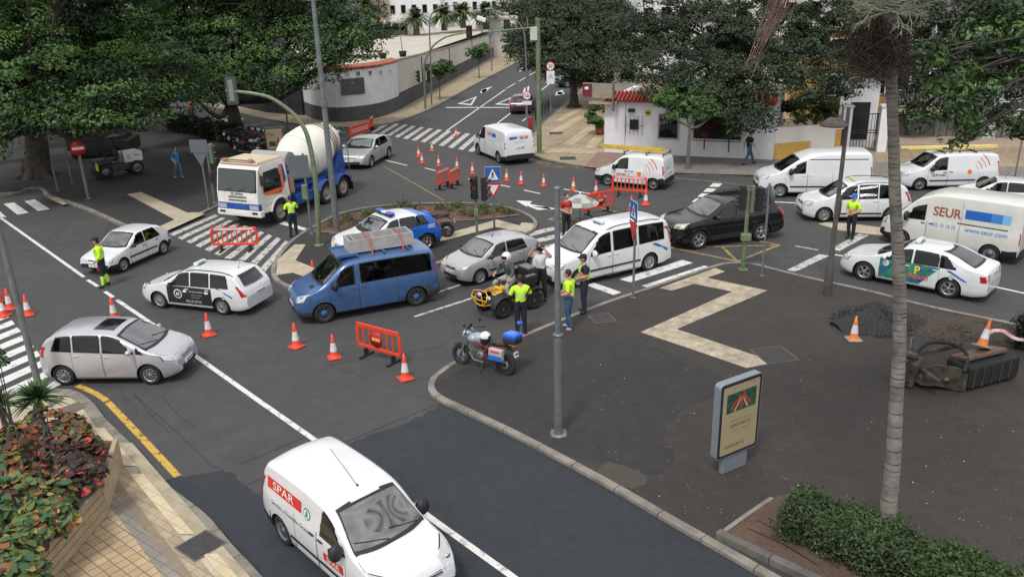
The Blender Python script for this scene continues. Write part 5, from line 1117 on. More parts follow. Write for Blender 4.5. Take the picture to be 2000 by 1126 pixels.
 for sg in (1, -1):
  f.add([(-1.3, sg*.55, 1.1), (-1.75, sg*.55, 1.1), (-1.85, sg*.55, 2.0), (-1.45, sg*.55, 2.0), (-1.3, sg*.62, 1.1), (-1.75, sg*.62, 1.1), (-1.85, sg*.62, 2.0), (-1.45, sg*.62, 2.0)], [(0, 1, 2, 3), (4, 5, 6, 7), (0, 1, 5, 4), (1, 2, 6, 5), (2, 3, 7, 6), (3, 0, 4, 7)], M_tblue, False)
  f.add([(-4.6, sg*.75, 1.1), (-5.7, sg*.75, 1.1), (-5.6, sg*.75, 2.3), (-5.2, sg*.75, 2.3), (-4.6, sg*.88, 1.1), (-5.7, sg*.88, 1.1), (-5.6, sg*.88, 2.3), (-5.2, sg*.88, 2.3)], [(0, 1, 2, 3), (4, 5, 6, 7), (0, 1, 5, 4), (1, 2, 6, 5), (2, 3, 7, 6), (3, 0, 4, 7)], M_tblue, False)
 f.box((-3.4, 0, 1.2), (4.4, 1.5, .10), M_tblue); f.build('drum_frame', root)
 f = MB(); T = Matrix.Translation((-1.70, 0, 1.98)) @ Matrix.Rotation(R(-90+13), 4, 'Y'); f.M = T
 f.lathe([(0, 0), (.42, 0), (.62, .15), (1.14, 1.45), (1.20, 1.75), (1.20, 2.55), (1.14, 2.75), (.78, 3.95), (.76, 4.05), (.62, 4.12), (.0, 4.12)], M_drum, 40)
 f.M = Matrix.Identity(4); dr = f.build('mixer_drum', root)
 f = MB(); f.M = T
 for z, r in ((3.1, 1.05), (3.35, .975), (3.6, .90)): f.lathe([(r-.01, z-.04), (r+.025, z-.04), (r+.015, z+.04), (r-.02, z+.04)], mat('brown_band', (.22, .16, .10), .8), 40)
 for z, r in ((1.45, 1.145), (2.75, 1.145)): f.lathe([(r-.01, z-.012), (r+.006, z), (r-.01, z+.012)], M_tank, 40)
 f.M = Matrix.Identity(4); f.build('drum_band', dr)
 f = MB(); f.tube([(-1.28, 1.0, 2.62), (-1.28, -1.0, 2.62)], .36, M_tank, 24); f.lathe([(.3, 0), (.34, .02), (.34, .05)], M_galv, 20, c=(-1.28, .98, 2.62), axis='Y'); f.build('water_tank', root)
 f = MB(); f.M = Matrix.Translation((-5.75, 0, 2.95)); f.lathe([(.28, -.55), (.36, -.3), (.62, .15), (.64, .18), (.58, .15), (.30, -.3)], M_tank, 20); f.M = Matrix.Identity(4)
 f.tube([(-5.75, 0, 2.5), (-5.9, 0, 1.6), (-6.3, .2, 1.2)], [.26, .22, .2], M_tblue, 12); f.build('loading_hopper', root)
 f = MB()
 for y in (.95, .55): f.tube([(-5.95, y, .75), (-5.95, y, 3.2), (-5.6, y, 3.5), (-5.2, y, 3.5)], .022, M_galv, 6)
 for z in np.arange(.85, 3.2, .28): f.tube([(-5.95, .95, z), (-5.95, .55, z)], .014, M_galv, 5)
 f.build('access_ladder', root)
 for xx in (-3.6, -5.0):
  for sg in (1, -1): 
   w_ = make_wheel(root, xx, sg*1.0, .52, .31, .30, 'truck'); w2 = make_wheel(root, xx, sg*.66, .52, .31, .28, 'truck')
 for sg in (1, -1): make_wheel(root, 0, sg*1.02, .53, .31, .30, 'truck')
 for xx in (-3.6, -5.0):
  for sg in (1, -1):
   f = MB(); P = [(xx+.66*math.cos(t), .55+.68*math.sin(t)) for t in np.linspace(R(20), R(160), 10)]; vs = []; fs = []
   for x, z in P: vs += [(x, sg*1.24, z), (x, sg*.5, z), (x, sg*1.24, z-.09)]
   for i in range(len(P)-1): a = i*3; fs += [(a, a+1, a+4, a+3), (a, a+3, a+5, a+2)]
   f.add(vs, fs, M_tblue, True); f.build('mudguard', root)
 for sg in (1, -1):
  f = MB(); f.box((-5.75, sg*.95, .72), (.05, .4, .14), M_red, bev=.01); f.build('tail_light', root)
  f = MB(); f.box((-5.72, sg*1.0, .45), (.03, .5, .4), M_black); f.build('mud_flap', root)
 return root
rt = mixer(); Fp, Rp = G(551, 434), G(674, 384); h = (Fp-Rp).normalized(); n = Vector((-h.y, h.x, 0)); rt.location = Fp-n*1.15; rt.rotation_euler = (0, 0, math.atan2(h.y, h.x)); 
# TWO-WHEELERS
M_frame = mat('dark_red_frame', (.22, .015, .02), .4)
def spoke_wheel(root, x, z, r, w, m_rim, name='wheel'):
 f = MB(); f.M = Matrix.Translation((x, 0, z)); n = 24
 prof = [(r-.11+w*.02, -w*.30), (r-.05, -w*.5), (r-.012, -w*.36), (r, 0), (r-.012, w*.36), (r-.05, w*.5), (r-.11+w*.02, w*.30)]
 f.lathe(prof, M_rubber, 28, axis='Y'); o = f.build(name, root)
 f = MB(); f.M = Matrix.Translation((x, 0, z)); f.lathe([(r-.12, -w*.30), (r-.085, -w*.34), (r-.085, w*.34), (r-.12, w*.30), (r-.12, -w*.3)], m_rim, 28, axis='Y'); f.lathe([(0, -w*.5), (.05, -w*.5), (.05, w*.5), (0, w*.5)], m_rim, 12, axis='Y')
 for k in range(5):
  t = 2*math.pi*k/5; 
  for d in (-.12, .12): f.tube([(.045*math.cos(t), 0, .045*math.sin(t)), ((r-.11)*math.cos(t+d), 0, (r-.11)*math.sin(t+d))], .013, m_rim, 5)
 f.lathe([(.06, w*.42), (.14, w*.42), (.14, w*.46), (.06, w*.46)], M_galv, 20, axis='Y'); f.build('rim', o); return o
def motorbike(label, tank_m, panel_m, group=None, box_m=None, police=False, cases=False, name='motorbike', red=True):
 root = empty(name, label=label, cat='motorbike', group=group); S = .77
 spoke_wheel(root, S, .32, .32, .13, M_black); spoke_wheel(root, -S, .32, .32, .17, M_black)
 f = MB()
 for y in (.10, -.10): f.tube([(S, y, .32), (S-.30, y, 1.02)], [.032, .026], M_galv, 8)
 f.box((S-.28, 0, .92), (.08, .26, .06), M_black, rot=(0, -.4, 0)); f.build('fork', root)
 f = MB(); P = [(S-.12, .62), (S+.02, .68), (S+.20, .63), (S+.30, .55)]
 vs = []; fs = []
 for x, z in P: vs += [(x, -.08, z-.02), (x, 0, z+.02), (x, .08, z-.02)]
 for i in range(3): a = i*3; fs += [(a, a+1, a+4, a+3), (a+1, a+2, a+5, a+4)]
 f.add(vs, fs, M_black, True); f.build('front_mudguard', root)
 f = MB(); f.tube([(.42, 0, .95), (.1, .10, .80), (-.15, .12, .72), (-.35, .1, .78), (-.85, .08, .86)], .028, M_frame if red else M_black, 7); f.tube([(.42, 0, .95), (.1, -.10, .80), (-.15, -.12, .72), (-.35, -.1, .78), (-.85, -.08, .86)], .028, M_frame if red else M_black, 7)
 for sy in (1, -1): f.tube([(.40, .06*sy, .85), (.05, .13*sy, .48), (-.20, .12*sy, .40), (-.15, .12*sy, .72)], .022, M_frame if red else M_black, 7); f.tube([(.05, .13*sy, .48), (.1, .13*sy, .78), (-.2, .12*sy, .42)], .016, M_frame if red else M_black, 6)
 f.tube([(-.18, .10, .42), (-S, .10, .32)], .035, M_black, 8); f.tube([(-.18, -.10, .42), (-S, -.10, .32)], .035, M_black, 8); f.build('frame', root)
 f = MB(); f.box((.10, 0, .50), (.42, .30, .28), mat('engine_grey', (.10, .10, .105), .5, .6), bev=.05, seg=2); f.box((.16, 0, .70), (.26, .24, .2), MATS['engine_grey'], bev=.03); f.lathe([(0, .0), (.12, .0), (.12, .02), (.05, .04)], M_galv, 16, c=(.0, .16, .48), axis='Y')
 f.tube([(.30, .10, .62), (.42, .12, .48), (.25, .13, .30), (-.1, .14, .28)], .025, M_galv, 8); f.build('engine', root)
 f = MB(); f.tube([(-.1, -.15, .30), (-.5, -.20, .38), (-.95, -.22, .52)], [.03, .055, .06], M_galv, 12); f.build('exhaust', root)
 f = MB(); f.sphere((.20, 0, .93), .26, tank_m, 16, 12, (1.15, .62, .62)); f.sphere((.36, 0, .90), .2, panel_m, 14, 10, (1.1, .95, .75)); f.build('fuel_tank', root)
 f = MB(); f.sphere((.58, 0, .98), .16, panel_m, 14, 10, (.9, .85, .95)); f.add([(.62, -.13, 1.02), (.62, .13, 1.02), (.48, .11, 1.28), (.48, -.11, 1.28), (.66, 0, 1.03), (.52, 0, 1.29)], [(0, 4, 5, 3), (4, 1, 2, 5)], M_glass, True); f.sphere((.70, 0, .93), .07, M_lens, 10, 8, (.6, 1.2, .8)); f.build('front_fairing', root)
 f = MB(); f.box((-.18, 0, .90), (.50, .26, .10), M_black, bev=.04, seg=3, smooth=True); f.box((-.60, 0, .95), (.44, .28, .10), mat('seat_grey', (.05, .05, .055), .7), bev=.04, seg=3, smooth=True); f.build('seat', root)
 f = MB(); f.tube([(.36, .42, 1.14), (.44, .22, 1.17), (.46, 0, 1.12), (.44, -.22, 1.17), (.36, -.42, 1.14)], .014, M_black, 7)
 for sy in (1, -1): f.tube([(.37, .40*sy, 1.14), (.33, .52*sy, 1.13)], .02, M_rubber, 8); f.tube([(.42, .30*sy, 1.16), (.44, .38*sy, 1.30)], .008, M_black, 5); f.sphere((.44, .40*sy, 1.34), .065, M_black, 10, 8, (.3, 1.1, .75))
 f.build('handlebar', root)
 f = MB(); f.box((-.95, 0, .78), (.30, .16, .04), M_black, rot=(0, -.35, 0), bev=.01); f.box((-1.06, 0, .88), (.04, .18, .08), M_red, bev=.01); f.build('rear_mudguard', root)
 f = MB(); f.box((-1.10, 0, .70), (.01, .22, .16), M_plate, rot=(0, .25, 0)); f.box((-1.109, 0, .70), (.004, .16, .05), M_blackletter, rot=(0, .25, 0)); f.build('number_plate', root)
 f = MB(); f.tube([(-.05, .12, .32), (-.10, .30, .02)], .014, M_black, 6); f.build('side_stand', root)
 if cases:
  for sy in (1, -1):
   f = MB(); f.box((-.62, sy*.30, .68), (.46, .18, .34), mat('case_silver', (.45, .45, .46), .4, .3), bev=.04, seg=3); f.box((-.62, sy*.395, .58), (.44, .012, .14), M_blue, bev=.002, seg=1); f.box((-.62, sy*.395, .76), (.30, .012, .05), M_redd, bev=.002, seg=1); f.build('side_case', root)
 if box_m:
  f = MB(); f.box((-.95, 0, 1.10), (.42, .46, .20), M_black, bev=.05, seg=2); f.box((-.95, 0, 1.24), (.42, .46, .14), box_m, bev=.05, seg=3); f.build('top_box', root)
 if police:
  f = MB(); f.tube([(-1.08, -.1, 1.2), (-1.10, -.1, 1.55)], .014, M_black, 6); f.M = Matrix.Translation((-1.10, -.1, 1.55)); f.lathe([(0, 0), (.07, 0), (.085, .05), (.07, .09), (0, .10)], bl, 16); f.M = Matrix.Identity(4); f.build('beacon', root)
  for sy in (1, -1): f = MB(); f.sphere((.55, sy*.2, 1.06), .06, mat('beacon_pale', (.2, .45, .7), .2, coat=1), 10, 8); f.build('beacon', root)
 return root
def helmet_geo(f, m, visor=True, c=(0, 0, 0), r=.15):
 c = Vector(c); f.sphere(c, r, m, 20, 14, (1.08, .92, 1.0))
 if visor: f.M = f.M @ Matrix.Translation(c); f.add([(r*1.115*math.cos(a)*math.cos(e), r*.955*math.sin(a)*math.cos(e), r*1.03*math.sin(e)) for e in (-.35, 0, .32) for a in np.linspace(-1.0, 1.0, 9)], [(i*9+j, i*9+j+1, (i+1)*9+j+1, (i+1)*9+j) for i in range(2) for j in range(8)], M_glass, True)
M_greymoto = mat('moto_pale_grey', (.36, .39, .44), .35, .2, coat=.5)
mk = motorbike('grey police motorbike with blue top box and red frame parked on the plaza corner', M_greymoto, M_greymoto, box_m=mat('bright_blue_box', (.01, .13, .75), .3, coat=.5), police=True, cases=True)
mk.scale = (.93,)*3; Fp, Rp = G(896, 712, .02), G(992, 731, .10); h = (Fp-Rp).normalized(); mk.location = (Fp+Rp)/2; mk.rotation_euler = (0, 0, math.atan2(h.y, h.x)); mk.rotation_euler[0] = -R(8)*-1
f = MB(); helmet_geo(f, mat('white_helmet', (.72, .73, .74), .25, coat=.8), c=(0, 0, 0), r=.145); f.sphere((0, 0, -.03), .15, M_navy, 16, 8, (1.05, .9, .72)); hm = f.build('motorbike_helmet', label='white and navy helmet left on the seat of the grey police motorbike', cat='helmet')
hm.location = mk.location+Vector((math.cos(mk.rotation_euler.z)*-.12, math.sin(mk.rotation_euler.z)*-.12, 1.0))
mk2 = motorbike('blue police motorbike standing behind the white and blue police car on the island', bluepol, bluepol, police=False, red=False, box_m=None)
p = G(838, 462, KH); mk2.location = p; mk2.rotation_euler = (R(6), 0, R(172))
reds = [mat('dark_red_moto', (.18, .01, .015), .3, coat=.6), mat('dark_moto', (.02, .02, .024), .3, coat=.6), mat('pale_moto', (.35, .35, .36), .35, .3)]
spots = [(462, 276, 60, 1), (474, 285, 55, 1), (488, 288, 62, 0), (500, 293, 58, 1), (512, 297, 66, 0), (489, 304, 50, 2), (524, 305, 70, 1)]
looks = ['black motorbike nearest the big tree trunk in the parked row', 'black motorbike second from the tree trunk in the parked row', 'dark red motorbike in the middle of the parked row behind the mixer truck', 'black motorbike between two dark red ones in the parked row', 'dark red motorbike near the advertising panel in the parked row', 'pale grey motorbike standing closest to the mixer truck cab', 'black motorbike right beside the advertising panel foot']
proto = None
for i, (x, y, a, k) in enumerate(spots):
 b_ = motorbike(looks[i], reds[k], reds[k], group='motorbikes parked behind the mixer truck', box_m=M_black if i in (1, 4) else None, red=False)
 b_.location = G(x, y, KH); b_.rotation_euler = (R(8), 0, R(a)); b_['label'] = looks[i]
def scooter(label, m):
 root = empty('scooter', label=label, cat='scooter', group='scooters parked on the side street pavement')
 spoke_wheel(root, .62, .26, .26, .11, M_alloy); spoke_wheel(root, -.62, .26, .26, .12, M_alloy)
 f = MB(); f.box((.48, 0, .68), (.10, .42, .66), m, rot=(0, -.30, 0), bev=.05, seg=3, smooth=True); f.box((.1, 0, .36), (.6, .32, .10), m, bev=.03); f.sphere((-.45, 0, .58), .34, m, 14, 10, (1.2, .55, .75)); f.build('body_shell', root)
 f = MB(); f.box((-.40, 0, .84), (.72, .30, .12), M_black, bev=.05, seg=3, smooth=True); f.build('seat', root)
 f = MB(); f.tube([(.36, .36, 1.08), (.40, 0, 1.06), (.36, -.36, 1.08)], .02, M_black, 7); f.sphere((.44, 0, 1.02), .10, m, 10, 8); f.tube([(.62, 0, .26), (.42, 0, 1.0)], .035, M_galv, 8); f.build('handlebar', root)
 f = MB(); f.box((-.82, 0, 1.0), (.34, .38, .28), M_black, bev=.06, seg=2); f.build('top_box', root); return root
for (x, y, a, m, l) in ((1147, 187, 75, reds[1], 'black scooter parked nearest the restaurant sign on the side street'), (1158, 176, 70, reds[2], 'pale scooter parked second from the restaurant sign on the side street'), (1168, 168, 68, reds[1], 'dark scooter parked farthest up the side street pavement')):
 s_ = scooter(l, m); s_.location = G(x, y, KH); s_.rotation_euler = (R(7), 0, R(a))
# QUAD BIKE
M_qy = mat('quad_yellow', (.75, .42, .02), .35, coat=.4)
def quad():
 root = empty('quad_bike', label='yellow quad bike with front bull bar and black rear boxes, ridden by a helmeted man', cat='quad bike')
 for x, w_ in ((.62, .22), (-.62, .27)):
  for sg in (1, -1):
   f = MB(); f.M = Matrix.Translation((x, sg*.46, .31)); r = .31
   f.lathe([(.15, -w_/2+.02), (.2, -w_/2), (r-.05, -w_/2), (r, -w_/2+.05), (r, w_/2-.05), (r-.05, w_/2), (.2, w_/2), (.15, w_/2-.02)], M_rubber, 26, axis='Y')
   for k in range(16):
    t = 2*math.pi*k/16
    f.box(((r+.004)*math.cos(t), (.05 if k % 2 else -.05), (r+.004)*math.sin(t)), (.03, w_*.6, .05), M_rubber, rot=(0, -t, 0))
   o = f.build('wheel', root); f = MB(); f.M = Matrix.Translation((x, sg*.46, .31)); f.lathe([(0, sg*(w_/2-.05)), (.10, sg*(w_/2-.04)), (.15, sg*(w_/2-.02)), (.155, sg*(w_/2-.10))], M_black, 16, axis='Y'); f.lathe([(0, sg*(w_/2-.03)), (.04, sg*(w_/2-.035))], M_galv, 10, axis='Y'); f.build('rim', o)
 f = MB(); f.box((0, 0, .42), (1.3, .32, .22), M_black, bev=.05); f.box((0, 0, .30), (.8, .55, .06), M_black)
 for x in (.62, -.62): f.tube([(x, .4, .31), (x, -.4, .31)], .035, M_galv, 8)
 f.build('chassis', root)
 for x in (.62, -.66):
  for sg in (1, -1):
   f = MB(); P = [(x+.42*math.cos(t), .33+.42*math.sin(t)*.95) for t in np.linspace(R(15), R(165), 10)]; vs = []; fs = []
   for px_, pz_ in P: vs += [(px_, sg*.62, pz_-.02), (px_, sg*.55, pz_), (px_, sg*.16, pz_+.06)]
   for i in range(9): a = i*3; fs += [(a, a+1, a+4, a+3), (a+1, a+2, a+5, a+4)]
   f.add(vs, fs, M_black, True); f.build('mudguard', root)
 f = MB(); f.box((.42, 0, .80), (.62, .34, .16), M_qy, bev=.07, seg=3, smooth=True, taper=(.8, .8)); f.box((.62, .22, .76), (.34, .16, .05), M_qy, rot=(0, .15, 0), bev=.02); f.box((.62, -.22, .76), (.34, .16, .05), M_qy, rot=(0, .15, 0), bev=.02); f.box((-.55, .33, .80), (.5, .10, .05), M_qy, bev=.02); f.box((-.55, -.33, .80), (.5, .10, .05), M_qy, bev=.02); f.build('bodywork', root)
 for sg in (1, -1): f = MB(); f.sphere((.98, sg*.24, .68), .10, M_lens, 12, 8, (.5, 1.2, .8)); f.build('headlight', root)
 f = MB(); r_ = .016
 for sg in (1, -1): f.tube([(1.02, sg*.12, .36), (1.16, sg*.20, .46), (1.18, sg*.40, .66), (1.10, sg*.36, .82), (1.0, sg*.15, .86)], r_, M_qy, 7); f.tube([(.7, sg*.3, .50), (1.05, sg*.36, .50), (1.16, sg*.20, .46)], r_, M_qy, 7); f.tube([(1.16, sg*.20, .46), (1.18, sg*.14, .80)], r_, M_qy, 7)
 f.tube([(1.18, -.40, .66), (1.20, 0, .62), (1.18, .40, .66)], r_, M_qy, 7); f.tube([(1.0, -.15, .86), (1.02, 0, .87), (1.0, .15, .86)], r_, M_qy, 7); f.tube([(1.16, -.2, .46), (1.18, 0, .45), (1.16, .2, .46)], r_, M_qy, 7); f.build('bull_bar', root)
 f = MB()
 for x in np.linspace(.62, 1.0, 5): f.tube([(x, -.28, .90), (x, .28, .90)], .010, M_black, 5)
 for y in (-.28, .28): f.tube([(.6, y, .84), (.6, y, .90), (1.02, y, .90)], .012, M_black, 6)
 f.build('front_rack', root)
 f = MB(); f.box((-.12, 0, .86), (.62, .30, .12), M_black, bev=.05, seg=3, smooth=True); f.build('seat', root)
 f = MB(); f.tube([(.22, .38, 1.06), (.32, .16, 1.08), (.34, -.16, 1.08), (.22, -.38, 1.06)], .014, M_black, 7); f.tube([(.42, 0, .8), (.33, 0, 1.08)], .025, M_black, 8); f.build('handlebar', root)
 f = MB(); f.box((-.72, 0, .90), (.45, .62, .05), M_black); f.build('rear_rack', root)
 f = MB(); f.box((-.80, 0, 1.09), (.42, .62, .34), M_black, bev=.04, seg=3, taper=(.9, .92)); f.box((-.80, 0, 1.275), (.34, .5, .02), mat('box_lid_grey', (.16, .16, .17), .5), bev=.005); f.build('luggage_box', root)
 for sg in (1, -1): f = MB(); f.box((-.55, sg*.46, 1.0), (.45, .18, .28), M_black, bev=.03); f.box((-.55, sg*.46, 1.148), (.36, .12, .015), MATS['box_lid_grey']); f.build('side_box', root)
 return root
qd = quad(); Fp, Rp = G(977, 622), G(1046, 600); h = (Fp-Rp).normalized(); n = Vector((-h.y, h.x, 0)); qd.location = (Fp+Rp)/2-n*.48; qd.rotation_euler = (0, 0, math.atan2(h.y, h.x))
# PEOPLE
def person(label, J, cloth, base, rz, hair=None, head_dir=0.0, height=1.76, face=True, name='person', extra=None, group=None):
 """J: joint positions (metres, facing +X, z up); cloth: list of (name -> material) per region"""
 k = height/1.76*1.06
 D = dict(pel=(0, 0, .95), wai=(.0, 0, 1.08), che=(.01, 0, 1.28), nec=(.0, 0, 1.47), hea=(.02, 0, 1.56),
       sl=(0, .185, 1.41), el=(-.03, .25, 1.14), wl=(.06, .27, .90), sr=(0, -.185, 1.41), er=(-.03, -.25, 1.14), wr=(.06, -.27, .90),
       hl=(0, .09, .92), kl=(.02, .11, .50), al=(-.02, .12, .10), hr=(0, -.09, .92), kr=(.02, -.11, .50), ar=(-.02, -.12, .10))
 D.update(J); P = {a: Vector(b) for a, b in D.items()}
 V = []; E = []; Rr = []; reg = []
 def v(p, r, g): V.append(p); Rr.append(r if isinstance(r, tuple) else (r, r)); reg.append(g); return len(V)-1
 pel = v(P['pel'], (.155, .115), 'hip'); wai = v(P['wai'], (.14, .105), 'torso'); che = v(P['che'], (.165, .12), 'torso'); up = v(P['che'].lerp(P['nec'], .62), (.135, .10), 'torso'); nec = v(P['nec'], .058, 'skin'); 
 nt_ = v(P['nec'].lerp(P['hea'], .7), .055, 'skin')
 E += [(pel, wai), (wai, che), (che, up), (up, nec), (nec, nt_)]
 tips = []
 for s_ in 'lr':
  S_, L_, W_ = P['s'+s_], P['e'+s_], P['w'+s_]
  a = v(S_, .068, 'sleeve'); b = v(S_.lerp(L_, .5), .054, 'sleeve'); c = v(L_, .045, 'fore'); d = v(L_.lerp(W_, .45), .042, 'fore'); e = v(W_, .028, 'hand'); E += [(up, a), (a, b), (b, c), (c, d), (d, e)]
  fd = (W_-L_).normalized(); side = Vector((0, 0, 1)).cross(fd); side = side.normalized() if side.length > .2 else Vector((1, 0, 0))
  pal = fd.cross(side).normalized(); kn = v(W_+fd*.075, (.036, .020), 'hand'); E.append((e, kn)); tips.append((W_, fd, side, pal, s_))
  A, K_, N_ = P['h'+s_], P['k'+s_], P['a'+s_]
  a = v(A, .098, 'leg'); b = v(A.lerp(K_, .5), .083, 'leg'); c = v(K_, .062, 'leg'); d = v(K_.lerp(N_, .4), .060, 'leg'); e = v(N_, .042, 'leg'); E += [(pel, a), (a, b), (b, c), (c, d), (d, e)]
  fx = P.get('f'+s_, N_+Vector((.16, .02*(1 if s_ == 'l' else -1), -.055))); g = v(N_+Vector((0, 0, -.055)), .048, 'shoe'); h_ = v(fx, (.042, .034), 'shoe'); E += [(e, g), (g, h_)]
 me = bpy.data.meshes.new('p'); me.from_pydata([tuple(p) for p in V], E, []); o = bpy.data.objects.new('p', me); C.objects.link(o)
 md = o.modifiers.new('s', 'SKIN'); sk = me.skin_vertices[0].data
 for i, r in enumerate(Rr): sk[i].radius = (r[0]*1.22, r[1]*1.22); sk[i].use_root = (i == 0)
 md.use_smooth_shade = True; sb = o.modifiers.new('u', 'SUBSURF'); sb.levels = 2; sb.render_levels = 2
 dg = bpy.context.evaluated_depsgraph_get(); em = bpy.data.meshes.new_from_object(o.evaluated_get(dg)); bpy.data.objects.remove(o); bpy.data.meshes.remove(me)
 mb = MB(); MV = np.array([w_.co for w_ in em.vertices]); SV = np.array(V); segs = [(a, b) for a, b in E]
 A = SV[[a for a, b in segs]]; B = SV[[b for a, b in segs]]
 fs = [tuple(p.vertices) for p in em.polygons]; groups = {}
 for f_ in fs:
  c = MV[list(f_)].mean(0); t = np.clip(((c-A)*(B-A)).sum(1)/((B-A)**2).sum(1), 0, 1); d = ((A+(B-A)*t[:, None]-c)**2).sum(1); j = int(np.argmin(d)); g = reg[segs[j][0]] if t[j] < .5 else reg[segs[j][1]]
  if g == 'torso' and c[2] < P['wai'].z-.02 and 'hip' in cloth: g = 'hip'
  key = cloth[g]
  if callable(key): key = key(Vector(c), P)
  groups.setdefault(key, []).append(f_)
 allm = list(groups); off = len(mb.v); mb.v = [tuple(x) for x in MV]
 for m_, L_ in groups.items():
  ki = mb.mi(m_)
  for f_ in L_: mb.f.append(f_); mb.m.append(ki); mb.sm.append(True)
 bpy.data.meshes.remove(em)
 hm_ = cloth['hand'] if not callable(cloth['hand']) else M_skin
 for W_, fd, side, pal, s_ in tips:
  sgn = 1 if s_ == 'l' else -1; K0 = W_+fd*.07
  for q, (o_, ln) in enumerate(((-.030, .062), (-.010, .072), (.010, .068), (.030, .055))):
   b0 = K0+side*o_; b1 = b0+(fd*.85-pal*.35)*ln*.55; b2 = b1+(fd*.5-pal*.8)*ln*.5; mb.tube([b0-fd*.02, b0, b1, b2], [.009, .010, .009, .007], hm_, 6)
  tb_ = W_+fd*.025+side*.030*-1; mb.tube([tb_, tb_+(fd*.6-side*.6)*.035, tb_+(fd*.9-side*.45-pal*.2)*.065], [.012, .011, .008], hm_, 6)
 hc = P['hea']+Vector((.012, 0, .075)); b = bmesh.new(); bmesh.ops.create_uvsphere(b, u_segments=18, v_segments=14, radius=1)
 for q in b.verts:
  x, y, z = q.co; xx = x*.098; yy = y*.077; zz = z*.122
  if z < 0: yy *= 1-.25*abs(z); xx *= 1-.12*abs(z)
  if x > .75 and abs(y) < .25 and -.35 < z < .15: xx += .016
  if x > .6 and z < -.6: xx += .008
  q.co = (xx, yy, zz)
 Rh = Matrix.Translation(hc) @ Matrix.Rotation(head_dir, 4, 'Z'); bmesh.ops.transform(b, matrix=Rh, verts=b.verts); mb.bm(b, M_skin, True)
 for sy in (1, -1): mb.M = Rh; mb.sphere((-.005, sy*.077, -.01), .026, M_skin, 8, 6, (.7, .35, 1)); mb.sphere((.087, sy*.030, .012), .011, M_black, 6, 5, (.5, 1.2, .7)); mb.M = Matrix.Identity(4)
 mb.M = Rh; mb.box((.090, 0, -.058), (.012, .045, .008), mat('lip', (.30, .11, .09), .6)); mb.M = Matrix.Identity(4)
 root = mb.build(name, label=label, cat='person', group=group, fix=False)
 def part(nm, fn):
  f = MB(); f.M = Rh; fn(f); f.M = Matrix.Identity(4); return f.build(nm, root)
 if hair == 'cap': pass
 if hair: 
  kind, hm2 = hair[0], hair[1]
  if kind == 'short': part('hair', lambda f: f.sphere((-.016, 0, .028), 1, hm2, 16, 12, (.098, .084, .108)))
  if kind == 'bald': part('hair', lambda f: f.sphere((-.030, 0, -.012), 1, hm2, 16, 12, (.080, .081, .085)))
  if kind == 'long': part('hair', lambda f: (f.sphere((-.016, 0, .028), 1, hm2, 16, 12, (.100, .086, .108)), f.sphere((-.06, 0, -.10), 1, hm2, 12, 10, (.05, .07, .14))))
  if kind == 'tail': part('hair', lambda f: (f.sphere((-.016, 0, .02), 1, hm2, 16, 12, (.098, .084, .105)), f.tube([(-.09, 0, .03), (-.15, 0, -.05), (-.14, 0, -.2)], [.03, .035, .01], hm2, 8)))
  if kind == 'cap':
   part('hair', lambda f: f.sphere((-.018, 0, .0), 1, M_hair, 14, 10, (.090, .081, .095)))
   part('cap', lambda f: (f.lathe([(.100, .040), (.106, .058), (.108, .078), (.095, .115), (.06, .135), (0, .142)], hm2, 20), f.box((.115, 0, .045), (.11, .14, .012), hm2, rot=(0, .2, 0), bev=.005)))
  if kind == 'helmet': part('helmet', lambda f: helmet_geo(f, hm2, c=(-.005, 0, .03), r=.148))
 if extra: extra(root, P)
 root.location = base; root.rotation_euler = (0, 0, rz); root.scale = (k, k, k)
 if name == 'person': ground_person(root, V, base)
 return root
def ground_person(root, V, base): pass
def vest(top=1.46, low=1.02, m=M_hivis, under=M_navy, band=(1.12, 1.30)):
 def fn(c, P):
  if c.z > P['che'].z+.155: return under if abs(c.y) < .06 else m
  if P['wai'].z-.02 < 0: return m
  for b in band:
   if abs(c.z-P['pel'].z+.95-b) < .022: return M_reflect
  return m if c.z > P['pel'].z+.07 else under
 return fn
M_jean = mat('blue_denim', (.035, .085, .16), .85, var=.2, vscale=12); M_jean2 = mat('faded_denim', (.09, .15, .24), .85, var=.2, vscale=12)
M_shoe = mat('dark_shoe', (.015, .015, .016), .6); M_shoel = mat('pale_shoe', (.30, .30, .30), .6)
M_bluet = mat('bright_blue_top', (.01, .17, .48), .8, var=.15); M_blk = mat('black_cloth', (.012, .012, .013), .85)
M_shirtw = mat('white_shirt', (.60, .60, .64), .8, var=.08); M_redt = mat('red_top', (.38, .02, .02), .8)
M_grn = mat('dark_green_jacket', (.03, .05, .048), .8, col2=(.06, .085, .08), vscale=5); M_greyt = mat('grey_trousers', (.32, .31, .30), .85)
def face_to(px0, px1, z=0): d = G(*px1, z)-G(*px0, z); return math.atan2(d.y, d.x)
def cuff(c, P): return M_hivis if .12 < c.z < .30 or (c.z < .42 and c.z > .33) else (M_reflect if .30 <= c.z <= .33 else M_navy)
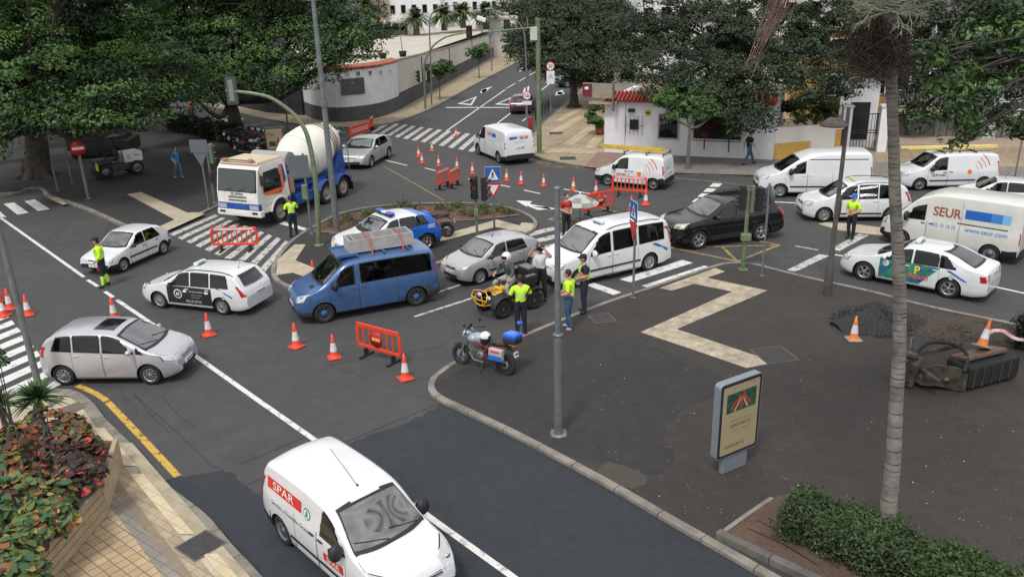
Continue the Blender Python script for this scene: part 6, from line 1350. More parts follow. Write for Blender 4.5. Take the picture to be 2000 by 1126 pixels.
def paddle(root, P):
 w_ = P['wr']; f = MB(); hnd = w_+Vector((.02, -.03, -.10)); f.tube([hnd+Vector((0, 0, .06)), hnd+Vector((.02, -.02, -.12))], .013, M_black, 8)
 c = hnd+Vector((.03, -.03, -.28)); f.M = Matrix.Translation(c) @ Matrix.Rotation(R(70), 4, 'Z') @ Matrix.Rotation(R(90), 4, 'X')
 f.lathe([(0, -.008), (.14, -.008), (.14, .008), (0, .008)], M_redd, 24); f.lathe([(.105, .009), (.115, .011), (.128, .011), (.138, .009)], M_plate, 24); text_on(f, 'STOP', .085, M_plate, (0, 0, .0115), (1, 0, 0), (0, 1, 0), .003)
 text_on(f, 'STOP', .085, M_plate, (0, 0, -.0115), (-1, 0, 0), (0, 1, 0), .003)
 f.M = Matrix.Identity(4); o = f.build('stop_paddle', label='round red stop paddle in the right hand of the officer at the left', cat='paddle'); return o
pp = {}
def keep(root, P): pp[root.name] = (root, P)
offc = person('officer in bright vest holding a red stop paddle by the small white hatchback', dict(wr=(.10, -.30, .92), er=(-.04, -.27, 1.15), wl=(.14, .22, .98), ar=(-.10, -.15, .10), kr=(-.02, -.13, .5), al=(.06, .14, .10)),
 dict(hip=M_navy, torso=vest(), skin=M_skin, sleeve=M_hivis, fore=M_hivis, hand=M_skin, leg=cuff, shoe=M_shoe), G(207, 559), R(200), ('cap', M_navy), height=1.74, extra=keep)
def attach_top(o, root):
 o.matrix_world = Matrix.Translation(root.location) @ Matrix.Rotation(root.rotation_euler.z, 4, 'Z') @ Matrix.Scale(root.scale.x, 4)
 m_ = o.matrix_world.copy(); o.location = m_.translation; o.rotation_euler = m_.to_euler(); o.scale = m_.to_scale()
sp_ = paddle(None, {k_: Vector(v_) for k_, v_ in pp[offc.name][1].items()}); attach_top(sp_, offc)
person('officer seen from behind in bright vest by the front wheel of the mixer truck', dict(el=(.02, .28, 1.16), wl=(.16, .12, 1.02), er=(.02, -.28, 1.16), wr=(.12, -.22, .96), al=(-.04, .14, .10), ar=(.04, -.13, .10)), dict(hip=M_navy, torso=vest(), skin=M_skin, sleeve=M_hivis, fore=M_navy, hand=M_skin, leg=M_navy, shoe=M_shoe), G(575, 462), R(120), ('tail', M_hair), height=1.70)
person('woman in a bright blue top and blue leggings walking across the dark plaza', dict(kl=(.16, .09, .52), al=(.12, .10, .12), kr=(-.02, -.09, .50), ar=(-.22, -.10, .14), wl=(-.10, .26, .92), wr=(.14, -.24, .95)), dict(hip=M_bluet, torso=M_bluet, skin=M_skin, sleeve=M_bluet, fore=M_skin, hand=M_skin, leg=M_jean2, shoe=M_shoel), G(349, 348, KH), R(0)-R(20), ('short', mat('brown_hair', (.06, .03, .02), .7)), height=1.66)
person('man in black tee shirt and jeans striding along the pavement before the white restaurant wall', dict(kl=(.20, .09, .54), al=(.34, .10, .12), kr=(-.08, -.09, .50), ar=(-.36, -.10, .16), fr=(-.24, -.10, .06), wl=(-.16, .25, .93), el=(-.14, .24, 1.15), wr=(.20, -.25, .98), er=(.06, -.24, 1.15)), dict(hip=M_blk, torso=M_blk, skin=M_skin, sleeve=M_blk, fore=M_skin, hand=M_skin, leg=M_jean, shoe=M_shoe), G(1461, 322, KH), R(10), ('short', mat('grey_hair', (.12, .11, .10), .7)), height=1.78)
person('stout officer in blue cap and bright vest standing on the splitter strip', dict(wl=(.17, .12, 1.06), el=(-.02, .28, 1.15), wr=(.18, -.10, 1.04), er=(-.02, -.28, 1.15), al=(0, .10, .10), ar=(-.02, -.08, .10)), dict(hip=M_navy, torso=vest(band=()), skin=M_skin, sleeve=M_hivis, fore=M_skin, hand=M_skin, leg=M_navy, shoe=M_shoe), G(1660, 466, .06), R(215), ('cap', mat('bright_blue_cap', (.01, .13, .55), .7)), height=1.72)
person('person in red top and black trousers standing by the parasol and red barrier', dict(wl=(.18, .10, 1.05), wr=(.18, -.14, 1.08)), dict(hip=M_blk, torso=M_redt, skin=M_skin, sleeve=M_redt, fore=M_skin, hand=M_skin, leg=M_blk, shoe=M_shoe), G(1106, 462), R(-60), ('short', M_hair), height=1.74)
person('man in white shirt and black trousers putting on a dark helmet with both hands', dict(el=(.10, .34, 1.40), wl=(.15, .17, 1.62), er=(.10, -.34, 1.40), wr=(.15, -.17, 1.62)), dict(hip=M_blk, torso=M_shirtw, skin=M_skin, sleeve=M_shirtw, fore=M_skin, hand=M_skin, leg=M_blk, shoe=M_shoe), G(1057, 585), R(255), ('helmet', mat('dark_helmet', (.03, .032, .035), .3, coat=.6)), height=1.84)
person('officer with back turned in bright vest by the quad bike, feet on the kerb line', dict(el=(.0, .30, 1.17), wl=(.12, .20, 1.04), er=(.0, -.30, 1.17), wr=(.12, -.20, 1.04), kl=(0, .10, .5), kr=(0, -.09, .5), al=(-.02, .11, .1), ar=(0, -.12, .1)), dict(hip=M_navy, torso=vest(band=(1.22,)), skin=M_skin, sleeve=M_hivis, fore=M_navy, hand=M_skin, leg=M_navy, shoe=M_shoe), G(1018, 655, .05), R(100), ('short', M_hair), height=1.80)
person('man in bright vest and blue jeans beside the foreground steel pole', dict(wl=(.16, .20, 1.08), wr=(.16, -.16, 1.08), kl=(.03, .10, .5), al=(-.10, .12, .1), ar=(.05, -.12, .1)), dict(hip=M_hivis, torso=vest(under=M_hivis, band=(1.12,)), skin=M_skin, sleeve=M_hivis, fore=M_skin, hand=M_skin, leg=M_jean, shoe=M_shoel), G(1111, 642, .10), R(165), ('short', M_hair), height=1.78)
person('officer in bright vest and dark cap at the right of the group', dict(wl=(.16, .14, 1.10), el=(-.02, .27, 1.18), wr=(.16, -.12, 1.06), er=(-.02, -.27, 1.16), al=(0, .15, .1), ar=(0, -.10, .1)), dict(hip=M_navy, torso=vest(band=(1.24,)), skin=M_skin, sleeve=M_navy, fore=M_skin, hand=M_skin, leg=M_navy, shoe=M_shoe), G(1141, 609, .10), R(185), ('cap', M_navy), height=1.80)
rz_ = qd.rotation_euler.z; rl = qd.location+Vector((math.cos(rz_)*-.12, math.sin(rz_)*-.12, 0))
person('rider in dark green jacket and white helmet seated on the yellow quad bike', dict(pel=(0, 0, 1.0), wai=(.03, 0, 1.12), che=(.09, 0, 1.32), nec=(.12, 0, 1.50), hea=(.15, 0, 1.58), sl=(.10, .2, 1.44), sr=(.10, -.2, 1.44), el=(.20, .34, 1.22), er=(.20, -.34, 1.22), wl=(.33, .34, 1.12), wr=(.33, -.34, 1.12), hl=(0, .12, .98), hr=(0, -.12, .98), kl=(.42, .30, .86), kr=(.42, -.30, .86), al=(.30, .33, .44), ar=(.30, -.33, .44)),
 dict(hip=M_greyt, torso=M_grn, skin=M_skin, sleeve=M_grn, fore=M_grn, hand=M_skin, leg=M_greyt, shoe=M_shoe), rl, rz_, ('helmet', MATS['white_helmet']), height=1.76)
# DRIVERS
def driver(label, r, c, shirt, hair=M_hair, side=1):
 x, y, z = c.seat; k = r.scale.x; J = dict(pel=(-.02, 0, .12), wai=(-.07, 0, .24), che=(-.12, 0, .44), nec=(-.14, 0, .62), hea=(-.11, 0, .71), sl=(-.12, .18, .56), sr=(-.12, -.18, .56), el=(.08, .24, .38), er=(.08, -.24, .38), wl=(.28, .13, .46), wr=(.28, -.13, .46),
  hl=(.02, .10, .10), hr=(.02, -.10, .10), kl=(.40, .14, .16), kr=(.40, -.14, .16), al=(.60, .12, -.08), ar=(.60, -.12, -.08), fl=(.68, .12, -.06), fr=(.68, -.12, -.06))
 w_ = carM(r) @ Vector((x, y*side, z-.01)); person(label, J, dict(torso=shirt, skin=M_skin, sleeve=shirt, fore=M_skin, hand=M_skin, leg=M_navy, shoe=M_shoe, hip=shirt), w_, r.rotation_euler.z, ('short', hair), height=1.66)
driver('driver in a red shirt at the wheel of the blue van', r4, c4, M_redt); driver('driver with brown hair in the silver hatchback with the sunroof', r1, c1, M_bluet, mat('auburn_hair', (.22, .07, .03), .7)); driver('driver in a pale shirt at the wheel of the long white taxi van', r6, c6, M_shirtw); driver('driver in green inside the black car with roof rails', r7, c7, mat('green_shirt', (.05, .16, .06), .8)); driver('driver of the small old white hatchback', r2, c2, M_blk)
driver('driver of the white people-carrier taxi behind the blue-capped officer', r8, c8, mat('sky_shirt', (.15, .30, .42), .8)); driver('driver of the silver-grey small hatchback', r5, c5, M_blk); driver('driver of the white saloon taxi with the painted mural', r17, c17, M_shirtw); driver('driver of the white taxi with black advertising doors', r3, c3, M_blk)
# TANDEM ROLLER
def roller():
 root = empty('road_roller', label='grey and white road roller parked under the big trees', cat='road roller'); gm = mat('machine_grey', (.04, .043, .045), .6, var=.2)
 f = MB(); f.M = Matrix.Translation((.85, 0, .42)); f.lathe([(0, -.55), (.40, -.55), (.42, -.52), (.42, .52), (.40, .55), (0, .55)], M_rubber, 28, axis='Y'); f.lathe([(0, .56), (.2, .56), (.22, .5)], M_galv, 16, axis='Y'); f.build('drum', root)
 for sy in (1, -1): make_wheel(root, -.95, sy*.42, .40, .24, .28, 'steel')
 f = MB(); f.box((-.05, 0, .55), (2.6, .95, .42), gm, bev=.06, seg=2); f.box((.80, 0, .95), (.9, .9, .30), gm, bev=.05); f.build('chassis', root)
 f = MB(); f.box((-.85, 0, 1.02), (1.15, 1.0, .62), M_dusty, bev=.12, seg=4, smooth=True); text_on(f, 'C', .3, M_blackletter, (-.6, .503, 1.05), (-1, 0, 0), (0, 0, 1), .02); f.box((-1.05, .503, 1.1), (.35, .004, .05), M_redd); f.build('bonnet', root)
 f = MB(); f.box((.15, 0, 1.0), (.5, .5, .14), M_black, bev=.04); f.box((-.08, 0, 1.25), (.12, .5, .45), M_black, bev=.04); f.build('seat', root)
 f = MB(); f.tube([(.55, 0, .9), (.42, 0, 1.35)], .03, M_black); f.lathe([(.15, -.012), (.17, 0), (.15, .012), (.14, 0)], M_black, 20, c=(.42, 0, 1.36)); f.build('steering_wheel', root)
 f = MB()
 for x, sy in ((-.25, 1), (-.25, -1), (.75, 1), (.75, -1)): f.tube([(x, .46*sy, .7), (x, .46*sy, 2.25)], .03, M_black, 8)
 f.box((.25, 0, 2.28), (1.35, 1.1, .07), M_black, bev=.02); f.build('canopy', root)
 f = MB(); f.box((1.25, .46, .75), (.05, .28, .42), mat('yellow_panel', (.7, .6, .03), .5), bev=.01); f.build('warning_panel', root); return root
ro = roller(); a, b = G(210, 350, KH), G(266, 340, KH); h = (a-b).normalized(); n = Vector((-h.y, h.x, 0)); ro.location = (a+b)/2-n*.5; ro.rotation_euler = (0, 0, math.atan2(h.y, h.x))
# STREET FURNITURE
M_or = mat('barrier_orange', (.72, .055, .02), .45, var=.10, vscale=3); M_cone = mat('cone_orange', (.75, .06, .02), .5, var=.12, vscale=5); M_cone2 = mat('cone_faded_orange', (.72, .19, .05), .55, var=.1)
M_whitef = mat('cone_white', (.66, .66, .66), .5, var=.15, vscale=7); M_signw = mat('sign_white', (.72, .72, .72), .4); M_signb = mat('sign_blue', (.02, .10, .36), .4); M_signr = mat('sign_red', (.50, .02, .02), .4); M_gback = mat('sign_back', (.15, .165, .18), .5, .4)
def cone_mesh(base_m, body_m, h=.74):
 f = MB(); f.box((0, 0, .022), (.40, .40, .040), base_m, bev=.03, seg=1); k = h/.74
 r = lambda z: .132-.108*(z/h)
 z1, z2 = .30*h, .66*h
 f.lathe([(.155, .042), (r(.05), .06), (r(z1), z1)], body_m, 20); f.lathe([(r(z1)+.002, z1), (r(z2)+.002, z2)], M_whitef, 20); f.lathe([(r(z2), z2), (r(h), h), (.012, h+.004), (.010, h-.05)], body_m, 20); f.lathe([(r(z2)+.003, z2-.01), (r(z2)+.003, z2)], body_m, 20)
 return f
_c1 = cone_mesh(mat('cone_base', (.50, .055, .03), .7), M_cone).build('traffic_cone'); _c2 = cone_mesh(mat('cone_base_grey', (.30, .26, .20), .9, var=.2), M_cone2, .72).build('traffic_cone')
cones = [(7.5, 617, 'leftmost cone of the tight cluster on the left striped crossing'), (20, 603, 'cone standing just behind the leftmost one at the left picture edge'), (0, 590, 'cone at the left edge with the orange barrier behind it'), (56, 615, 'cone alone to the right of the left cluster beside the striped crossing'), (224, 622, 'cone mostly hidden behind the roof of the silver hatchback with sunroof'),
 (408.6, 654, 'cone beside the rear wheel of the black-doored taxi'), (579, 677, 'cone in front of the blue van, left of a pair'), (653, 698, 'cone between the blue van and the barrier with the round red disc'), (792, 739, 'cone at the right foot of the barrier with the red disc'), (613, 545, 'cone almost hidden behind the bonnet of the blue van'),
 (818, 306, 'cone nearest the side street crossing at the left of the far group'), (824.6, 319, 'cone just below and right of the leftmost far cone'), (844, 295, 'cone standing by the end of the far striped crossing'), (857, 324, 'cone left of the pair of leaning red barriers'), (891, 267, 'small cone standing on the far striped crossing'), (893, 330, 'cone right behind the pair of leaning red barriers'), (923, 339, 'cone just right of the pair of leaning red barriers'),
 (989.6, 352.6, 'cone right of the blue crossing sign, first in the far curved row'), (1018, 359, 'second cone of the far curved row right of the blue crossing sign'), (1062, 363, 'third cone of the far curved row, above the white arrow'), (1120, 371, 'fourth cone of the far curved row, left of the service van'), (1164, 378, 'short cone in front of the service van bumper'), (1233, 412, 'cone left of the leg of the far right red barrier'), (1261, 400, 'cone in front of the far right red barrier, nearest the black car')]
for i, (x, y, l) in enumerate(cones):
 o = _c1 if i == 0 else _c1.copy()
 if i: C.objects.link(o)
 o.location = G(x, y); o.rotation_euler = (0, 0, random.random()*1.5); s_ = (.88 if y < 400 else 1)*random.uniform(.97, 1.04); o.scale = (s_,)*3; tag(o, 'red and white '+l, 'traffic cone', 'traffic cones')
_c2.location = G(1667, 663, .10); tag(_c2, 'orange and white cone standing at the edge of the dark gravel heap', 'traffic cone', 'traffic cones')
def barrier(pl, pr, label, z=0.0, disc=None, chev=False, base=True, tilt=0, wide=None):
 A, B = G(*pl, z), G(*pr, z); d = B-A; L_ = wide or d.length; root = empty('road_barrier', (A+B)/2, math.atan2(d.y, d.x), label, 'barrier', 'red plastic barriers'); h = 1.0; t = .045
 f = MB(); f.box((0, 0, h-.07), (L_, t, .14), M_or, bev=.015, seg=1); f.box((0, 0, .30), (L_, t, .10), M_or, bev=.012, seg=1); n = max(5, int(L_/.2))
 for k in range(n+1):
  x = -L_/2+.03+(L_-.06)*k/n; f.box((x, 0, .61), (.045 if 0 < k < n else .06, t*.8, .56), M_or, bev=.006, seg=1)
 f.box((-L_/2-.02, 0, .6), (.05, .03, .5), M_or); f.box((L_/2+.02, 0, .6), (.05, .03, .5), M_or); f.build('panel', root)
 if base:
  for x in (-L_*.32, L_*.32): f = MB(); f.prism([(-.04, -.28), (.04, -.28), (.05, -.05), (.05, .05), (.04, .28), (-.04, .28), (-.05, .05), (-.05, -.05)], .05, M_black); f.box((0, 0, .15), (.05, .16, .22), M_black, bev=.01); o = f.build('foot', root); o.location = (x, 0, 0)
 for sy in (-1, 1):
  if disc and sy == -1:
   f = MB(); f.M = Matrix.Translation((disc, -t/2-.014, .62)) @ Matrix.Rotation(R(90), 4, 'X'); f.lathe([(0, 0), (.24, 0), (.24, .01), (0, .01)], mat('disc_red', (.42, .015, .02), .4), 28); f.box((0, 0, .014), (.30, .09, .006), mat('disc_yellow', (.7, .45, .08), .4)); f.build('no_entry_disc', root)
  if chev:
   f = MB()
   for k in range(int(L_/.22)-1):
    x = -L_/2+.22+k*.22; f.add([(x, sy*.03, .5), (x+.09, sy*.03, .66), (x, sy*.03, .82), (x+.08, sy*.03, .82), (x+.17, sy*.03, .66), (x+.08, sy*.03, .5)], [(0, 1, 4, 5), (1, 2, 3, 4)], M_whitef, False)
   f.box((0, sy*.024, .66), (L_*.96, .006, .38), M_or); f.build('chevron_board', root)
 if not chev and not disc: f = MB(); f.box((0, -t/2-.003, h-.07), (L_*.86, .005, .07), M_whitef); f.build('reflective_strip', root)
 root.rotation_euler[0] = tilt; return root
barrier((418, 491), (506, 489), 'red plastic barrier on the striped crossing in front of the mixer truck'); barrier((702, 690), (784, 714), 'red barrier with a round no-entry disc in front of the blue van', disc=-.05)
barrier((857, 372), (877, 363), 'left of the two leaning red barriers near the white side-street van', wide=1.3); barrier((878, 371), (898, 359), 'right of the two leaning red barriers near the white side-street van', wide=1.3)
barrier((684, 277), (722, 264), 'red barrier with white chevrons behind the silver hatchback at the far corner', chev=True); barrier((719, 259), (734, 249), 'small end barrier next to the chevron barrier by the curved white wall', wide=1.0)
barrier((1196, 381), (1262, 386), 'red barrier standing in front of the small service van'); barrier((1139, 423), (1197, 411), 'red barrier with a round disc beside the grey parasol', disc=.1); barrier((-22, 598), (6, 596), 'orange barrier end cut by the left picture edge behind the cones')
barrier((366, 226), (382, 218), 'small far barrier on the side street seen under the tree canopy', wide=1.1)
def pole(name, b, y_top, r, m, label, cat, z=0.0, r2=None, h=None, build=True, n=14):
 B = G(*b, z); H = h or HT(B, y_top); root = empty(name, B, 0, label, cat); f = MB(); f.tube([(0, 0, 0), (0, 0, H)], [r, r2 or r], m, n); f.box((0, 0, .01), (r*4, r*4, .02), m, bev=.004, seg=1); f.build('post', root); root['H'] = H; return root, H
def signal(root, loc, ang, hh=.9, m=None, w_=.28, lit=None):
 m = m or mat('signal_green', (.035, .05, .03), .55); f = MB(); f.M = Matrix.Translation(loc) @ Matrix.Rotation(ang, 4, 'Z'); f.box((0, 0, 0), (.20, w_, hh), m, bev=.03, seg=2)
 for k in range(3):
  z = (1-k)*hh*.31; r = hh*.125
  vs = []; n = 10
  for j in range(n+1): t = math.pi*(-.15+1.3*j/n); vs += [(.10, r*math.cos(t), z+r*math.sin(t)), (.10+.20*(.55+.45*math.sin(max(0, min(math.pi, t)))), r*1.02*math.cos(t), z+r*1.02*math.sin(t))]
  f.add(vs, [(2*j, 2*j+1, 2*j+3, 2*j+2) for j in range(n)], M_black, True)
 f.M = Matrix.Identity(4); o = f.build('signal_head', root)
 for k, c in enumerate(((.25, .01, .01), (.30, .14, .01), (.01, .16, .06))):
  f = MB(); f.M = Matrix.Translation(loc) @ Matrix.Rotation(ang, 4, 'Z'); lit_ = lit == k
  f.sphere((.10, 0, (1-k)*hh*.31), hh*.11, mat(('lit_' if lit_ else '')+'lamp_%s' % 'red amber green'.split()[k], c, .2, emit=((1, .25*(k > 0), .05), 3) if lit_ else None), 12, 8, (.25, 1, 1)); f.M = Matrix.Identity(4); f.build('lamp', o)
 return o
def disc_sign(root, z, r, ang, col, name='sign_disc', bar=None, txt=None, off=.05):
 f = MB(); f.M = Matrix.Translation((0, 0, z)) @ Matrix.Rotation(ang, 4, 'Z') @ Matrix.Rotation(R(90), 4, 'Y'); f.lathe([(0, off), (r, off), (r, off+.012), (0, off+.012)], M_signr if col == 'red' else M_signr, 28); f.lathe([(0, off-.004), (r*.98, off-.004)], M_gback, 28)
 if col != 'red': f.lathe([(0, off+.016), (r*.80, off+.016)], M_signw, 28)
 f.M = Matrix.Translation((0, 0, z)) @ Matrix.Rotation(ang, 4, 'Z')
 if bar: f.box((off+.016, 0, 0), (.006, r*1.5, r*.36), M_signw)
 if txt: text_on(f, txt, r*1.0, M_blackletter, (off+.020, 0, 0), (0, 1, 0), (0, 0, 1), .015, sx=.95)
 f.M = Matrix.Identity(4); return f.build(name, root)
CAMA = lambda o: math.atan2(-o.location.y, -o.location.x)
r_, H = pole('street_lamp', (658.6, 453), 0, .14, M_galv, 'tall grey double-headed street lamp rising from the planted traffic island', 'street lamp', KH, .085, h=9.45, n=18)
f = MB(); f.tube([(0, 0, HT(r_.location, 203)-.1), (0, 0, HT(r_.location, 203)+.1)], .16, M_galv, 18); f.tube([(-1.15, 0, 9.5), (0, 0, 9.35), (1.15, 0, 9.5)], .05, M_galv); f.build('lamp_arm', r_)
for sx in (-1, 1): f = MB(); f.sphere((sx*1.0, 0, 9.55), .34, M_galv, 18, 10, (1.3, .75, .35)); f.sphere((sx*1.0, 0, 9.48), .28, M_lens, 16, 8, (1.2, .7, .3)); f.build('lamp_head', r_)
def arch_mast(base, z, pix, r0, r1, label, m=M_greenp):
 B = G(*base, z); root = empty('arched_signal_mast', B, 0, label, 'traffic light'); P = [Vector((0, 0, 0))]+[AT(x, y, B.y)-B for x, y in pix]; P = [P[0]]+smooth_line(P[1:], 5); n = len(P)
 f = MB(); f.tube(P, [r0+(r1-r0)*i/(n-1) for i in range(n)], m, 14); f.lathe([(r0*2, 0), (r0*2, .03), (r0, .05)], m, 14); f.build('mast', root); return root, P[-1]
r_, e = arch_mast((623, 478), KH, [(619, 380), (613, 327), (607.5, 295), (599, 262), (588, 241), (569, 219), (531, 192.5), (493, 182.5), (441, 177)], .105, .06, 'green arched traffic light mast curving left above the mixer truck')
signal(r_, e+Vector((.22, .1, -.02)), R(95), 1.05, w_=.34); f = MB(); f.box(e+Vector((.22, -.04, 0)), (.44, .03, 1.05), mat('board_dark', (.06, .07, .075), .5), bev=.05); f.box(e+Vector((.22, -.06, 0)), (.20, .02, .80), mat('pale_green_plate', (.18, .22, .17), .5), bev=.02); f.build('backing_board', r_)
r_, e = arch_mast((831, 213), KH, [(828.5, 150), (829, 127), (834.7, 108), (848, 88), (870, 73), (898, 66), (914, 64)], .10, .06, 'dark green arched traffic light mast by the long white wall')
signal(r_, e+Vector((.1, 0, 0)), R(-80), 1.15, M_black, w_=.5, lit=None); 
for dx, a in ((-.42, 200), (.42, -70)): signal(r_, (dx, -.05, HT(r_.location, 149)), R(a), 1.0, M_black, lit=1 if False else None)
def curved_lamp(b, z, pix, label, r0=.08, r1=.035):
 B = G(*b, z); root = empty('street_lamp', B, 0, label, 'street lamp'); P = smooth_line([Vector((0, 0, 0))]+[AT(x, y, B.y)-B for x, y in pix], 6); n = len(P); f = MB(); f.tube(P, [r0+(r1-r0)*i/(n-1) for i in range(n)], M_galv, 10); f.build('post', root)
 f = MB(); f.sphere(P[-1], .26, M_galv, 12, 8, (1.5, .7, .4)); f.sphere(P[-1]-Vector((0, 0, .06)), .2, M_lens, 12, 8, (1.4, .65, .35)); f.build('lamp_head', root); return root
curved_lamp((843, 205), KH, [(841, 120), (839, 60), (842, 30), (857, 17), (893, 9)], 'grey curved street lamp rising beside the arched mast at the white wall')
r_ = curved_lamp((1028, 228), KH, [(1028, 150), (1026, 90), (1022, 60), (1008, 40), (985, 28), (955, 18)], 'grey curved street lamp behind the small weight-limit sign')
r_, H = pole('street_lamp', (961, 139), 20, .07, M_galv, 'thin grey post with a triangular sign back standing along the white wall', 'sign post', KH); f = MB(); f.plate([(-.45, .38), (.45, .38), (0, -.4)], .02, M_gback, (0, -.08, 4.3), (1, 0, 0), (0, 0, 1)); f.build('sign_back', r_)
r_, H = pole('camera_pole', (1053.7, 298), 35, .155, M_greenp, 'thick green pole with a white box and camera arm at the paved corner', 'camera pole', KH, .14, n=16)
f = MB(); f.box((-.25, 0, HT(r_.location, 66)), (.42, .4, .76), mat('cream_box', (.48, .5, .42), .6, var=.1), bev=.03); f.build('control_box', r_)
f = MB(); z = HT(r_.location, 52); f.tube([(0, 0, z-.03), (-3.35, 0, z-.25)], .045, M_greenp); f.tube([(-3.3, 0, z-.25), (-3.3, 0, z+.3)], .05, M_greenp); f.tube([(-.6, 0, z), (-.6, 0, z+.5)], .03, M_galv); f.build('arm', r_)
f = MB(); f.box((-3.3, -.1, z+.5), (.55, .25, .26), M_signw, rot=(0, .35, 0), bev=.06, seg=3); f.build('camera', r_)
r_, H = pole('speed_sign', (1076, 227), 122, .045, M_galv, 'round thirty speed limit sign with a white plate on a grey post', 'traffic sign', KH); disc_sign(r_, HT(r_.location, 129.5), .34, CAMA(r_), 'w', txt='30')
f = MB(); a = CAMA(r_); f.M = Matrix.Translation((0, 0, HT(r_.location, 151))) @ Matrix.Rotation(a, 4, 'Z'); f.box((.05, 0, 0), (.015, .62, 1.0), M_signw, bev=.005); text_on(f, 'A', .55, mat('grey_symbol', (.25, .27, .32), .5), (.06, 0, .05), (0, 1, 0), (0, 0, 1)); f.M = Matrix.Identity(4); f.build('plate', r_)
r_, H = pole('weight_sign', (1030.6, 270), 178, .045, M_galv, 'round twelve tonne weight limit sign on a short post by the railings', 'traffic sign', KH); disc_sign(r_, HT(r_.location, 187), .30, CAMA(r_), 'w', txt='12t')
f = MB(); a = CAMA(r_); f.M = Matrix.Translation((0, 0, HT(r_.location, 201))) @ Matrix.Rotation(a, 4, 'Z'); f.box((.05, 0, 0), (.015, .62, .25), M_signw, bev=.005); f.M = Matrix.Identity(4); f.build('plate', r_)
f = MB(); f.box((0, 0, .6), (.34, .3, .75), mat('bin_red', (.28, .03, .025), .5), bev=.06, seg=3, smooth=True, taper=(1.1, 1.1)); f.box((0, 0, 1.0), (.42, .38, .08), mat('bin_red'), bev=.03); f.tube([(0, .2, 0), (0, .2, 1.1)], .03, M_black); o = f.build('litter_bin', label='red litter bin on the pavement corner below the weight limit sign', cat='litter bin'); o.location = G(1036, 258, KH)
A, B = G(1040, 240, KH), G(1077, 216, KH); root = empty('pedestrian_railing', A, 0, 'dark low pedestrian railing along the side-street kerb', 'railing'); d = B-A; n = int(d.length/1.0)
for k in range(n): 
 a, b = d*(k/n), d*((k+.9)/n); f = MB(); f.tube([a, a+Vector((0, 0, .9)), b+Vector((0, 0, .9)), b], .03, M_black, 8); f.tube([a+Vector((0, 0, .3)), b+Vector((0, 0, .9))], .015, M_black, 6); f.tube([a+Vector((0, 0, .9)), b+Vector((0, 0, .3))], .015, M_black, 6); f.build('rail_panel', root)
r_, H = pole('steel_pole', (1091, 846), 367, .085, M_galv, 'plain grey steel pole standing in the foreground on the dark plaza', 'pole', .10, .055, n=20)
f = MB(); z = HT(r_.location, 655); f.tube([(0, 0, 0), (0, 0, z)], .098, M_galv, 20); f.lathe([(.098, z), (.115, z+.005), (.115, z+.04), (.07, z+.06)], M_galv, 20); f.lathe([(.20, 0), (.20, .015), (.11, .03)], M_galv, 20); f.build('sleeve', r_)
f = MB(); f.box((0, -.07, .55), (.08, .02, .28), mat('hatch_grey', (.2, .21, .22), .5), bev=.005); f.build('hatch', r_)
f = MB(); f.lathe([(.065, H-.02), (.07, H+.02), (0, H+.03)], M_galv, 16); f.box((.09, 0, H-.22), (.2, .05, .05), M_galv); f.build('cap', r_)
pole('steel_pole', (80, 770), 0, .085, M_galv, 'grey lamp pole at the left behind the planted bed and striped crossing', 'pole', .02, .07, h=9.0, n=18)
r_, H = pole('no_entry_sign', (173, 388), 277, .075, M_galv, 'round red no-entry sign with a white bar on a post under the trees', 'traffic sign', KH); disc_sign(r_, H-.32, .36, CAMA(r_), 'red', bar=True, off=.09)
for b, y, l in (((113, 373), 317, 'short thin grey post left of the no-entry sign'), ((141, 358), 287, 'taller thin grey post just behind the no-entry sign')): pole('grey_post', b, y, .04, M_galv, l, 'post', KH)
r_, H = pole('sign_post', (408.6, 406), 279, .045, M_galv, 'grey post with triangular sign seen from the back left of the mixer truck', 'traffic sign', KH); f = MB(); f.plate([(-.5, .42), (.5, .42), (.04, -.46), (-.04, -.46)], .02, M_gback, (0, -.07, 2.55), (1, -.2, 0), (0, 0, 1)); f.plate([(-.45, 0), (.45, 0), (.45, .62), (-.45, .62)], .02, M_gback, (0, -.10, 2.7), (1, -.2, 0), (0, 0, 1)); f.build('sign_back', r_)
r_, H = pole('pedestrian_signal', (420, 396), 280, .06, M_greenp, 'green post with a side-on traffic light just left of the mixer truck cab', 'traffic light', KH); signal(r_, (.2, 0, H-.5), R(0), .95, mat('pale_signal', (.14, .16, .15), .5)); f = MB(); f.box((0, -.1, 1.2), (.14, .14, .3), M_greenp, bev=.02); f.build('button_box', r_)
r_, H = pole('sign_post', (609, 456.5), 300, .05, M_galv, 'grey post with a rectangular sign back beside the green arched mast', 'traffic sign', KH); f = MB(); f.plate([(-.42, -.45), (.42, -.45), (.42, .45), (-.42, .45)], .02, M_gback, (-.2, -.08, H-.5), (1, 0, 0), (0, 0, 1)); f.build('sign_back', r_); f = MB(); f.box((-.05, -.12, 1.85), (.24, .2, .62), M_greenp, bev=.03); f.build('signal_box', r_)
def walker(f, s, m):
 f.sphere((0, 0, .20*s), .035*s, m, 8, 6, (1, .2, 1))
 for a, b, r in (((0, .15), (0, 0), .04), ((0, .0), (-.09, -.17), .024), ((0, .0), (.08, -.17), .024), ((0, .13), (-.08, .02), .018), ((0, .13), (.08, .04), .018)): f.tube([(a[0]*s, 0, a[1]*s), (b[0]*s, 0, b[1]*s)], r*s, m, 6)
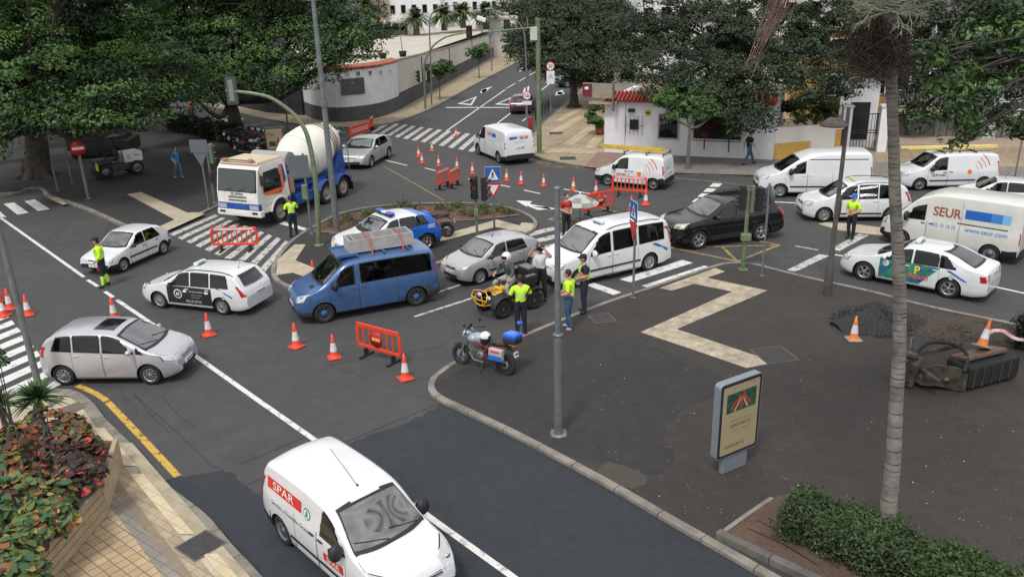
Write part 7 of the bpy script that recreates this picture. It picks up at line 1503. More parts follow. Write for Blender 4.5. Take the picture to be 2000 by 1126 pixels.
def crossing(root, z, ang, w_=.62):
 f = MB(); f.M = Matrix.Translation((0, 0, z)) @ Matrix.Rotation(ang+math.pi/2, 4, 'Z'); f.box((0, -.06, 0), (w_, .015, w_), M_signb, bev=.02, seg=2); f.add([(-w_*.38, -.070, -w_*.36), (w_*.38, -.070, -w_*.36), (0, -.070, w_*.38)], [(0, 1, 2)], M_signw, False); f.box((0, -.05, 0), (w_*1.03, .01, w_*1.03), M_signw)
 f.M = f.M @ Matrix.Translation((0, -.074, -.03)); walker(f, w_*1.15, M_blackletter); f.M = Matrix.Identity(4); f.build('crossing_sign', root)
r_, H = pole('crossing_sign', (966, 452.5), 325, .045, M_galv, 'blue square pedestrian crossing sign above a yield triangle on the island tip', 'traffic sign', KH); crossing(r_, H-.32, CAMA(r_))
f = MB(); f.M = Matrix.Translation((0, 0, H-.98)) @ Matrix.Rotation(CAMA(r_)+math.pi/2, 4, 'Z'); s_ = .36
f.plate([(-s_, .30), (s_, .30), (0, -.34)], .012, M_signr, (0, -.055, 0), (1, 0, 0), (0, 0, 1)); f.add([(-s_*.66, -.070, .22), (s_*.66, -.070, .22), (0, -.070, -.20)], [(0, 1, 2)], M_signw, False); f.M = Matrix.Identity(4); f.build('yield_sign', r_)
r_, H = pole('traffic_light', (932.5, 467.5), 345, .055, M_greenp, 'green traffic light with two heads left of the blue crossing sign', 'traffic light', KH); signal(r_, (-.04, -.06, H-.42), R(-100), .95, M_black, lit=None); signal(r_, (.36, 0, H-.5), R(-20), .95, M_black); f = MB(); f.box((0, -.08, 1.15), (.16, .16, .34), M_greenp, bev=.02); f.build('button_box', r_)
r_, H = pole('crossing_sign', (1236.6, 581), 392, .04, M_galv, 'blue crossing sign seen nearly edge-on beside the white taxi van', 'traffic sign', .10); crossing(r_, H-.32, R(-168), .6)
f = MB(); f.M = Matrix.Rotation(R(-168)+math.pi/2, 4, 'Z'); f.plate([(-.36, .3), (.36, .3), (0, -.34)], .012, M_signr, (0, -.055, H-.98), (1, 0, 0), (0, 0, 1)); f.M = Matrix.Identity(4); f.build('yield_sign', r_)
r_, H = pole('traffic_light', (1451, 526), 370, .075, M_greenp, 'green traffic light with two heads before the black car with roof rails', 'traffic light', .10, .06); z = HT(r_.location, 385); signal(r_, (-.22, 0, z), R(178), .86, M_black); signal(r_, (.42, .1, z-.1), R(10), .86, M_black); f = MB(); f.box((.12, -.08, z-.05), (.11, .12, .95), M_greenp, bev=.02); f.build('bracket_box', r_); f = MB(); f.box((0, -.06, HT(r_.location, 462)), (.34, .24, .26), M_greenp, bev=.03); f.build('button_box', r_)
r_, H = pole('sign_post', (1488, 538), 358, .04, M_galv, 'thin grey post with a round sign seen from the side at the plaza tip', 'traffic sign', .10); f = MB(); f.M = Matrix.Translation((0, 0, H-.38)) @ Matrix.Rotation(R(15), 4, 'Z') @ Matrix.Rotation(R(90), 4, 'Y'); f.lathe([(0, .04), (.3, .04), (.3, .06), (0, .06)], M_gback, 28); f.M = Matrix.Identity(4); f.build('sign_back', r_)
M_rust = mat('old_dark_metal', (.045, .038, .034), .75, col2=(.09, .08, .075), vscale=5)
B = G(1615.5, 573, .10); root = empty('old_lamp_post', B, 0, 'old dark lamp post with a drooping hood head by the gravel heap', 'street lamp'); f = MB(); H = HT(B, 209); f.tube([(0, 0, 0), (0, 0, .9), (0, 0, 1.0), (0, 0, H)], [.14, .13, .085, .055], M_rust, 14); f.build('post', root)
f = MB(); zc = HT(B, 240); f.tube([(0, 0, zc), (-.35, 0, zc+.02)], .05, M_rust, 8); f.M = Matrix.Translation((-.38, 0, zc-.03)); f.lathe([(.10, .22), (.22, .16), (.40, .0), (.42, -.05), (.36, -.04), (.0, .05)], M_rust, 20); f.M = Matrix.Identity(4); f.build('lamp_hood', root)
f = MB(); f.sphere((.05, 0, HT(B, 407)), .16, M_rust, 16, 10, (.55, .35, 2.3)); f.build('sign_side', root); f = MB(); f.box((-.05, 0, HT(B, 268)), (.12, .14, .5), M_rust, bev=.02); f.build('bracket', root)
pole('grey_post', (1981, 352), 261, .04, M_galv, 'thin grey post on the grey pavement at the right edge', 'post', KH)
pole('grey_post', (564, 261), 172, .06, M_galv, 'grey post on the far pavement seen above the mixer truck', 'post', 0)
B = G(1133, 440); root = empty('parasol', B, 0, 'old grey and white parasol standing open by the red barrier', 'parasol'); H = HT(B, 378); f = MB(); f.tube([(0, 0, 0), (0, 0, H+.05)], .022, M_galv, 8); f.lathe([(.0, 0), (.25, 0), (.22, .09), (0, .10)], M_conc, 16); f.build('pole', root)
f = MB(); n = 8; vs = [(0, 0, H)]; rr_ = [.30, .62, .82]
for q, r in enumerate(rr_):
 for k in range(32): t = 2*math.pi*k/32; sc_ = 1-.07*abs(math.sin(t*4)); vs.append((r*math.cos(t)*sc_, r*math.sin(t)*sc_, H-.06-.36*(r/.82)**1.8-.03*abs(math.sin(t*4))*(q > 0)))
mpa, mpb = mat('canvas_grey', (.22, .24, .21), .9), mat('canvas_white', (.42, .43, .40), .9)
for q in range(3):
 for k in range(32):
  a = 1+q*32+k; b = 1+q*32+(k+1) % 32; m_ = mpb if (q == 0 or (k//4) % 2) else mpa
  if q == 0: f.add([vs[0], vs[a], vs[b]], [(0, 1, 2)], mpb, True)
  if q < 2: f.add([vs[a], vs[b], vs[b+32], vs[a+32]], [(0, 1, 2, 3)], m_ if q else mpa if (k//4) % 2 else mpb, True)
f.sphere((0, 0, H+.03), .05, M_signw, 8, 6); f.build('canopy', root)
def adpanel(label, loc, ang, H, w_, frame_m, face_fn, leg=.55, th=.2, foot_w=.7):
 root = empty('advertising_panel', loc, ang, label, 'advertising panel'); f = MB(); f.box((0, 0, leg/2), (foot_w, th*.7, leg), frame_m, bev=.02); f.build('foot', root)
 f = MB(); f.plate(rrect(w_, H, .09), th, frame_m, (0, -th/2, leg+H/2), (-1, 0, 0), (0, 0, 1)) if False else f.plate(rrect(w_, H, .09), th, frame_m, (0, th/2, leg+H/2), (1, 0, 0), (0, 0, 1)); f.build('case', root)
 for s in (-1, 1):
  f = MB(); f.M = Matrix.Translation((0, 0, leg+H/2)) @ Matrix.Rotation(0 if s < 0 else math.pi, 4, 'Z')
  f.add([(x, -th/2-.004, z) for x, z in rrect(w_-.04, H-.04, .07)], [tuple(range(20))], M_black, False); f.add([(x, -th/2-.008, z) for x, z in rrect(w_-.16, H-.16, .04)], [tuple(range(20))], mat('poster_cream', (.36, .30, .18), .45), False)
  face_fn(f, -th/2-.010, w_, H); f.M = Matrix.Identity(4); f.build('poster', root, fix=False)
 return root
def pf1(f, y, w_, H):
 def rect(x0, z0, x1, z1, m, dy=0): f.add([(x0, y-dy, z0), (x1, y-dy, z0), (x1, y-dy, z1), (x0, y-dy, z1)], [(0, 1, 2, 3)], m, False)
 rect(-w_*.34, H*.10, w_*.36, H*.35, mat('picture_green', (.02, .07, .045), .5, var=.5, vscale=9))
 for k, (x0, z0, x1, z1, c) in enumerate(((-.25, .14, -.02, .30, 0), (.0, .10, .03, .31, 0), (.24, .15, .06, .30, 0), (-.16, .11, .0, .27, 1), (.16, .12, .03, .28, 1), (.08, .33, .03, .24, 0))):
  a = Vector((x0*w_, 0, z0*H)); b = Vector((x1*w_, 0, z1*H)); d = (b-a).normalized(); n_ = Vector((-d.z, 0, d.x))*.03; f.add([(p.x, y-.003-.0005*k, p.z) for p in (a-n_, a+n_, b+n_*.7, b-n_*.7)], [(0, 1, 2, 3)], mat('sleeve_red', (.40, .05, .02), .5) if c == 0 else mat('arm_tan', (.45, .28, .20), .5), False)
 gold = mat('gold_text', (.10, .075, .03), .5)
 T = lambda s, sz, z, m, b=0, al='CENTER', x=0.03: text_on(f, s, sz, m, (x, y-.003, z*H), (1, 0, 0), (0, 0, 1), b, al)
 T('UNA FAMILIA, UNA CASA', .052, -.02, mat('gold_text2', (.28, .20, .09), .5)); T('CENTURY 21', .105, -.09, gold, .006); T('TU AGENCIA INMOBILIARIA', .045, -.155, mat('gold_text2')); T('CENTURY 21', .095, -.355, gold, .003, x=-.10); T('INMOBILIARIA', .03, .42, mat('gold_text2'), x=-.2); T('21', .08, .43, gold, x=.33)
a, b = G(1410, 923, .10), G(1450, 906, .10); d = b-a; ang = math.atan2(d.y, d.x)
_bl = AT(1407, 903, 14.8); adpanel('tall illuminated-style poster panel with cream poster standing on the dark plaza', (a+b)/2, ang, 1.72, 1.18, mat('panel_frame', (.27, .31, .35), .4, .4), pf1, leg=.42, th=.17)
bpy.data.objects['advertising_panel']['label'] = 'grey-framed cream poster panel standing in the foreground on the dark plaza'
def pf2(f, y, w_, H):
 f.add([(-w_*.3, y, -H*.3), (w_*.05, y, -H*.3), (w_*.05, y, -H*.1), (-w_*.3, y, -H*.1)], [(0, 1, 2, 3)], mat('picture_green'), False); f.add([(.05, y, -.5), (.36, y, -.5), (.24, y, .1), (.18, y, .1)], [(0, 1, 2, 3)], mat('poster_red', (.25, .05, .03), .5), False); text_on(f, 'The', .25, M_blackletter, (-.2, y, .3), (1, 0, 0), (0, 0, 1), .01)
adpanel('grey-framed poster panel with a red tower picture standing behind the mixer truck', G(541, 306, KH), R(8), 1.45, 1.15, mat('panel_frame2', (.2, .22, .24), .5, .3), pf2, leg=.4)
M_dirtm = mat('dirty_machine', (.022, .020, .018), .8, col2=(.12, .092, .07), vscale=3.5); M_blkm = mat('black_rubber_skirt', (.012, .013, .013), .8, var=.3, vscale=5)
o0 = G(1886, 765, .10); root = empty('cold_planer_attachment', o0, 0, 'dirty black milling attachment with hoses lying on the dark plaza', 'machine attachment'); e = G(1990, 738, .10)-o0; ex = e.normalized(); ang = math.atan2(ex.y, ex.x); root.rotation_euler = (0, 0, ang)
f = MB(); f.box((.85, .32, .36), (1.7, .72, .58), M_blkm, bev=.05, seg=2)
for k in range(6): f.box((.15+.3*k, -.05, .35), (.02, .03, .5), M_dirtm)
f.build('rubber_skirt', root)
f = MB(); f.box((.8, .45, .70), (1.4, .5, .12), mat('scratched_steel', (.10, .09, .09), .45, .5, col2=(.26, .12, .07), vscale=4), rot=(-.25, 0, 0), bev=.03); f.build('top_plate', root)
f = MB(); P = [(-.05, 0), (-.9, .55), (-.9, 1.15), (-.3, 1.3), (.1, 1.1), (.12, .2)]
f.M = Matrix.Identity(4); f.prism(P, .05, M_dirtm, z=.12); f.plate([(0, 0), (.15, 0), (.95, .1), (1.0, .5), (.7, .62), (.2, .6), (0, .45)], .06, M_dirtm, (-.05, -.02, .03), (-.75, .66, 0), (0, 0, 1)); f.build('side_plate', root)
f = MB(); f.box((-1.0, .95, .42), (.5, .55, .72), M_dirtm, rot=(.1, -.1, .5), bev=.05); f.box((-1.0, .95, .82), (.36, .4, .1), M_dirtm, rot=(0, .2, .5), bev=.02); f.tube([(-1.1, 1.2, .7), (-1.12, 1.25, 1.05), (-1.05, 1.25, 1.05), (-1.04, 1.2, .7)], .015, M_galv, 6); f.tube([(-.55, 1.3, .6), (-.56, 1.32, 1.05), (-.48, 1.32, 1.05), (-.47, 1.3, .6)], .015, M_galv, 6); f.build('motor_housing', root)
f = MB(); f.box((-.1, 1.0, .72), (1.9, .10, .12), M_dirtm, bev=.02); f.box((-.85, .45, .45), (.12, .9, .14), M_dirtm, bev=.02, rot=(0, 0, -.25)); f.build('frame', root)
f = MB(); f.tube(smooth_line([(-.85, .9, .75), (-.4, .95, 1.0), (.2, .75, .95), (.35, .45, .8), (.05, .15, .75), (-.25, -.05, .62)], 6), .045, M_rubber, 10); f.tube(smooth_line([(-.95, .7, .8), (-1.3, .75, .7), (-1.35, .8, .3), (-1.15, .7, .15)], 6), .02, M_rubber, 8); f.tube(smooth_line([(-.15, .0, .55), (-.4, -.12, .35), (-.6, .0, .2)], 6), .02, M_rubber, 8); f.build('hose', root)
f = MB(); f.sphere((-.42, .25, .30), .07, mat('worn_yellow', (.14, .12, .04), .7), 10, 8); f.tube([(-.48, .17, .28), (-.40, .21, .28)], .05, M_black, 12); f.build('pivot_bolt', root)
cn = _c2.copy(); C.objects.link(cn); cn.location = o0+Matrix.Rotation(ang, 3, 'Z') @ Vector((1.0, .55, .80)); cn.rotation_euler = (-.05, .38, ang+.2); cn['label'] = 'orange and white cone lying tilted on top of the black milling attachment'
f = MB(); pl = mat('striped_plastic', (.62, .60, .58), .5, col2=(.55, .12, .08), vscale=6)
P = smooth_line([(0, 0, 0), (.25, .1, .25), (.6, .1, .28), (.9, -.1, .12), (1.4, -.2, .1)], 6)
for a, b in zip(P[:-1], P[1:]): f.box((a+b)/2, (.11, .10, .01), pl, rot=(.6, 0, 0))
o = f.build('barrier_tape', label='crumpled red and white tape draped behind the tilted cone', cat='tape', fix=False); o.location = G(1915, 668, .35); 
def mound(name, c, rx, ry, h, m, label, cat, rz=0, z=.10):
 f = MB(); n = 60; rng = np.random.default_rng(3); ph = rng.uniform(0, 6, 8)
 vs = []; 
 for i in range(n+1):
  for j in range(n+1):
   x, y = -1+2*i/n, -1+2*j/n; r = math.hypot(x, y); a = math.atan2(y, x); rr = 1-.12*math.sin(3*a+ph[0])-.08*math.sin(5*a+ph[1]); q = max(0, 1-(r/rr)); zz = h*(q**.85)*(1+.25*math.sin(6*x+ph[2])*math.sin(5*y+ph[3]))+(.02*rng.random() if q > 0 else -.03)
   vs.append((x*rx, y*ry, zz+(-.02 if q <= 0 else 0)))
 f.add(vs, [(i*(n+1)+j, (i+1)*(n+1)+j, (i+1)*(n+1)+j+1, i*(n+1)+j+1) for i in range(n) for j in range(n) if max(vs[i*(n+1)+j][2], vs[(i+1)*(n+1)+j+1][2], vs[(i+1)*(n+1)+j][2], vs[i*(n+1)+j+1][2]) > 0], m, True)
 for k in range(700): 
  a = random.random()*6.28; r = random.random()**.6*1.05; x, y = r*math.cos(a), r*math.sin(a); q = max(0, 1-r); s_ = random.uniform(.012, .035); f.box((x*rx, y*ry, h*q**.85*.95+.005), (s_*1.4, s_, s_), m if k % 7 else M_kerbd, rot=(random.random()*3, random.random()*3, random.random()*3))
 o = f.build(name, label=label, cat=cat, fix=False, kind=None); o.location = c; o.rotation_euler = (0, 0, rz); return o
M_gravel = mat('dark_gravel', (.012, .012, .013), .95, col2=(.045, .042, .04), vscale=22, bump=.8, bscale=50); M_dirt = mat('brown_dirt', (.035, .028, .022), .95, col2=(.075, .058, .045), vscale=12, bump=.6, bscale=30)
mound('gravel_heap', G(1715, 628, .10), 1.45, 1.15, .55, M_gravel, 'heap of dark loose gravel behind the standing orange cone', 'gravel heap', R(10)); mound('dirt_heap', G(1860, 640, .10), 1.9, 1.0, .18, M_dirt, 'low spread of brown dirt between gravel heap and milling attachment', 'dirt heap', R(-15))
f = MB(); tan = mat('dry_leaf', (.30, .22, .13), .8, var=.3); rng = np.random.default_rng(5)
for k in range(420):
 x = rng.uniform(1150, 2050); y = rng.uniform(640, 1100); p = G(x, y, .102); s_ = rng.uniform(.008, .022); a = rng.uniform(0, 6)
 if (x-1384) * .52+1062 < y: continue
 u = Vector((math.cos(a), math.sin(a), rng.uniform(-.1, .3)))*s_; v_ = Vector((-math.sin(a), math.cos(a), 0))*s_*.6; f.add([p-u, p+v_, p+u, p-v_], [(0, 1, 2, 3)], tan if k % 8 else M_signw, False)
f.build('leaf_litter', kind='stuff')
root = empty('paving_machine', G(200, 303, KH), R(8), 'big dark paving machine standing in the shade behind the road roller', 'paving machine'); mp_ = mat('machine_dark', (.02, .021, .022), .7, col2=(.05, .045, .04), vscale=2)
f = MB(); f.box((0, 0, .95), (3.6, 1.8, .9), mp_, bev=.08); f.box((-1.3, 0, 1.6), (1.1, 1.7, .5), mp_, bev=.06); f.box((1.9, 0, .7), (.6, 2.3, .8), mp_, bev=.05); f.build('body', root)
for sy in (1, -1): f = MB(); f.box((-.1, sy*.85, .4), (2.9, .35, .75), M_rubber, bev=.25, seg=4); f.build('track', root)
f = MB()
for x in (-.7, 1.2):
 for sy in (.8, -.8): f.tube([(x, sy, 1.3), (x, sy, 2.75)], .035, M_black)
f.box((.25, 0, 2.8), (2.5, 2.0, .08), mp_, bev=.02); f.build('canopy', root)
f = MB(); f.box((.3, 0, 1.6), (.5, 1.2, .5), M_black, bev=.05); f.box((.9, .4, 1.75), (.3, .5, .4), mat('machine_orange', (.35, .09, .02), .6), bev=.03); f.build('driver_station', root)
# VEGETATION
def leafmat(name, c, rough=.55):
 m = mat(name, c, rough, spec=.35, var=.22, vscale=.9); n = m.node_tree; b = n.nodes['Principled BSDF']; t = n.nodes.new('ShaderNodeBsdfTranslucent'); t.inputs[0].default_value = (c[0]*1.3, c[1]*1.5, c[2]*.8, 1)
 mx = n.nodes.new('ShaderNodeMixShader'); mx.inputs[0].default_value = .14; o = n.nodes['Material Output']; n.links.new(b.outputs[0], mx.inputs[1]); n.links.new(t.outputs[0], mx.inputs[2]); n.links.new(mx.outputs[0], o.inputs[0]); return m
LG = [leafmat('leaf_light', (.078, .150, .032)), leafmat('leaf_mid', (.032, .076, .018)), leafmat('leaf_deep', (.010, .024, .008))]  # light and deep tones paint lit clumps and shaded gaps in the crown
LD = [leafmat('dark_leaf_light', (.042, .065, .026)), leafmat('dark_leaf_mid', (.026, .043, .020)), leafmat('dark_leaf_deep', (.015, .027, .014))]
LF = [leafmat('fresh_leaf', (.085, .17, .035)), leafmat('fresh_leaf_mid', (.055, .11, .028)), leafmat('fresh_leaf_deep', (.03, .065, .02))]
LO = [leafmat('olive_leaf', (.055, .075, .032)), leafmat('olive_leaf_mid', (.036, .055, .024)), leafmat('olive_leaf_deep', (.022, .035, .017))]
M_bark = mat('bark', (.045, .037, .03), .95, col2=(.10, .085, .07), vscale=4, bump=.6, bscale=12); M_barkl = mat('pale_bark', (.10, .085, .07), .95, col2=(.17, .15, .125), vscale=4, bump=.4)
def quads_obj(name, P, N, size, mats, rng, parent=None, asp=.5, kind=None, wts=(.3, .4, .3), pick=None, loc=(0, 0, 0), hx=False):
 n = len(P); N = N/np.linalg.norm(N, axis=1, keepdims=True); r = rng.normal(size=(n, 3)); U = np.cross(N, r); U /= np.linalg.norm(U, axis=1, keepdims=True)+1e-9; W = np.cross(N, U)
 s = (size*rng.uniform(.6, 1.25, (n, 1))); V = np.stack([P-U*s, P-W*s*asp+N*s*.12, P+U*s-N*s*.15, P+W*s*asp+N*s*.12], 1).reshape(-1, 3)
 if hx: V = np.stack([P-U*s, P-U*s*.45-W*s*asp+N*s*.14, P+U*s*.35-W*s*asp*.8+N*s*.06, P+U*s*1.05-N*s*.25, P+U*s*.35+W*s*asp*.8+N*s*.06, P-U*s*.45+W*s*asp+N*s*.14], 1).reshape(-1, 3)
 q_ = 6 if hx else 4
 me = bpy.data.meshes.new(name); me.vertices.add(q_*n); me.vertices.foreach_set('co', V.astype(np.float32).ravel()); me.loops.add(q_*n); me.loops.foreach_set('vertex_index', np.arange(q_*n, dtype=np.int32)); me.polygons.add(n); me.polygons.foreach_set('loop_start', np.arange(0, q_*n, q_, dtype=np.int32))
 me.update(calc_edges=True)
 for m in mats: me.materials.append(m)
 me.polygons.foreach_set('material_index', (rng.choice(len(mats), n, p=wts) if pick is None else pick).astype(np.int32))
 o = bpy.data.objects.new(name, me); C.objects.link(o); o.location = loc
 if parent is not None: o.parent = parent
 if kind: o['kind'] = kind
 return o
def leaf_cloud(blobs, n, rng, cl=.75, flat=.45, clumps=26, up=.9):
 """blobs: (x,y,z,rx,ry,rz). Leaves sit in small layered clumps spread on each blob's shell."""
 B = np.array(blobs, float); vol = (B[:, 3]*B[:, 4]+B[:, 3]*B[:, 5]); vol /= vol.sum(); Ps = []; Ns = []; D = []
 for b, v in zip(B, vol):
  k = int(n*v); nc = max(6, int(clumps*(b[3]*b[5])**.5)); d = rng.normal(size=(nc, 3)); d[:, 2] = d[:, 2]*.9+.15; d /= np.linalg.norm(d, axis=1, keepdims=True); rad = rng.uniform(.62, 1.05, (nc, 1)); c = b[:3]+d*b[3:6]*rad
  cs = cl*rng.uniform(.55, 1.3, nc); i = rng.integers(0, nc, k); q = rng.normal(size=(k, 3)); q /= np.linalg.norm(q, axis=1, keepdims=True); q *= rng.uniform(.25, 1, (k, 1))**.45; q[:, 2] = q[:, 2]*flat-.35*flat*(q[:, 0]**2+q[:, 1]**2)
  p = c[i]+q*cs[i][:, None]; Ps.append(p); nn = q*[1, 1, 1]+d[i]*.5+rng.normal(size=(k, 3))*.45; nn[:, 2] = nn[:, 2]+up; Ns.append(nn); D.append(rng.random(nc)[i])
 return np.concatenate(Ps), np.concatenate(Ns), np.concatenate(D)
def tree(label, base, trunk, blobs, n, size, mats, seed=1, tr=.3, limbs=True, bark=None, group=None, cl=.75, asp=.5, name='tree', flat=.45, clumps=26, cat='tree', lf=.42, hx=False):
 rng = np.random.default_rng(seed); root = empty(name, base, 0, label, cat, group); bk = bark or M_bark; base = Vector(base)
 f = MB(); T = [Vector(p)-base for p in trunk]; k = len(T); f.tube(smooth_line(T, 4), [tr*(1.25 if i == 0 else 1)*(1-.5*i/((k-1)*4)) for i in range((k-1)*4+1)], bk, 12)
 if tr > .25:
  for j in range(7): a = j*.9+rng.random()*.4; f.tube([(math.cos(a)*tr*1.9, math.sin(a)*tr*1.9, -.05), (math.cos(a)*tr*.95, math.sin(a)*tr*.95, .22), (math.cos(a)*tr*.55, math.sin(a)*tr*.55, 1.0)], [tr*.22, tr*.34, tr*.4], bk, 7)
 f.build('trunk', root)
 if limbs:
  f = MB(); t0 = T[-1]
  for b in blobs:
   c = Vector(b[:3])-base; s = T[-1].lerp(T[-2], rng.random()*.5*(lf > .3)); m = s.lerp(c, .5)+Vector((rng.normal()*.2, rng.normal()*.2, -.1*(c-s).length)); f.tube(smooth_line([s, m, c], 3), [tr*lf*(1-.8*i/6)+.012 for i in range(7)], bk, 7)
   for q in range(3): e = c+Vector(rng.normal(size=3))*b[3]*.6; f.tube([m.lerp(c, .6), e], [tr*.28*lf+.008, .01], bk, 5)
  f.build('branches_or_core', root)
 P, N, D = leaf_cloud(blobs, n, rng, cl, flat, clumps); P = P-np.array(base)
 u = D*.72+rng.random(len(P))*.28; pick = np.where(u > .62, 0, np.where(u > .36, 1, 2)); quads_obj('crown', P, N, size, mats, rng, root, asp, pick=pick, hx=hx); return root
def bl_(L): return [(*AT(x, y, Y), r, r*.95, r*(rz if rz else .7)) for x, y, Y, r, rz in L]
b0 = G(75, 347); 
tree('broad dark laurel tree with rooty trunk right behind the thin posts at the left', b0, [b0, AT(70, 260, b0.y), AT(60, 180, b0.y)], bl_([(-20, 60, 44, 3, 0), (60, 110, 41, 2.6, 0), (130, 40, 45, 3, 0), (150, 150, 42, 2.3, 0), (60, 200, 40, 2.0, 0), (150, 222, 39, 1.4, .7), (110, 195, 41, 1.6, 0), (200, 90, 44, 2.6, 0), (200, 185, 40, 1.8, 0), (215, 225, 38.5, 1.1, .7), (245, 205, 40, 1.5, 0), (235, 20, 46, 3, 0), (285, 120, 44, 2.2, 0), (290, 190, 42, 1.7, 0), (262, 235, 39.5, .9, .7), (20, 235, 40, 1.5, 0), (-10, 160, 42, 2.6, 0), (60, 10, 44, 3, 0), (0, 270, 39, 1.2, .7), (40, -90, 44, 3.4, 0), (160, -110, 45, 3.4, 0), (270, -70, 46, 3, 0), (120, -60, 40, 2.4, 0)]), 72000, .11, LG, 1, .75, cl=1.0, clumps=13, flat=.38)  # blobs above the frame are added to block sky and shade the ground
b0 = G(460, 267)
tree('large laurel tree with forked trunk beside the parked motorbikes', b0, [b0, AT(457, 225, b0.y), AT(445, 180, b0.y)], bl_([(330, 60, 58, 3.2, 0), (330, 145, 50, 2.2, 0), (365, 175, 47, 1.5, .7), (400, 40, 60, 3.4, 0), (410, 120, 54, 2.6, 0), (470, 70, 58, 3.2, 0), (470, 145, 54, 2.1, 0), (540, 40, 60, 3.3, 0), (540, 125, 55, 2.2, 0), (530, 160, 53, 1.2, .7), (600, 90, 57, 2.6, 0), (610, 20, 60, 3, 0), (650, 60, 58, 2.6, 0), (640, 128, 56, 1.5, 0), (690, 80, 58, 2.2, 0), (690, 30, 60, 2.2, 0), (722, 66, 58, 1.3, .6), (580, 150, 55, 1.3, .7), (420, 170, 52, 1.2, .7), (400, 0, 60, 3.4, 0), (500, 0, 60, 3.4, 0), (330, -60, 58, 3.6, 0), (450, -70, 58, 3.8, 0), (560, -60, 58, 3.6, 0)]), 84000, .12, LG, 2, .62, cl=1.2, clumps=13, flat=.38)  # topmost blobs, out of view, are added to deepen shade under the crown
b0 = G(-60, 330)
tree('laurel tree cut by the left picture edge with a thick dark trunk', b0, [b0, AT(-50, 220, b0.y), AT(-40, 120, b0.y)], bl_([(-60, 100, 46, 3, 0), (-80, 200, 43, 2.6, 0), (-30, 20, 48, 3, 0), (10, 100, 47, 2.4, 0), (-60, 270, 42, 1.6, 0)]), 16000, .12, LG, 3, .8)
b0 = G(305, 215)
tree('thin-trunked laurel standing behind the hedge in the shade', b0, [b0, AT(303, 180, b0.y), AT(300, 120, b0.y)], bl_([(180, 20, 66, 4, 0), (280, 60, 64, 3.5, 0), (360, 10, 66, 4, 0), (240, 130, 62, 3, 0), (320, 140, 62, 2.5, 0), (140, 120, 62, 3.4, 0), (40, 80, 62, 4.4, 0), (60, 190, 58, 3, 0)]), 24000, .17, LG, 4, .3, cl=1.1)
b0 = G(288, 246, KH); tree('slim young tree between the road roller and the hedge', b0, [b0, AT(287, 210, b0.y), AT(285, 170, b0.y)], bl_([(285, 185, 55, 1.4, .8), (315, 165, 56, 1.4, .8)]), 5000, .12, LG, 14, .16)
b0 = G(1121, 209, KH)
tree('round-crowned dark street tree in the tan pavement of the side street', b0, [b0, AT(1120, 160, b0.y), AT(1117, 125, b0.y)], bl_([(1120, 60, 73, 3.6, .75), (1060, 70, 72, 3.0, .75), (1035, 105, 71, 1.8, .8), (1075, 118, 70, 1.8, .8), (1125, 110, 69, 2.6, .8), (1180, 80, 71, 3.2, .75), (1180, 130, 69, 2.0, .8), (1140, 150, 69, 1.5, .8), (1085, 35, 74, 3, .7), (1160, 30, 74, 3.4, .7), (1225, 70, 70, 2.8, .75), (1215, 120, 66, 2.0, .8), (1020, 80, 73, 1.6, .7)]), 52000, .13, LO, 5, .36, cl=.95)
b0 = AT(1430, 200, 57); b0.z = 0
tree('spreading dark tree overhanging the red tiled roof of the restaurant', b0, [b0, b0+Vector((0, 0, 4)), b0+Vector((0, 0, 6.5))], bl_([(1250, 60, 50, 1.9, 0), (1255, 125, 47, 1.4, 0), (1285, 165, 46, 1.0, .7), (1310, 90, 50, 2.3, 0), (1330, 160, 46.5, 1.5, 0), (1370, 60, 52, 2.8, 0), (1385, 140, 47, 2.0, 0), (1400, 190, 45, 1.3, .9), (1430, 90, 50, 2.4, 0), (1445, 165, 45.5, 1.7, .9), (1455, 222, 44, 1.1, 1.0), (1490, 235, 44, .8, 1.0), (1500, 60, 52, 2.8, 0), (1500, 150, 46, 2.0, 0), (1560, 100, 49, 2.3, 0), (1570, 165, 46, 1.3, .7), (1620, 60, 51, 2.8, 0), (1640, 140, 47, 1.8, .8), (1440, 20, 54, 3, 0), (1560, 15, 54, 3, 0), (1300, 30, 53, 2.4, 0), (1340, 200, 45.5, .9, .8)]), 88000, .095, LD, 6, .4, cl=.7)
b0 = AT(1880, 200, 56); b0.z = 0
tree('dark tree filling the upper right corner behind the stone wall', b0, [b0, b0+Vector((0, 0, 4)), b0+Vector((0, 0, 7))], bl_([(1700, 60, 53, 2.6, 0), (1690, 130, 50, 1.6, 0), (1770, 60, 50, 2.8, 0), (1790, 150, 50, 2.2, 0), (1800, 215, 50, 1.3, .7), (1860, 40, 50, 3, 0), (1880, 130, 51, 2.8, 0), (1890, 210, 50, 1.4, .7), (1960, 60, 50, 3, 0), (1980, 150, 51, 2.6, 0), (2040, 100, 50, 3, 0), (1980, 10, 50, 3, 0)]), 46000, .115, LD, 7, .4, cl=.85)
b0 = G(1343, 330, KH); tree('small bright green street tree in front of the restaurant windows', b0, [b0, AT(1345, 290, b0.y), AT(1348, 240, b0.y)], bl_([(1300, 190, 44.5, .8, .7), (1340, 205, 44.8, .9, .7), (1375, 195, 44.8, .9, .7), (1400, 215, 44.4, .6, .7), (1330, 180, 45, .8, .7), (1310, 215, 44.4, .5, .7), (1370, 225, 44.2, .5, .7)]), 9000, .075, LF, 8, .13, bark=M_barkl, cl=.42)
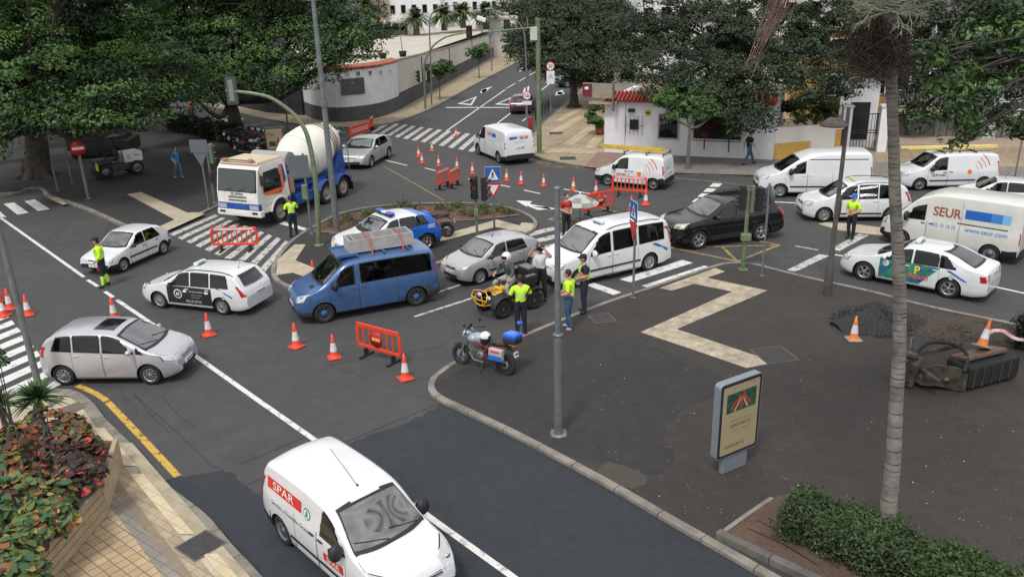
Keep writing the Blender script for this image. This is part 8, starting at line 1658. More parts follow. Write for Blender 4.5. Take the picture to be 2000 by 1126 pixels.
b0 = G(1590, 283, KH); tree('small spreading street tree behind the tall white panel van', b0, [b0, AT(1588, 262, b0.y), AT(1592, 245, b0.y)], bl_([(1545, 212, 50, .8, .6), (1575, 200, 50, .9, .6), (1610, 200, 50, .9, .6), (1640, 212, 50, .8, .6), (1600, 222, 50, .7, .6), (1555, 228, 49.6, .45, .6), (1650, 228, 49.8, .4, .6)]), 9000, .08, [LF[1], LG[1], LG[2]], 9, .13, bark=M_barkl, cl=.45)
for (x, y, cx, cy, r, l) in ((859, 195, 858, 134, .75, 'young sapling nearest the curved wall on the white wall pavement'), (936, 153, 934, 101, .8, 'second sapling along the long white wall pavement'), (997, 120, 1000, 95, .7, 'far sapling along the white wall near the big street tree')):
 b0 = G(x, y, KH); tree(l, b0, [b0, b0.lerp(AT(cx, cy, b0.y), .5), AT(cx, cy+6, b0.y)], bl_([(cx-10, cy, b0.y, r, .7), (cx+9, cy-5, b0.y, r, .7), (cx, cy+8, b0.y, r*.7, .7)]), 1500, .16, [LF[1], LG[0], LG[1]], int(x), .07, bark=M_barkl, cl=.5, group='saplings along the white wall')
def hedge(label, pts, w_, h, mats, n, size, seed, z=0, cat='hedge', name='hedge'):
 rng = np.random.default_rng(seed); A = [Vector(p) for p in pts]; root = empty(name, A[0], 0, label, cat); P = []
 seg = rng.integers(0, len(A)-1, n); t = rng.random(n); u = rng.uniform(-1, 1, n); v = rng.random(n)
 for i in range(n):
  a, b = A[seg[i]], A[seg[i]+1]; d = (b-a); L_ = d.length; d.normalize(); nn = Vector((-d.y, d.x, 0)); side = rng.random()
  uu, vv = (u[i], 1.0) if side < .5 else ((1.0 if u[i] > 0 else -1.0), v[i]); bump = 1+.13*math.sin(3.1*(seg[i]+t[i])*L_*.8+seed)+.08*math.sin(9*t[i]*L_)
  p = a+d*(t[i]*L_)+nn*(uu*w_/2*bump)+Vector((0, 0, vv*h*bump)); q = Vector(rng.normal(size=3))*.075; P.append(p+q-A[0])
 P = np.array([tuple(p) for p in P]); N = rng.normal(size=(n, 3))*.7; N[:, 2] += .9; quads_obj('foliage', P, N, size, mats, rng, root); f = MB()
 for a, b in zip(A[:-1], A[1:]):
  d = b-a; f.box((a+b)/2-A[0]+Vector((0, 0, h*.42)), (d.length*.9, w_*.66, h*.7), mat('hedge_core', (.010, .016, .008), .95), rot=(0, 0, math.atan2(d.y, d.x)))  # near-black box paints the hedge's shaded inside, no real branches here
 f.build('branches_or_core', root); return root
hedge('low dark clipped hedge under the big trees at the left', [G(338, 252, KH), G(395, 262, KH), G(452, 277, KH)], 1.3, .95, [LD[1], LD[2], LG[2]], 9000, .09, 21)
HM = [leafmat('hedge_leaf', (.066, .10, .036)), leafmat('hedge_leaf_mid', (.05, .082, .03)), LD[0]]
hedge('dense green hedge left of the palm trunk at the lower right', [G(1543, 1022, .2), G(1630, 1058, .2), G(1728, 1100, .2)], .9, .55, HM, 16000, .042, 22); hedge('dense green hedge right of the palm trunk at the lower right', [G(1738, 1100, .2), G(1850, 1150, .2), G(1990, 1215, .2)], .8, .5, HM, 14000, .042, 23)
hedge('dark shrub at the right edge behind the milling attachment', [G(1985, 668, .1), G(2060, 690, .1)], .8, .8, LD, 3500, .05, 24, cat='shrub', name='shrub')
sheet('planting_bed', [(1400, 1042), (1500, 970), (1540, 965), (2300, 1260), (2300, 1500), (1900, 1330), (1620, 1150)], M_litter, .19)
kerb([(1397, 1060), (1500, 1110), (1577, 1147), (1760, 1235)], .14, h=.25, side=1, m=M_kerbd, sm=1); kerb([(1398, 1058), (1450, 1020), (1502, 985)], .1, h=.21, side=-1, m=M_kerb, sm=1)
f = MB()
for x0, y0, x1, y1 in ((1480, 1015, 1640, 1110), (1460, 1030, 1600, 1105), (1500, 1010, 1580, 1070)): a, b = G(x0, y0, .2), G(x1, y1, .2); f.tube(smooth_line([a, a.lerp(b, .5)+Vector((.05, .03, .02)), b], 6), .008, M_black, 5)
f.build('irrigation_hose', label='thin black irrigation pipes lying on the leaf-littered soil bed', cat='hose')
rng = np.random.default_rng(9); bedp = [(700, 438), (745, 428), (770, 437), (820, 420), (880, 412), (905, 418), (930, 410), (950, 417), (975, 411), (990, 417), (860, 408), (895, 405), (925, 421), (655, 440), (720, 422), (800, 410), (945, 406), (1000, 415), (680, 430), (872, 420), (840, 428), (788, 405)]
protos = []
for k in range(22):
 x, y = bedp[k]; b0 = G(x, y, KH+.03)
 if k < 3:
  n = 260; P = rng.normal(size=(n, 3))*[.17, .17, .06]+[0, 0, .12]; P[:, 2] = abs(P[:, 2]); N = rng.normal(size=(n, 3)); N[:, 2] += .6; o = quads_obj('bedding_plant', P, N, .06, [HM[0], mat('dry_green', (.14, .14, .06), .8), LF[1]], rng, asp=.3); protos.append(o)
 else: o = protos[k % 3].copy(); C.objects.link(o)
 o.location = b0; o.rotation_euler = (0, 0, rng.random()*6); s_ = rng.uniform(.6, 1.25); o.scale = (s_,)*3; tag(o, 'low tufted green plant growing in the red soil of the traffic island', 'plant', 'plants on the traffic island bed')
b0 = G(789, 412, KH); tree('thin bare sapling stake standing in the island soil bed', b0, [b0, AT(789, 400, b0.y), AT(788, 385, b0.y)], [(*AT(788, 390, b0.y), .12, .12, .25)], 60, .05, HM, 31, .03, limbs=False)
W0, W1 = G(214, 1003, KH), G(105, 1130, KH); W1 = W0+(W1-W0).normalized()*6; nW = Vector((-(W1-W0).y, (W1-W0).x, 0)).normalized(); 
if nW.x > 0: nW = -nW
hW = .62; root = empty('planter', W0, 0, 'long tan boarded planter wall holding the red-leaved shrubs', 'planter'); f = MB(); M_board = mat('tan_board', (.34, .26, .16), .8, col2=(.46, .37, .24), vscale=2.5)
d = (W1-W0); ang = math.atan2(d.y, d.x); up_ = W0+nW*.02; back = W0+Vector((-.55, 1.9, 0)); mid_ = W0+nW*3+d*.5
for k in range(4): z0 = k*hW/4; ins = .0+.015*k; a = d/2+nW*(ins+.06); f.box((a.x, a.y, z0+hW/8), (6, .10, hW/4-.014), M_board, rot=(0, 0, ang), bev=.006, seg=1)
d2 = back-W0
for k in range(4): a = d2/2; f.box((a.x-.07, a.y, k*hW/4+hW/8), (d2.length, .10, hW/4-.014), M_board, rot=(0, 0, math.atan2(d2.y, d2.x)), bev=.006, seg=1)
f.build('wall', root); f = MB(); a = d/2+nW*.12; f.box((a.x, a.y, hW+.02), (6.02, .20, .05), mat('grey_coping', (.30, .27, .21), .85, var=.2), rot=(0, 0, ang), bev=.008); f.build('coping', root)
f = MB(); q = [Vector((0, 0, 0)), d, d+nW*5, d2+Vector((-4, .6, 0)), d2]; f.add([(p.x+nW.x*.1, p.y+nW.y*.1, hW-.08) for p in q], [tuple(range(5))], M_soil, False); f.build('soil', root)
def clusterplant(label, pts, n, size, mats, seed, name='shrub', cat='shrub', hz=.48, asp=.72, wts=None):
 rng = np.random.default_rng(seed); b0 = Vector(pts[0][:3]); root = empty(name, b0, 0, label, cat, 'red-leaved shrubs in the planter'); P = []; N = []
 for x, y, z, r in pts:
  k = n//len(pts); q = rng.normal(size=(k, 3)); q /= np.linalg.norm(q, axis=1, keepdims=True); q[:, 2] = abs(q[:, 2])*.9-.15; P.append(np.array([x, y, z])+q*[r, r, hz]*rng.uniform(.75, 1.1, (k, 1))); N.append(q*.8+rng.normal(size=(k, 3))*.35+[0, 0, .7])
 P = np.concatenate(P)-np.array(b0); N = np.concatenate(N); quads_obj('leaves', P, N, size, mats, rng, root, asp, wts=wts or [1/len(mats)]*len(mats), hx=True); f = MB()
 for x, y, z, r in pts:
  for j in range(4): f.tube([Vector((x, y, hW+KH-.1))-b0, Vector((x+rng.normal()*r*.4, y+rng.normal()*r*.4, z+.1))-b0], [.02, .008], M_bark, 5)
 f.build('stems', root); return root
mr_ = [leafmat('maroon_leaf', (.075, .028, .028)), leafmat('dark_purple_leaf', (.04, .028, .026)), leafmat('pink_red_leaf', (.50, .08, .06)), leafmat('bronze_leaf', (.15, .075, .035)), leafmat('green_bronze_leaf', (.07, .085, .03))]
mg_ = [leafmat('coppery_green_leaf', (.11, .16, .045)), leafmat('blue_green_leaf', (.05, .11, .05)), leafmat('yellow_leaf', (.35, .26, .07)), leafmat('orange_leaf', (.30, .10, .035)), mr_[0]]
zt = KH+hW+.35
def pt_(x, y, z=None): p = G(x, y, z or zt); return (p.x, p.y, p.z-.1)
clusterplant('dark maroon shrub with pink leaves at the right corner of the planter', [(*pt_(150, 895), .42), (*pt_(172, 925), .34), (*pt_(110, 870), .4), (*pt_(178, 880), .28), (*pt_(140, 940), .35)], 720, .095, mr_, 41, wts=(.3, .4, .10, .1, .1))
clusterplant('purple bronze shrub behind the maroon one under the spiky plant', [(*pt_(90, 820), .45), (*pt_(30, 850), .45), (*pt_(135, 830), .34), (*pt_(160, 855), .25)], 700, .09, [mr_[1], mr_[3], mg_[0], mr_[0], mg_[3]], 42, wts=(.28, .17, .35, .1, .1))
clusterplant('orange and green leaved shrub at the left edge of the planter', [(*pt_(15, 910), .4), (*pt_(60, 950), .45), (*pt_(0, 980), .4)], 560, .10, mg_, 43, wts=(.35, .25, .08, .12, .2))
clusterplant('large green and bronze leaved shrub along the planter wall', [(*pt_(90, 990), .42), (*pt_(50, 1040), .5), (*pt_(120, 1010), .25), (*pt_(10, 1080), .5), (*pt_(40, 1120), .4), (*pt_(110, 965), .35)], 950, .10, mg_, 44, wts=(.48, .30, .08, .05, .09))
clusterplant('tall green shrub tip at the left edge beside the striped crossing', [(*pt_(-14, 698, 2.8), .28)], 300, .04, [LG[0], LG[1], LG[2]], 45)
def spiky(label, base, n, L_, mats, h, seed, name='spiky_plant', w_=.035, droop=.5, trunk=.05, crown='fronds'):
 rng = random.Random(seed); root = empty(name, base, 0, label, 'plant' if name == 'spiky_plant' else 'palm'); f = MB(); f.tube([(0, 0, 0), (0, 0, h)], [trunk*1.2, trunk], M_barkl, 10); f.build('stem' if name == 'spiky_plant' else 'trunk', root); f = MB()
 for k in range(n):
  a = rng.random()*6.283; e = rng.uniform(-.1, 1.35); L2 = L_*rng.uniform(.75, 1.1); vs = []; m_ = mats[k % len(mats)]
  for j in range(6):
   t = j/5; rr_ = L2*t*math.cos(e); zz = h+L2*t*math.sin(e)-droop*L2*t*t*.7; ww = w_*(1-t)**.6*(.6+.8*min(1, t*4)); vs += [(rr_*math.cos(a)-ww*math.sin(a), rr_*math.sin(a)+ww*math.cos(a), zz), (rr_*math.cos(a)+ww*math.sin(a), rr_*math.sin(a)-ww*math.cos(a), zz)]
  f.add(vs, [(2*j, 2*j+1, 2*j+3, 2*j+2) for j in range(5)], m_, True)
 f.build(crown, root, fix=False); return root
gs = [leafmat('blade_green', (.045, .10, .025)), leafmat('blade_light', (.08, .15, .04)), leafmat('blade_dark', (.025, .06, .02))]
p = G(75, 790, 1.2); spiky('green spiky-leaved plant rising above the planter beside the grey pole', Vector((p.x, p.y, .6)), 120, .72, gs, .75, 3); p = G(10, 800, 1.2); spiky('green spiky-leaved plant at the left edge of the planter', Vector((p.x-.1, p.y, .6)), 90, .75, gs, .7, 4); p = G(12, 960, 1.1); spiky('pale green rosette plant low in the planter at the left edge', Vector((p.x, p.y, .6)), 45, .45, [leafmat('rosette', (.06, .13, .06))], .55, 5, w_=.04)
M_palm = mat('palm_bark', (.10, .088, .076), .9, col2=(.27, .245, .215), vscale=2.2, bump=.4, bscale=18); M_ring = mat('palm_ring', (.04, .034, .028), .95, col2=(.15, .13, .11), vscale=5)
PB = G(1730, 1068, .2); root = empty('palm_tree', PB, 0, 'tall ringed palm trunk crossing the right side of the picture from the hedge upward', 'palm'); pix = [(1730, 1068, 33), (1736, 980, 31), (1744, 900, 29), (1750, 790, 26), (1756, 680, 25), (1757, 560, 24), (1752, 460, 22), (1748, 380, 22), (1746, 300, 21), (1743, 220, 20), (1741, 140, 22), (1740, 60, 26), (1740, 10, 30)]
P = [AT(x, y, PB.y) for x, y, w_ in pix]; rr_ = [w_/2/SC(p)*1.0 for p, (x, y, w_) in zip(P, pix)]; S_ = smooth_line(P, 14); rs = np.interp(np.linspace(0, 1, len(S_)), np.linspace(0, 1, len(rr_)), rr_)
f = MB(); f.tube([p-PB for p in S_], [r*(1+.025*((i % 3) == 0)) for i, r in enumerate(rs)], M_palm, 20); i = 0; rnd = random.Random(2)
zz = .4
while zz < S_[-1].z-PB.z-.9:
 k = min(range(len(S_)), key=lambda q: abs(S_[q].z-PB.z-zz)); c = S_[k]-PB; r = rs[k]; q_ = rnd.uniform(.5, 1.7); f.M = Matrix.Translation((c.x, c.y, zz)) @ Matrix.Rotation(rnd.uniform(-.10, .10), 4, 'X') @ Matrix.Rotation(rnd.uniform(-.10, .10), 4, 'Y')
 f.lathe([(r*.97, -.012*q_), (r*1.025, -.006), (r*1.03, .008*q_), (r*.97, .018*q_)], M_ring, 20); f.M = Matrix.Identity(4); zz += rnd.uniform(.045, .13) if zz > 3 else rnd.uniform(.10, .26)
f.build('trunk', root)
top = AT(1741, 60, PB.y)-PB; f = MB(); rnd = random.Random(8); mpal = mat('pale_twig', (.55, .54, .38), .8, var=.15)
def twig(p, d, L_, r, depth):
 e = p+d*L_; m = p+d*L_*.5+Vector((0, 0, .04*L_)); f.tube([p, m, e], [r, r*.8, r*.55], mpal, 4, False)
 if depth:
  for _ in range(3): q = p.lerp(e, rnd.uniform(.3, 1)); dd = (d+Vector((rnd.gauss(0, .5), rnd.gauss(0, .5), rnd.gauss(-.05, .4)))).normalized(); twig(q, dd, L_*.6, r*.6, depth-1)
for k in range(12): a = rnd.random()*6.28; twig(top+Vector((0, -.12, .22+.12*rnd.random())), Vector((math.cos(a), math.sin(a)*.8-.1, rnd.uniform(-.15, .35))).normalized(), rnd.uniform(.32, .55), .014, 3)
f.build('flower_stalks', root, fix=False); f = MB(); mfib = mat('brown_fibre', (.07, .045, .035), .95, var=.4, vscale=10)
for k in range(620): a = rnd.random()*6.28; r0 = rnd.uniform(.05, .42); p = top+Vector((math.cos(a)*r0-.14, math.sin(a)*r0, rnd.uniform(-.3, .28)-r0*.3)); f.tube([p, p+Vector((rnd.gauss(0, .14), rnd.gauss(0, .14), -rnd.uniform(.08, .2))), p+Vector((rnd.gauss(0, .2), rnd.gauss(0, .2), -rnd.uniform(.15, .42)))], .0045, mfib, 3, False)
f.build('fibre_skirt', root, fix=False)
f = MB(); mdry = mat('dry_frond', (.22, .14, .11), .8, var=.35, vscale=6); p0 = AT(1542, -50, PB.y-.6)-PB; t0 = top+Vector((0, 0, .7)); f.tube(smooth_line([t0, (t0+p0)/2+Vector((0, 0, .25)), p0], 5), .02, mdry, 6)
for k in range(44): q = p0+Vector((rnd.uniform(-.08, .08)+(.2 if k % 5 == 0 else 0), rnd.gauss(0, .05), rnd.uniform(-.1, .12))); L_ = rnd.uniform(.6, 1.35)*(.6 if k % 5 == 0 else 1); f.tube([q, q+Vector((-.16*L_+rnd.gauss(0, .025), rnd.gauss(0, .04), -L_*.5)), q+Vector((-.36*L_+rnd.gauss(0, .03), rnd.gauss(0, .06), -L_))], [.008, .006, .002], mdry, 4, False)
f.build('dead_frond', root, fix=False)
f = MB()
for k in range(14):
 a = k*6.283/14; P = [top+Vector((0, 0, .6))+Vector((math.cos(a), math.sin(a), 0))*t*3.2+Vector((0, 0, 1.9*t-1.7*t*t)) for t in np.linspace(0, 1, 9)]; f.tube(P, [.03, .028, .025, .022, .02, .016, .012, .008, .004], gs[1], 6)
 if P[-1].y < -1.2: pass
 for j in range(1, 9):
  for s in (-1, 1):
   for q in range(5): c = P[j-1].lerp(P[j], q/5); n_ = Vector((-math.sin(a), math.cos(a), 0))*s; e = c+n_*.55+Vector((math.cos(a), math.sin(a), -.7))*.28; f.add([c, c+Vector((math.cos(a), math.sin(a), 0))*.045, e], [(0, 1, 2)], gs[k % 3], True)
f.build('fronds', root, fix=False)
b0 = Vector((14.5, 15.5, .1)); bb = [(1790, 110, 14.6, .42), (1850, 150, 14.8, .5), (1930, 175, 15, .55), (1870, 205, 14.6, .42), (1960, 110, 15.2, .6), (1800, 240, 14.5, .22), (1900, 250, 14.7, .32), (1980, 215, 15, .45), (1990, 40, 15.2, .6), (1905, 60, 15.2, .45), (2060, 150, 15.3, .8), (2080, 40, 15.3, .9), (1860, 275, 14.5, .16), (2000, 260, 15, .3), (1945, 20, 15.4, .45)]
LB = [leafmat('big_leaf_light', (.085, .16, .04), .35), leafmat('big_leaf_mid', (.045, .09, .028), .35), leafmat('big_leaf_deep', (.022, .048, .018), .35)]
tree('broad-leaved branch with large glossy leaves hanging in from the right edge', b0, [b0, b0+Vector((-.1, 0, 6)), b0+Vector((-.8, -.1, 11))], bl_([(x, y, Y, r, .75) for x, y, Y, r in bb]), 7600, .062, LB, 12, .22, cl=.24, asp=.42, flat=.7, clumps=30, lf=.13, hx=True)
for k, (x, y, yt, l) in enumerate(((720, 62, -2, 'distant palm left of the white tower house'), (814, 68, 18, 'distant palm with a thick dark trunk before the white houses'), (868, 60, 22, 'distant bushy palm right of the thick-trunked one'), (905, 55, 12, 'distant palm behind the bushy one'), (950, 52, 18, 'distant palm nearest the long wall end'))):
 Y = 112+k*4; b = AT(x, y, Y); h = max(2.0, (y-yt-22)/1584*Y); spiky(l, b, 230, 3.3, [leafmat('palm_green', (.07, .10, .035)), leafmat('palm_light', (.11, .14, .05)), gs[2]], h, 50+k, 'palm_tree', .13, .75, .38)
# WALLS AND BUILDINGS
M_ww = mat('whitewashed_wall', (.66, .66, .68), .85, col2=(.77, .77, .78), vscale=1.2, bump=.5, bscale=6, detail=8); M_cream = mat('cream_wall', (.56, .53, .48), .9, col2=(.66, .63, .58), vscale=.35); M_plinth = mat('grey_plinth', (.085, .088, .095), .9, var=.18, vscale=1.5)
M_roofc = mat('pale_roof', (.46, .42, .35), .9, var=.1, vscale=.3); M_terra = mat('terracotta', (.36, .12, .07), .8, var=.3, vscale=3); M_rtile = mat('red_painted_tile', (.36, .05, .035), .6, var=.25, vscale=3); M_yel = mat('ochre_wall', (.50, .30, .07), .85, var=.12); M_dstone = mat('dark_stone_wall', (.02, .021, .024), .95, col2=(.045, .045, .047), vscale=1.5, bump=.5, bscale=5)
def wallrun(pts, h, th, m, name, parent=None, z0=0, h2=None):
 f = MB(); P = [Vector(p) for p in pts]; Q = offset_line(P, th); n = len(P); vs = []
 for i in range(n): hh = h if h2 is None else h+(h2-h)*i/(n-1); vs += [(P[i].x, P[i].y, z0), (P[i].x, P[i].y, z0+hh), (Q[i].x, Q[i].y, z0+hh), (Q[i].x, Q[i].y, z0)]
 fs = [(0, 1, 2, 3), (4*n-4, 4*n-1, 4*n-2, 4*n-3)]
 for i in range(n-1):
  for k in range(3): a = 4*i+k; fs.append((a, a+1, a+5, a+4))
 f.add(vs, fs, m, False); return f.build(name, parent)
CP = smooth_line([G(596, 224, KH), G(618, 233, KH), G(660, 238, KH), G(710, 234, KH), G(750, 226, KH), G(781, 213, KH)], 5); root = empty('curved_house', (0, 0, 0), 0, 'curved whitewashed corner building with tile coping, small square windows and grey plinth', 'building')
wallrun(CP, 4.05, .3, M_ww, 'wall', root); wallrun(offset_line(CP, -.03), 1.25, .05, M_plinth, 'plinth', root)
f = MB(); Q = offset_line(CP, .0)
for i in range(6, len(Q)-1):
 for t in (0, .5): c = Q[i].lerp(Q[i+1], t); d = (Q[i+1]-Q[i]).normalized(); n_ = Vector((-d.y, d.x, 0)); f.tube([c-n_*.12+Vector((0, 0, 4.05)), c+n_*.42+Vector((0, 0, 4.25))], .13, M_terra, 8)
f.build('tile_coping', root)
f = MB(); B_ = [Q[0], Q[8], Q[16], Q[-1]]; fl = [(p.x, p.y, 3.95+KH) for p in offset_line(CP, .2)]+[(p.x, p.y, 3.95+KH) for p in (G(1000, 92), AT(1000, 60, 160), AT(700, 60, 160), AT(560, 100, 100))]; f.add(fl, fill(fl), M_roofc, False); f.build('roof_terrace', root)
def onwall(px, py):
 best = None; o = CAMP; dd = ray(px, py)
 for i in range(len(CP)-1):
  a, b = CP[i], CP[i+1]; e = b-a; den = dd.x*e.y-dd.y*e.x
  if abs(den) < 1e-9: continue
  t = ((a.x-o.x)*e.y-(a.y-o.y)*e.x)/den; s = ((a.x-o.x)*dd.y-(a.y-o.y)*dd.x)/den
  if -.01 <= s <= 1.01: best = (o+dd*t, math.atan2(e.y, e.x))
 return best
for x, y in ((677, 143), (699, 143.5), (722, 142.5), (743, 141), (761, 139)):
 q = onwall(x, y)
 if q: f = MB(); f.M = Matrix.Translation(q[0]) @ Matrix.Rotation(q[1], 4, 'Z'); f.box((0, -.02, 0), (.42, .08, .42), M_ww); f.box((0, -.065, 0), (.30, .02, .30), M_dark if x in (699, 722) else mat('grey_pane', (.25, .26, .28), .4)); f.box((0, -.08, 0), (.03, .02, .30), M_ww); f.M = Matrix.Identity(4); f.build('window', root)
q = onwall(689, 169); f = MB(); f.M = Matrix.Translation(q[0]) @ Matrix.Rotation(q[1], 4, 'Z'); f.box((0, -.03, 0), (1.95, .06, 1.25), mat('slate_plaque', (.075, .078, .08), .5, var=.1)); text_on(f, 'Cementerio', .26, M_galv, (0, -.065, -.08), (1, 0, 0), (0, 0, 1)); text_on(f, 'San Rafael y San Roque', .13, M_galv, (0, -.065, -.35), (1, 0, 0), (0, 0, 1)); f.M = f.M @ Matrix.Translation((0, -.065, .28)) @ Matrix.Rotation(R(90), 4, 'X'); f.lathe([(.0, 0), (.14, 0)], M_galv, 14); f.M = Matrix.Identity(4); f.build('plaque', root)
LP = [G(781, 213, KH), G(881, 157, KH), G(994, 93, KH), G(1040, 66, KH)]; root = empty('long_wall', LP[0], 0, 'long pale wall with grey plinth running up the side street', 'wall'); LPr = [p-LP[0] for p in LP]
for o in (wallrun(LPr, 4.05, .3, M_cream, 'wall', root, h2=2.6), wallrun(offset_line(LPr, -.03), 1.35, .04, M_plinth, 'plinth', root), wallrun(offset_line(LPr, -.06), .12, .42, mat('grey_coping'), 'coping', root, z0=4.05)): pass
bpy.data.objects[[o.name for o in root.children if o.name.startswith('coping')][0]].data.transform(Matrix.Identity(4))
for ch in root.children:
 if ch.name.startswith('coping'):
  for i, v in enumerate(ch.data.vertices): v.co.z -= 1.45*((i//4)/3)
f = MB()
for t in (.12, .3, .5, .7, .86): p = LPr[0].lerp(LPr[2], t); d = (LPr[2]-LPr[0]).normalized(); f.box(p+Vector((d.y*.05, -d.x*.05, 1.9)), (.12, .1, 3.7-1.2*t), M_plinth, rot=(0, 0, math.atan2(d.y, d.x)))
f.build('pilaster', root)
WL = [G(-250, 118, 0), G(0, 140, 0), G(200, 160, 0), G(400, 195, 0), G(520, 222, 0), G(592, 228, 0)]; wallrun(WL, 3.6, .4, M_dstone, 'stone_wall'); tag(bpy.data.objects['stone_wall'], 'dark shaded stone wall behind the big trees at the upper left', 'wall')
for x, y, l in ((748, 113, 'dark pot with thin plant on the terrace edge left'), (787, 109, 'dark pot with thin plant on the terrace edge right')):
 b = AT(x, y+2, 76); f = MB(); f.lathe([(0, 0), (.28, 0), (.36, .5), (.3, .5), (.28, .42), (0, .42)], M_dark, 16); f.tube([(0, 0, .4), (-.1, 0, 1.8), (-.25, 0, 3.4)], [.04, .03, .015], M_barkl, 6); f.build('potted_plant', label=l, cat='potted plant', loc=b)
def house(name, label, x0, x1, Y, ytop, ybase, m, depth=10, wins=(), rows=1, roof=None, arch=False, wc=None, cols=0, ww=1.0, wh=1.5, z0=None):
 a = AT(x0, ybase, Y); b = AT(x1, ybase, Y); zt_ = AT((x0+x1)/2, ytop, Y).z; zb = min(a.z, 0) if z0 is None else z0; W_ = b.x-a.x; root = empty(name, ((a.x+b.x)/2, Y, zb), 0, label, 'building'); H = zt_-zb; f = MB(); f.box((0, depth/2, H/2), (W_, depth, H), m); f.build('wall', root)
 f = MB(); f.box((0, depth/2, H+.12), (W_+.3, depth+.3, .24), roof or M_roofc); f.build('roof', root)
 base_z = a.z-zb
 for r in range(rows):
  for c in range(cols):
   x = -W_/2+W_*(c+.5)/cols; z = base_z+(H-base_z)*(r+.5)/rows; w_ = MB(); w_.box((x, -.02, z), (ww+.24, .06, wh+.24), M_ww if m is not M_ww else M_cream); wo = w_.build('window', root); g = MB(); g.box((x, -.06, z), (ww, .03, wh), mat('brown_shutter', (.12, .07, .04), .6) if arch else M_glass)
   if arch: g.M = Matrix.Translation((x, -.045, z+wh/2)) @ Matrix.Rotation(R(90), 4, 'X'); g.lathe([(0, 0), (ww/2, 0), (ww/2, .03), (0, .03)], M_dark, 16); g.M = Matrix.Identity(4)
   g.build('pane', wo)
 return root
house('white_house', 'low white house with arched openings behind the terrace', 735, 798, 118, 46, 78, M_ww, 8, cols=4, arch=True, ww=1.0, wh=1.2, z0=2)
house('white_house', 'plain white tower block at the top behind the palms', 758, 862, 135, -40, 38, M_ww, 10, rows=2, cols=5, ww=.7, wh=1.2); house('tan_house', 'tan plastered side wall between the white blocks', 726, 758, 134, -30, 40, mat('tan_wall', (.34, .27, .20), .9), 10)
house('white_house', 'long white building with tall windows at the top centre', 862, 975, 150, -40, 30, M_ww, 12, rows=2, cols=6, ww=.7, wh=1.3); house('white_house', 'small white rooftop hut beside the long wall end', 930, 1010, 128, 38, 62, M_cream, 8, cols=2)
house('white_house', 'broad pale building far up the side street', 975, 1125, 190, -30, 24, M_cream, 12, rows=2, cols=8, ww=1.0, wh=1.6); house('brown_house', 'brown-grey block far behind the round-crowned street tree', 1120, 1180, 170, 2, 40, mat('tan_wall'), 10, cols=3); house('white_house', 'tall white building above the dark tree at the upper right', 1248, 1420, 90, -60, 60, M_ww, 12, rows=2, cols=5, ww=1.0, wh=1.5)
house('white_house', 'white building glimpsed through the upper right tree', 1420, 1700, 84, -80, 120, M_cream, 12, rows=3, cols=6); house('ochre_house', 'ochre house behind the gate with a pale band', 1610, 1725, 58, 60, 200, M_yel, 8, rows=2, cols=4, ww=.9, wh=1.3); house('grey_house', 'grey building behind the trees at the right edge', 1725, 2300, 66, -80, 200, mat('grey_render', (.16, .16, .16), .9, var=.2), 12, rows=3, cols=9)
house('white_house', 'white back wall hidden behind the big trees at the upper left', -900, 640, 112, -60, 90, mat('shade_dimmed_render', (.10, .11, .10), .9, var=.3, vscale=.2), 12, rows=2, cols=20)  # white wall coloured dark, shade behind the trees put into its colour
house('white_house', 'white low house with an ochre parapet at the side street corner', 1200, 1248, 66, 108, 165, M_ww, 6, cols=1, roof=M_yel)
tree('green far-off trees above the pale building up the street', AT(1110, 40, 150), [AT(1110, 40, 150), AT(1110, 20, 150)], bl_([(1040, 22, 150, 4, 0), (1080, 8, 155, 5, 0), (1150, 14, 140, 6, 0), (1215, 18, 120, 5, 0), (1235, 45, 100, 4, 0), (1000, 18, 140, 3, 0)]), 16000, .3, LO, 61, .3, limbs=False, cl=1.8)
A, B = G(1180, 297, KH), G(1508, 312, KH); d = B-A; ang = math.atan2(d.y, d.x); L_ = d.length; H = 3.15; root = empty('restaurant', A, ang, 'low whitewashed restaurant with red tiled roof edge and barred window', 'building')
f = MB(); f.box((L_/2, .2, H/2), (L_, .4, H), M_ww); f.box((.2, 4, H/2), (.4, 7.2, H), M_ww); f.box((L_-.2, 4, H/2), (.4, 7.2, H), M_ww); f.box((L_/2, 4, H-.15), (L_-.8, 7.2, .2), M_roofc); f.build('wall', root)
f = MB(); n = int(L_/.24)
for k in range(n): x = .12+k*L_/n; f.tube([(x, -.28, H-.02), (x, .95, H+.42)], .085, M_rtile, 7)
f.add([(0, -.25, H-.03), (L_, -.25, H-.03), (L_, .95, H+.38), (0, .95, H+.38)], [(0, 1, 2, 3)], mat('dark_red_tile', (.16, .03, .02), .8), False); f.build('tiled_roof', root)
def lx_(px): return (G(px, 300, KH)-A).length*(1 if px > 1180 else -1)
for x0, x1, z0, z1 in ((1288, 1323, 1.05, 2.35),):
 f = MB(); a, b = lx_(x0), lx_(x1); f.box(((a+b)/2, -.03, (z0+z1)/2), (b-a+.2, .08, z1-z0+.2), mat('stone_trim', (.35, .32, .28), .9)); wn = f.build('window', root); f = MB(); f.box(((a+b)/2, -.08, (z0+z1)/2), (b-a, .04, z1-z0), M_glass)
 for k in range(1, 6): x = a+(b-a)*k/6; f.tube([(x, -.13, z0), (x, -.13, z1)], .012, M_black, 5)
 f.build('pane', wn)
f = MB(); a, b = lx_(1355), lx_(1446); f.box(((a+b)/2, -.03, 1.75), (b-a, .1, 1.35), M_dark); wn = f.build('window', root); f = MB()
for k in range(13): x = a+(b-a)*k/12; f.tube([(x, -.35, 1.0), (x, -.35, 2.3)], .015, M_black, 5)
for z in (1.0, 1.6, 2.3): f.tube([(a, -.06, z), (a, -.35, z), (b, -.35, z), (b, -.06, z)], .018, M_black, 5)
f.build('window_grille', wn)
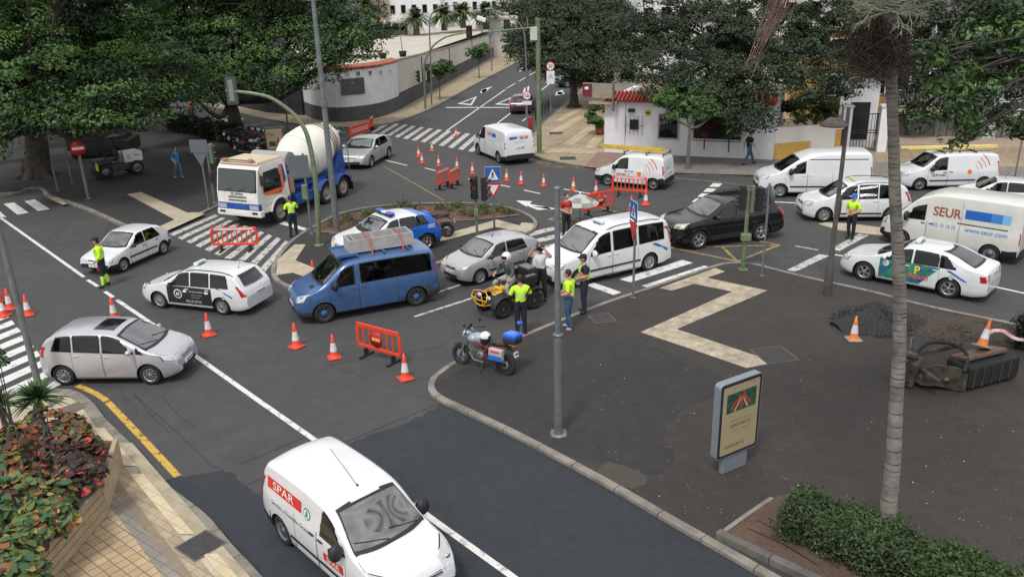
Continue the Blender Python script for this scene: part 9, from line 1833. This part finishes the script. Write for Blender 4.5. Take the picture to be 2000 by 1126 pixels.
f = MB(); x = lx_(1237); f.box((x, -.05, 1.75), (.5, .1, .6), M_dark, bev=.02); 
for k in range(5): f.tube([(x-.5+.25*k, -.12, 1.15), (x-.5+.25*k, -.12, 2.3)], .012, M_black, 5)
f.tube([(x-.6, -.12, 1.7), (x+.6, -.12, 1.7)], .012, M_black, 5); f.build('vent', root)
f = MB(); x = lx_(1264); f.box((x, -.02, 2.45), (.32, .03, .34), mat('yellow_sign', (.65, .45, .03), .5)); f.box((x, -.04, 2.47), (.22, .01, .12), M_blackletter); f.build('alarm_sign', root)
f = MB(); x = lx_(1231); f.box((x, -.12, 2.6), (.42, .2, .2), M_black, bev=.05, seg=3); f.build('wall_lamp', root); f = MB(); x = lx_(1217); f.tube([(x, -.06, .05), (x, -.06, H)], .04, M_ww, 8); f.build('drain_pipe', root)
f = MB(); f.box((-.30, -.55, H+.62), (1.9, .12, .85), mat('sign_tan', (.30, .25, .19), .7, var=.2), rot=(0, 0, -.15)); f.box((-.95, -.58, H+.66), (.55, .14, .7), mat('sign_maroon', (.16, .02, .035), .5), rot=(0, 0, -.15)); f.box((.68, -.66, H+.3), (.10, .2, 1.7), M_galv); f.sphere((-.95, -.68, H+.75), .12, M_plate, 10, 6, (1.2, .15, .8)); f.build('corner_sign', root)
f = MB(); f.box((0, -.3, H-.1), (1.7, .5, .12), mat('tan_board'), rot=(.1, 0, 0)); f.build('canopy', root)
rngb = np.random.default_rng(77)
def bush(label, c, r, mats, n, size, nm='potted_plant', cat='plant', pot=True):
 P, N, D = leaf_cloud([(0, 0, (.5 if pot else 0)+r, r, r, r)], n, rngb, r*.5); ro_ = empty(nm, c, 0, label, cat); quads_obj('foliage', P, N, size, mats, rngb, ro_, wts=[1/len(mats)]*len(mats)); f = MB(); f.lathe([(0, 0), (.25, 0), (.33, .55), (.27, .55), (.25, .45), (0, .45)], M_terra, 16) if pot else f.tube([(0, 0, -.8), (0, 0, r)], .04, M_bark, 6); f.build('pot' if pot else 'stem', ro_)
bush('green shrub in a terracotta pot at the restaurant corner', G(1171, 262, KH), .75, [LG[0], LG[1]], 2600, .1); fr = [mat('red_flower', (.40, .01, .02), .7), mat('red_flower_deep', (.22, .01, .02), .7), LG[1], LD[1]]
M0 = Matrix.Translation(A) @ Matrix.Rotation(ang, 4, 'Z'); bush('mass of red flowers behind the left of the window bars', M0 @ Vector((lx_(1378), -.35, 1.3)), .5, fr, 1500, .06, 'flowering_plant', pot=False); bush('green climbing plant behind the right of the window bars', M0 @ Vector((lx_(1425), -.4, 1.2)), .6, [LG[1], LD[0], LD[1]], 2000, .06, 'climbing_plant', pot=False)
A2, B2 = G(1509, 311, KH), G(1648, 300, KH); wallrun([A2, B2], 1.9, .3, M_cream, 'garden_wall'); tag(bpy.data.objects['garden_wall'], 'cream garden wall with ochre patches between restaurant and gate', 'wall')
par = bpy.data.objects['garden_wall']; d = (B2-A2).normalized(); f = MB(); f.box(A2+d*1.2+Vector((d.y*.02, -d.x*.02, .45)), (2.3, .03, .9), M_yel, rot=(0, 0, math.atan2(d.y, d.x))); f.box(A2+d*4.2+Vector((d.y*.02, -d.x*.02, .75)), (.5, .03, 1.4), M_yel, rot=(0, 0, math.atan2(d.y, d.x))); f.build('ochre_dado', par)
gp = G(1683, 296, KH); root = empty('gateway', gp, R(-8), 'white gateway with dark metal gate and curved top behind the tall van', 'gate')
for x, nm in ((-1.05, 0), (1.05, 1)): f = MB(); f.box((x, .1, 1.3), (.5, .5, 2.6), M_ww); f.box((x, .1, 2.66), (.62, .62, .14), M_cream, bev=.02); f.build('pier', root)
f = MB(); 
for k in range(9): x = -.72+.18*k; f.tube([(x, 0, .1), (x, 0, 2.25)], .018, M_black, 5)
for z in (.12, 1.1, 1.25, 2.2): f.box((0, 0, z), (1.55, .04, .05), M_black)
f.build('gate_leaf', root)
f = MB(); f.box((-.1, 1.5, 1.9), (2.2, .3, 3.8), M_ww); f.sphere((-.1, 1.5, 3.8), 1.1, M_ww, 20, 10, (1, .14, .35)); f.build('gable', root); f = MB(); f.box((0, 1.32, 1.6), (1.1, .06, 2.2), M_dark); f.build('doorway', root)
A3, B3 = G(1722, 292, KH), G(2300, 312, KH); wallrun([A3+Vector((0, 3.2, 0)), B3+Vector((0, 3.2, 0))], 1.75, .4, tile_mat('grey_stone_wall', (.13, .12, .11), (.19, .18, .165), (.07, .065, .06), .5, .5, .5, 0, .02, .4, 1), 'rubble_wall'); tag(bpy.data.objects['rubble_wall'], 'grey stone block wall behind the long-poled service van', 'wall')
f = MB(); q = [A3, B3, B3+Vector((0, 3.4, 0)), A3+Vector((0, 3.4, 0))]; f.prism([(p.x, p.y) for p in q], .42, mat('pinkish_paving', (.36, .28, .21), .9, var=.12), z=KH-.02); f.build('raised_path', kind='structure')
p = A3.lerp(B3, .46)+Vector((0, 3.0, .4)); root = empty('roller_shutter', p, 0, 'pale slatted shutter with black graffiti at the right edge', 'shutter'); f = MB(); f.box((1.2, .0, 1.3), (3, .1, 2.6), mat('shutter_white', (.45, .45, .44), .6))
for k in range(16): f.box((1.2, -.06, .15+.16*k), (2.9, .03, .03), M_galv)
f.build('slats', root); f = MB(); text_on(f, 'Cs', 1.1, M_blackletter, (.45, -.08, 1.75), (1, 0, 0), (0, 0, 1), .03); f.build('graffiti', root)
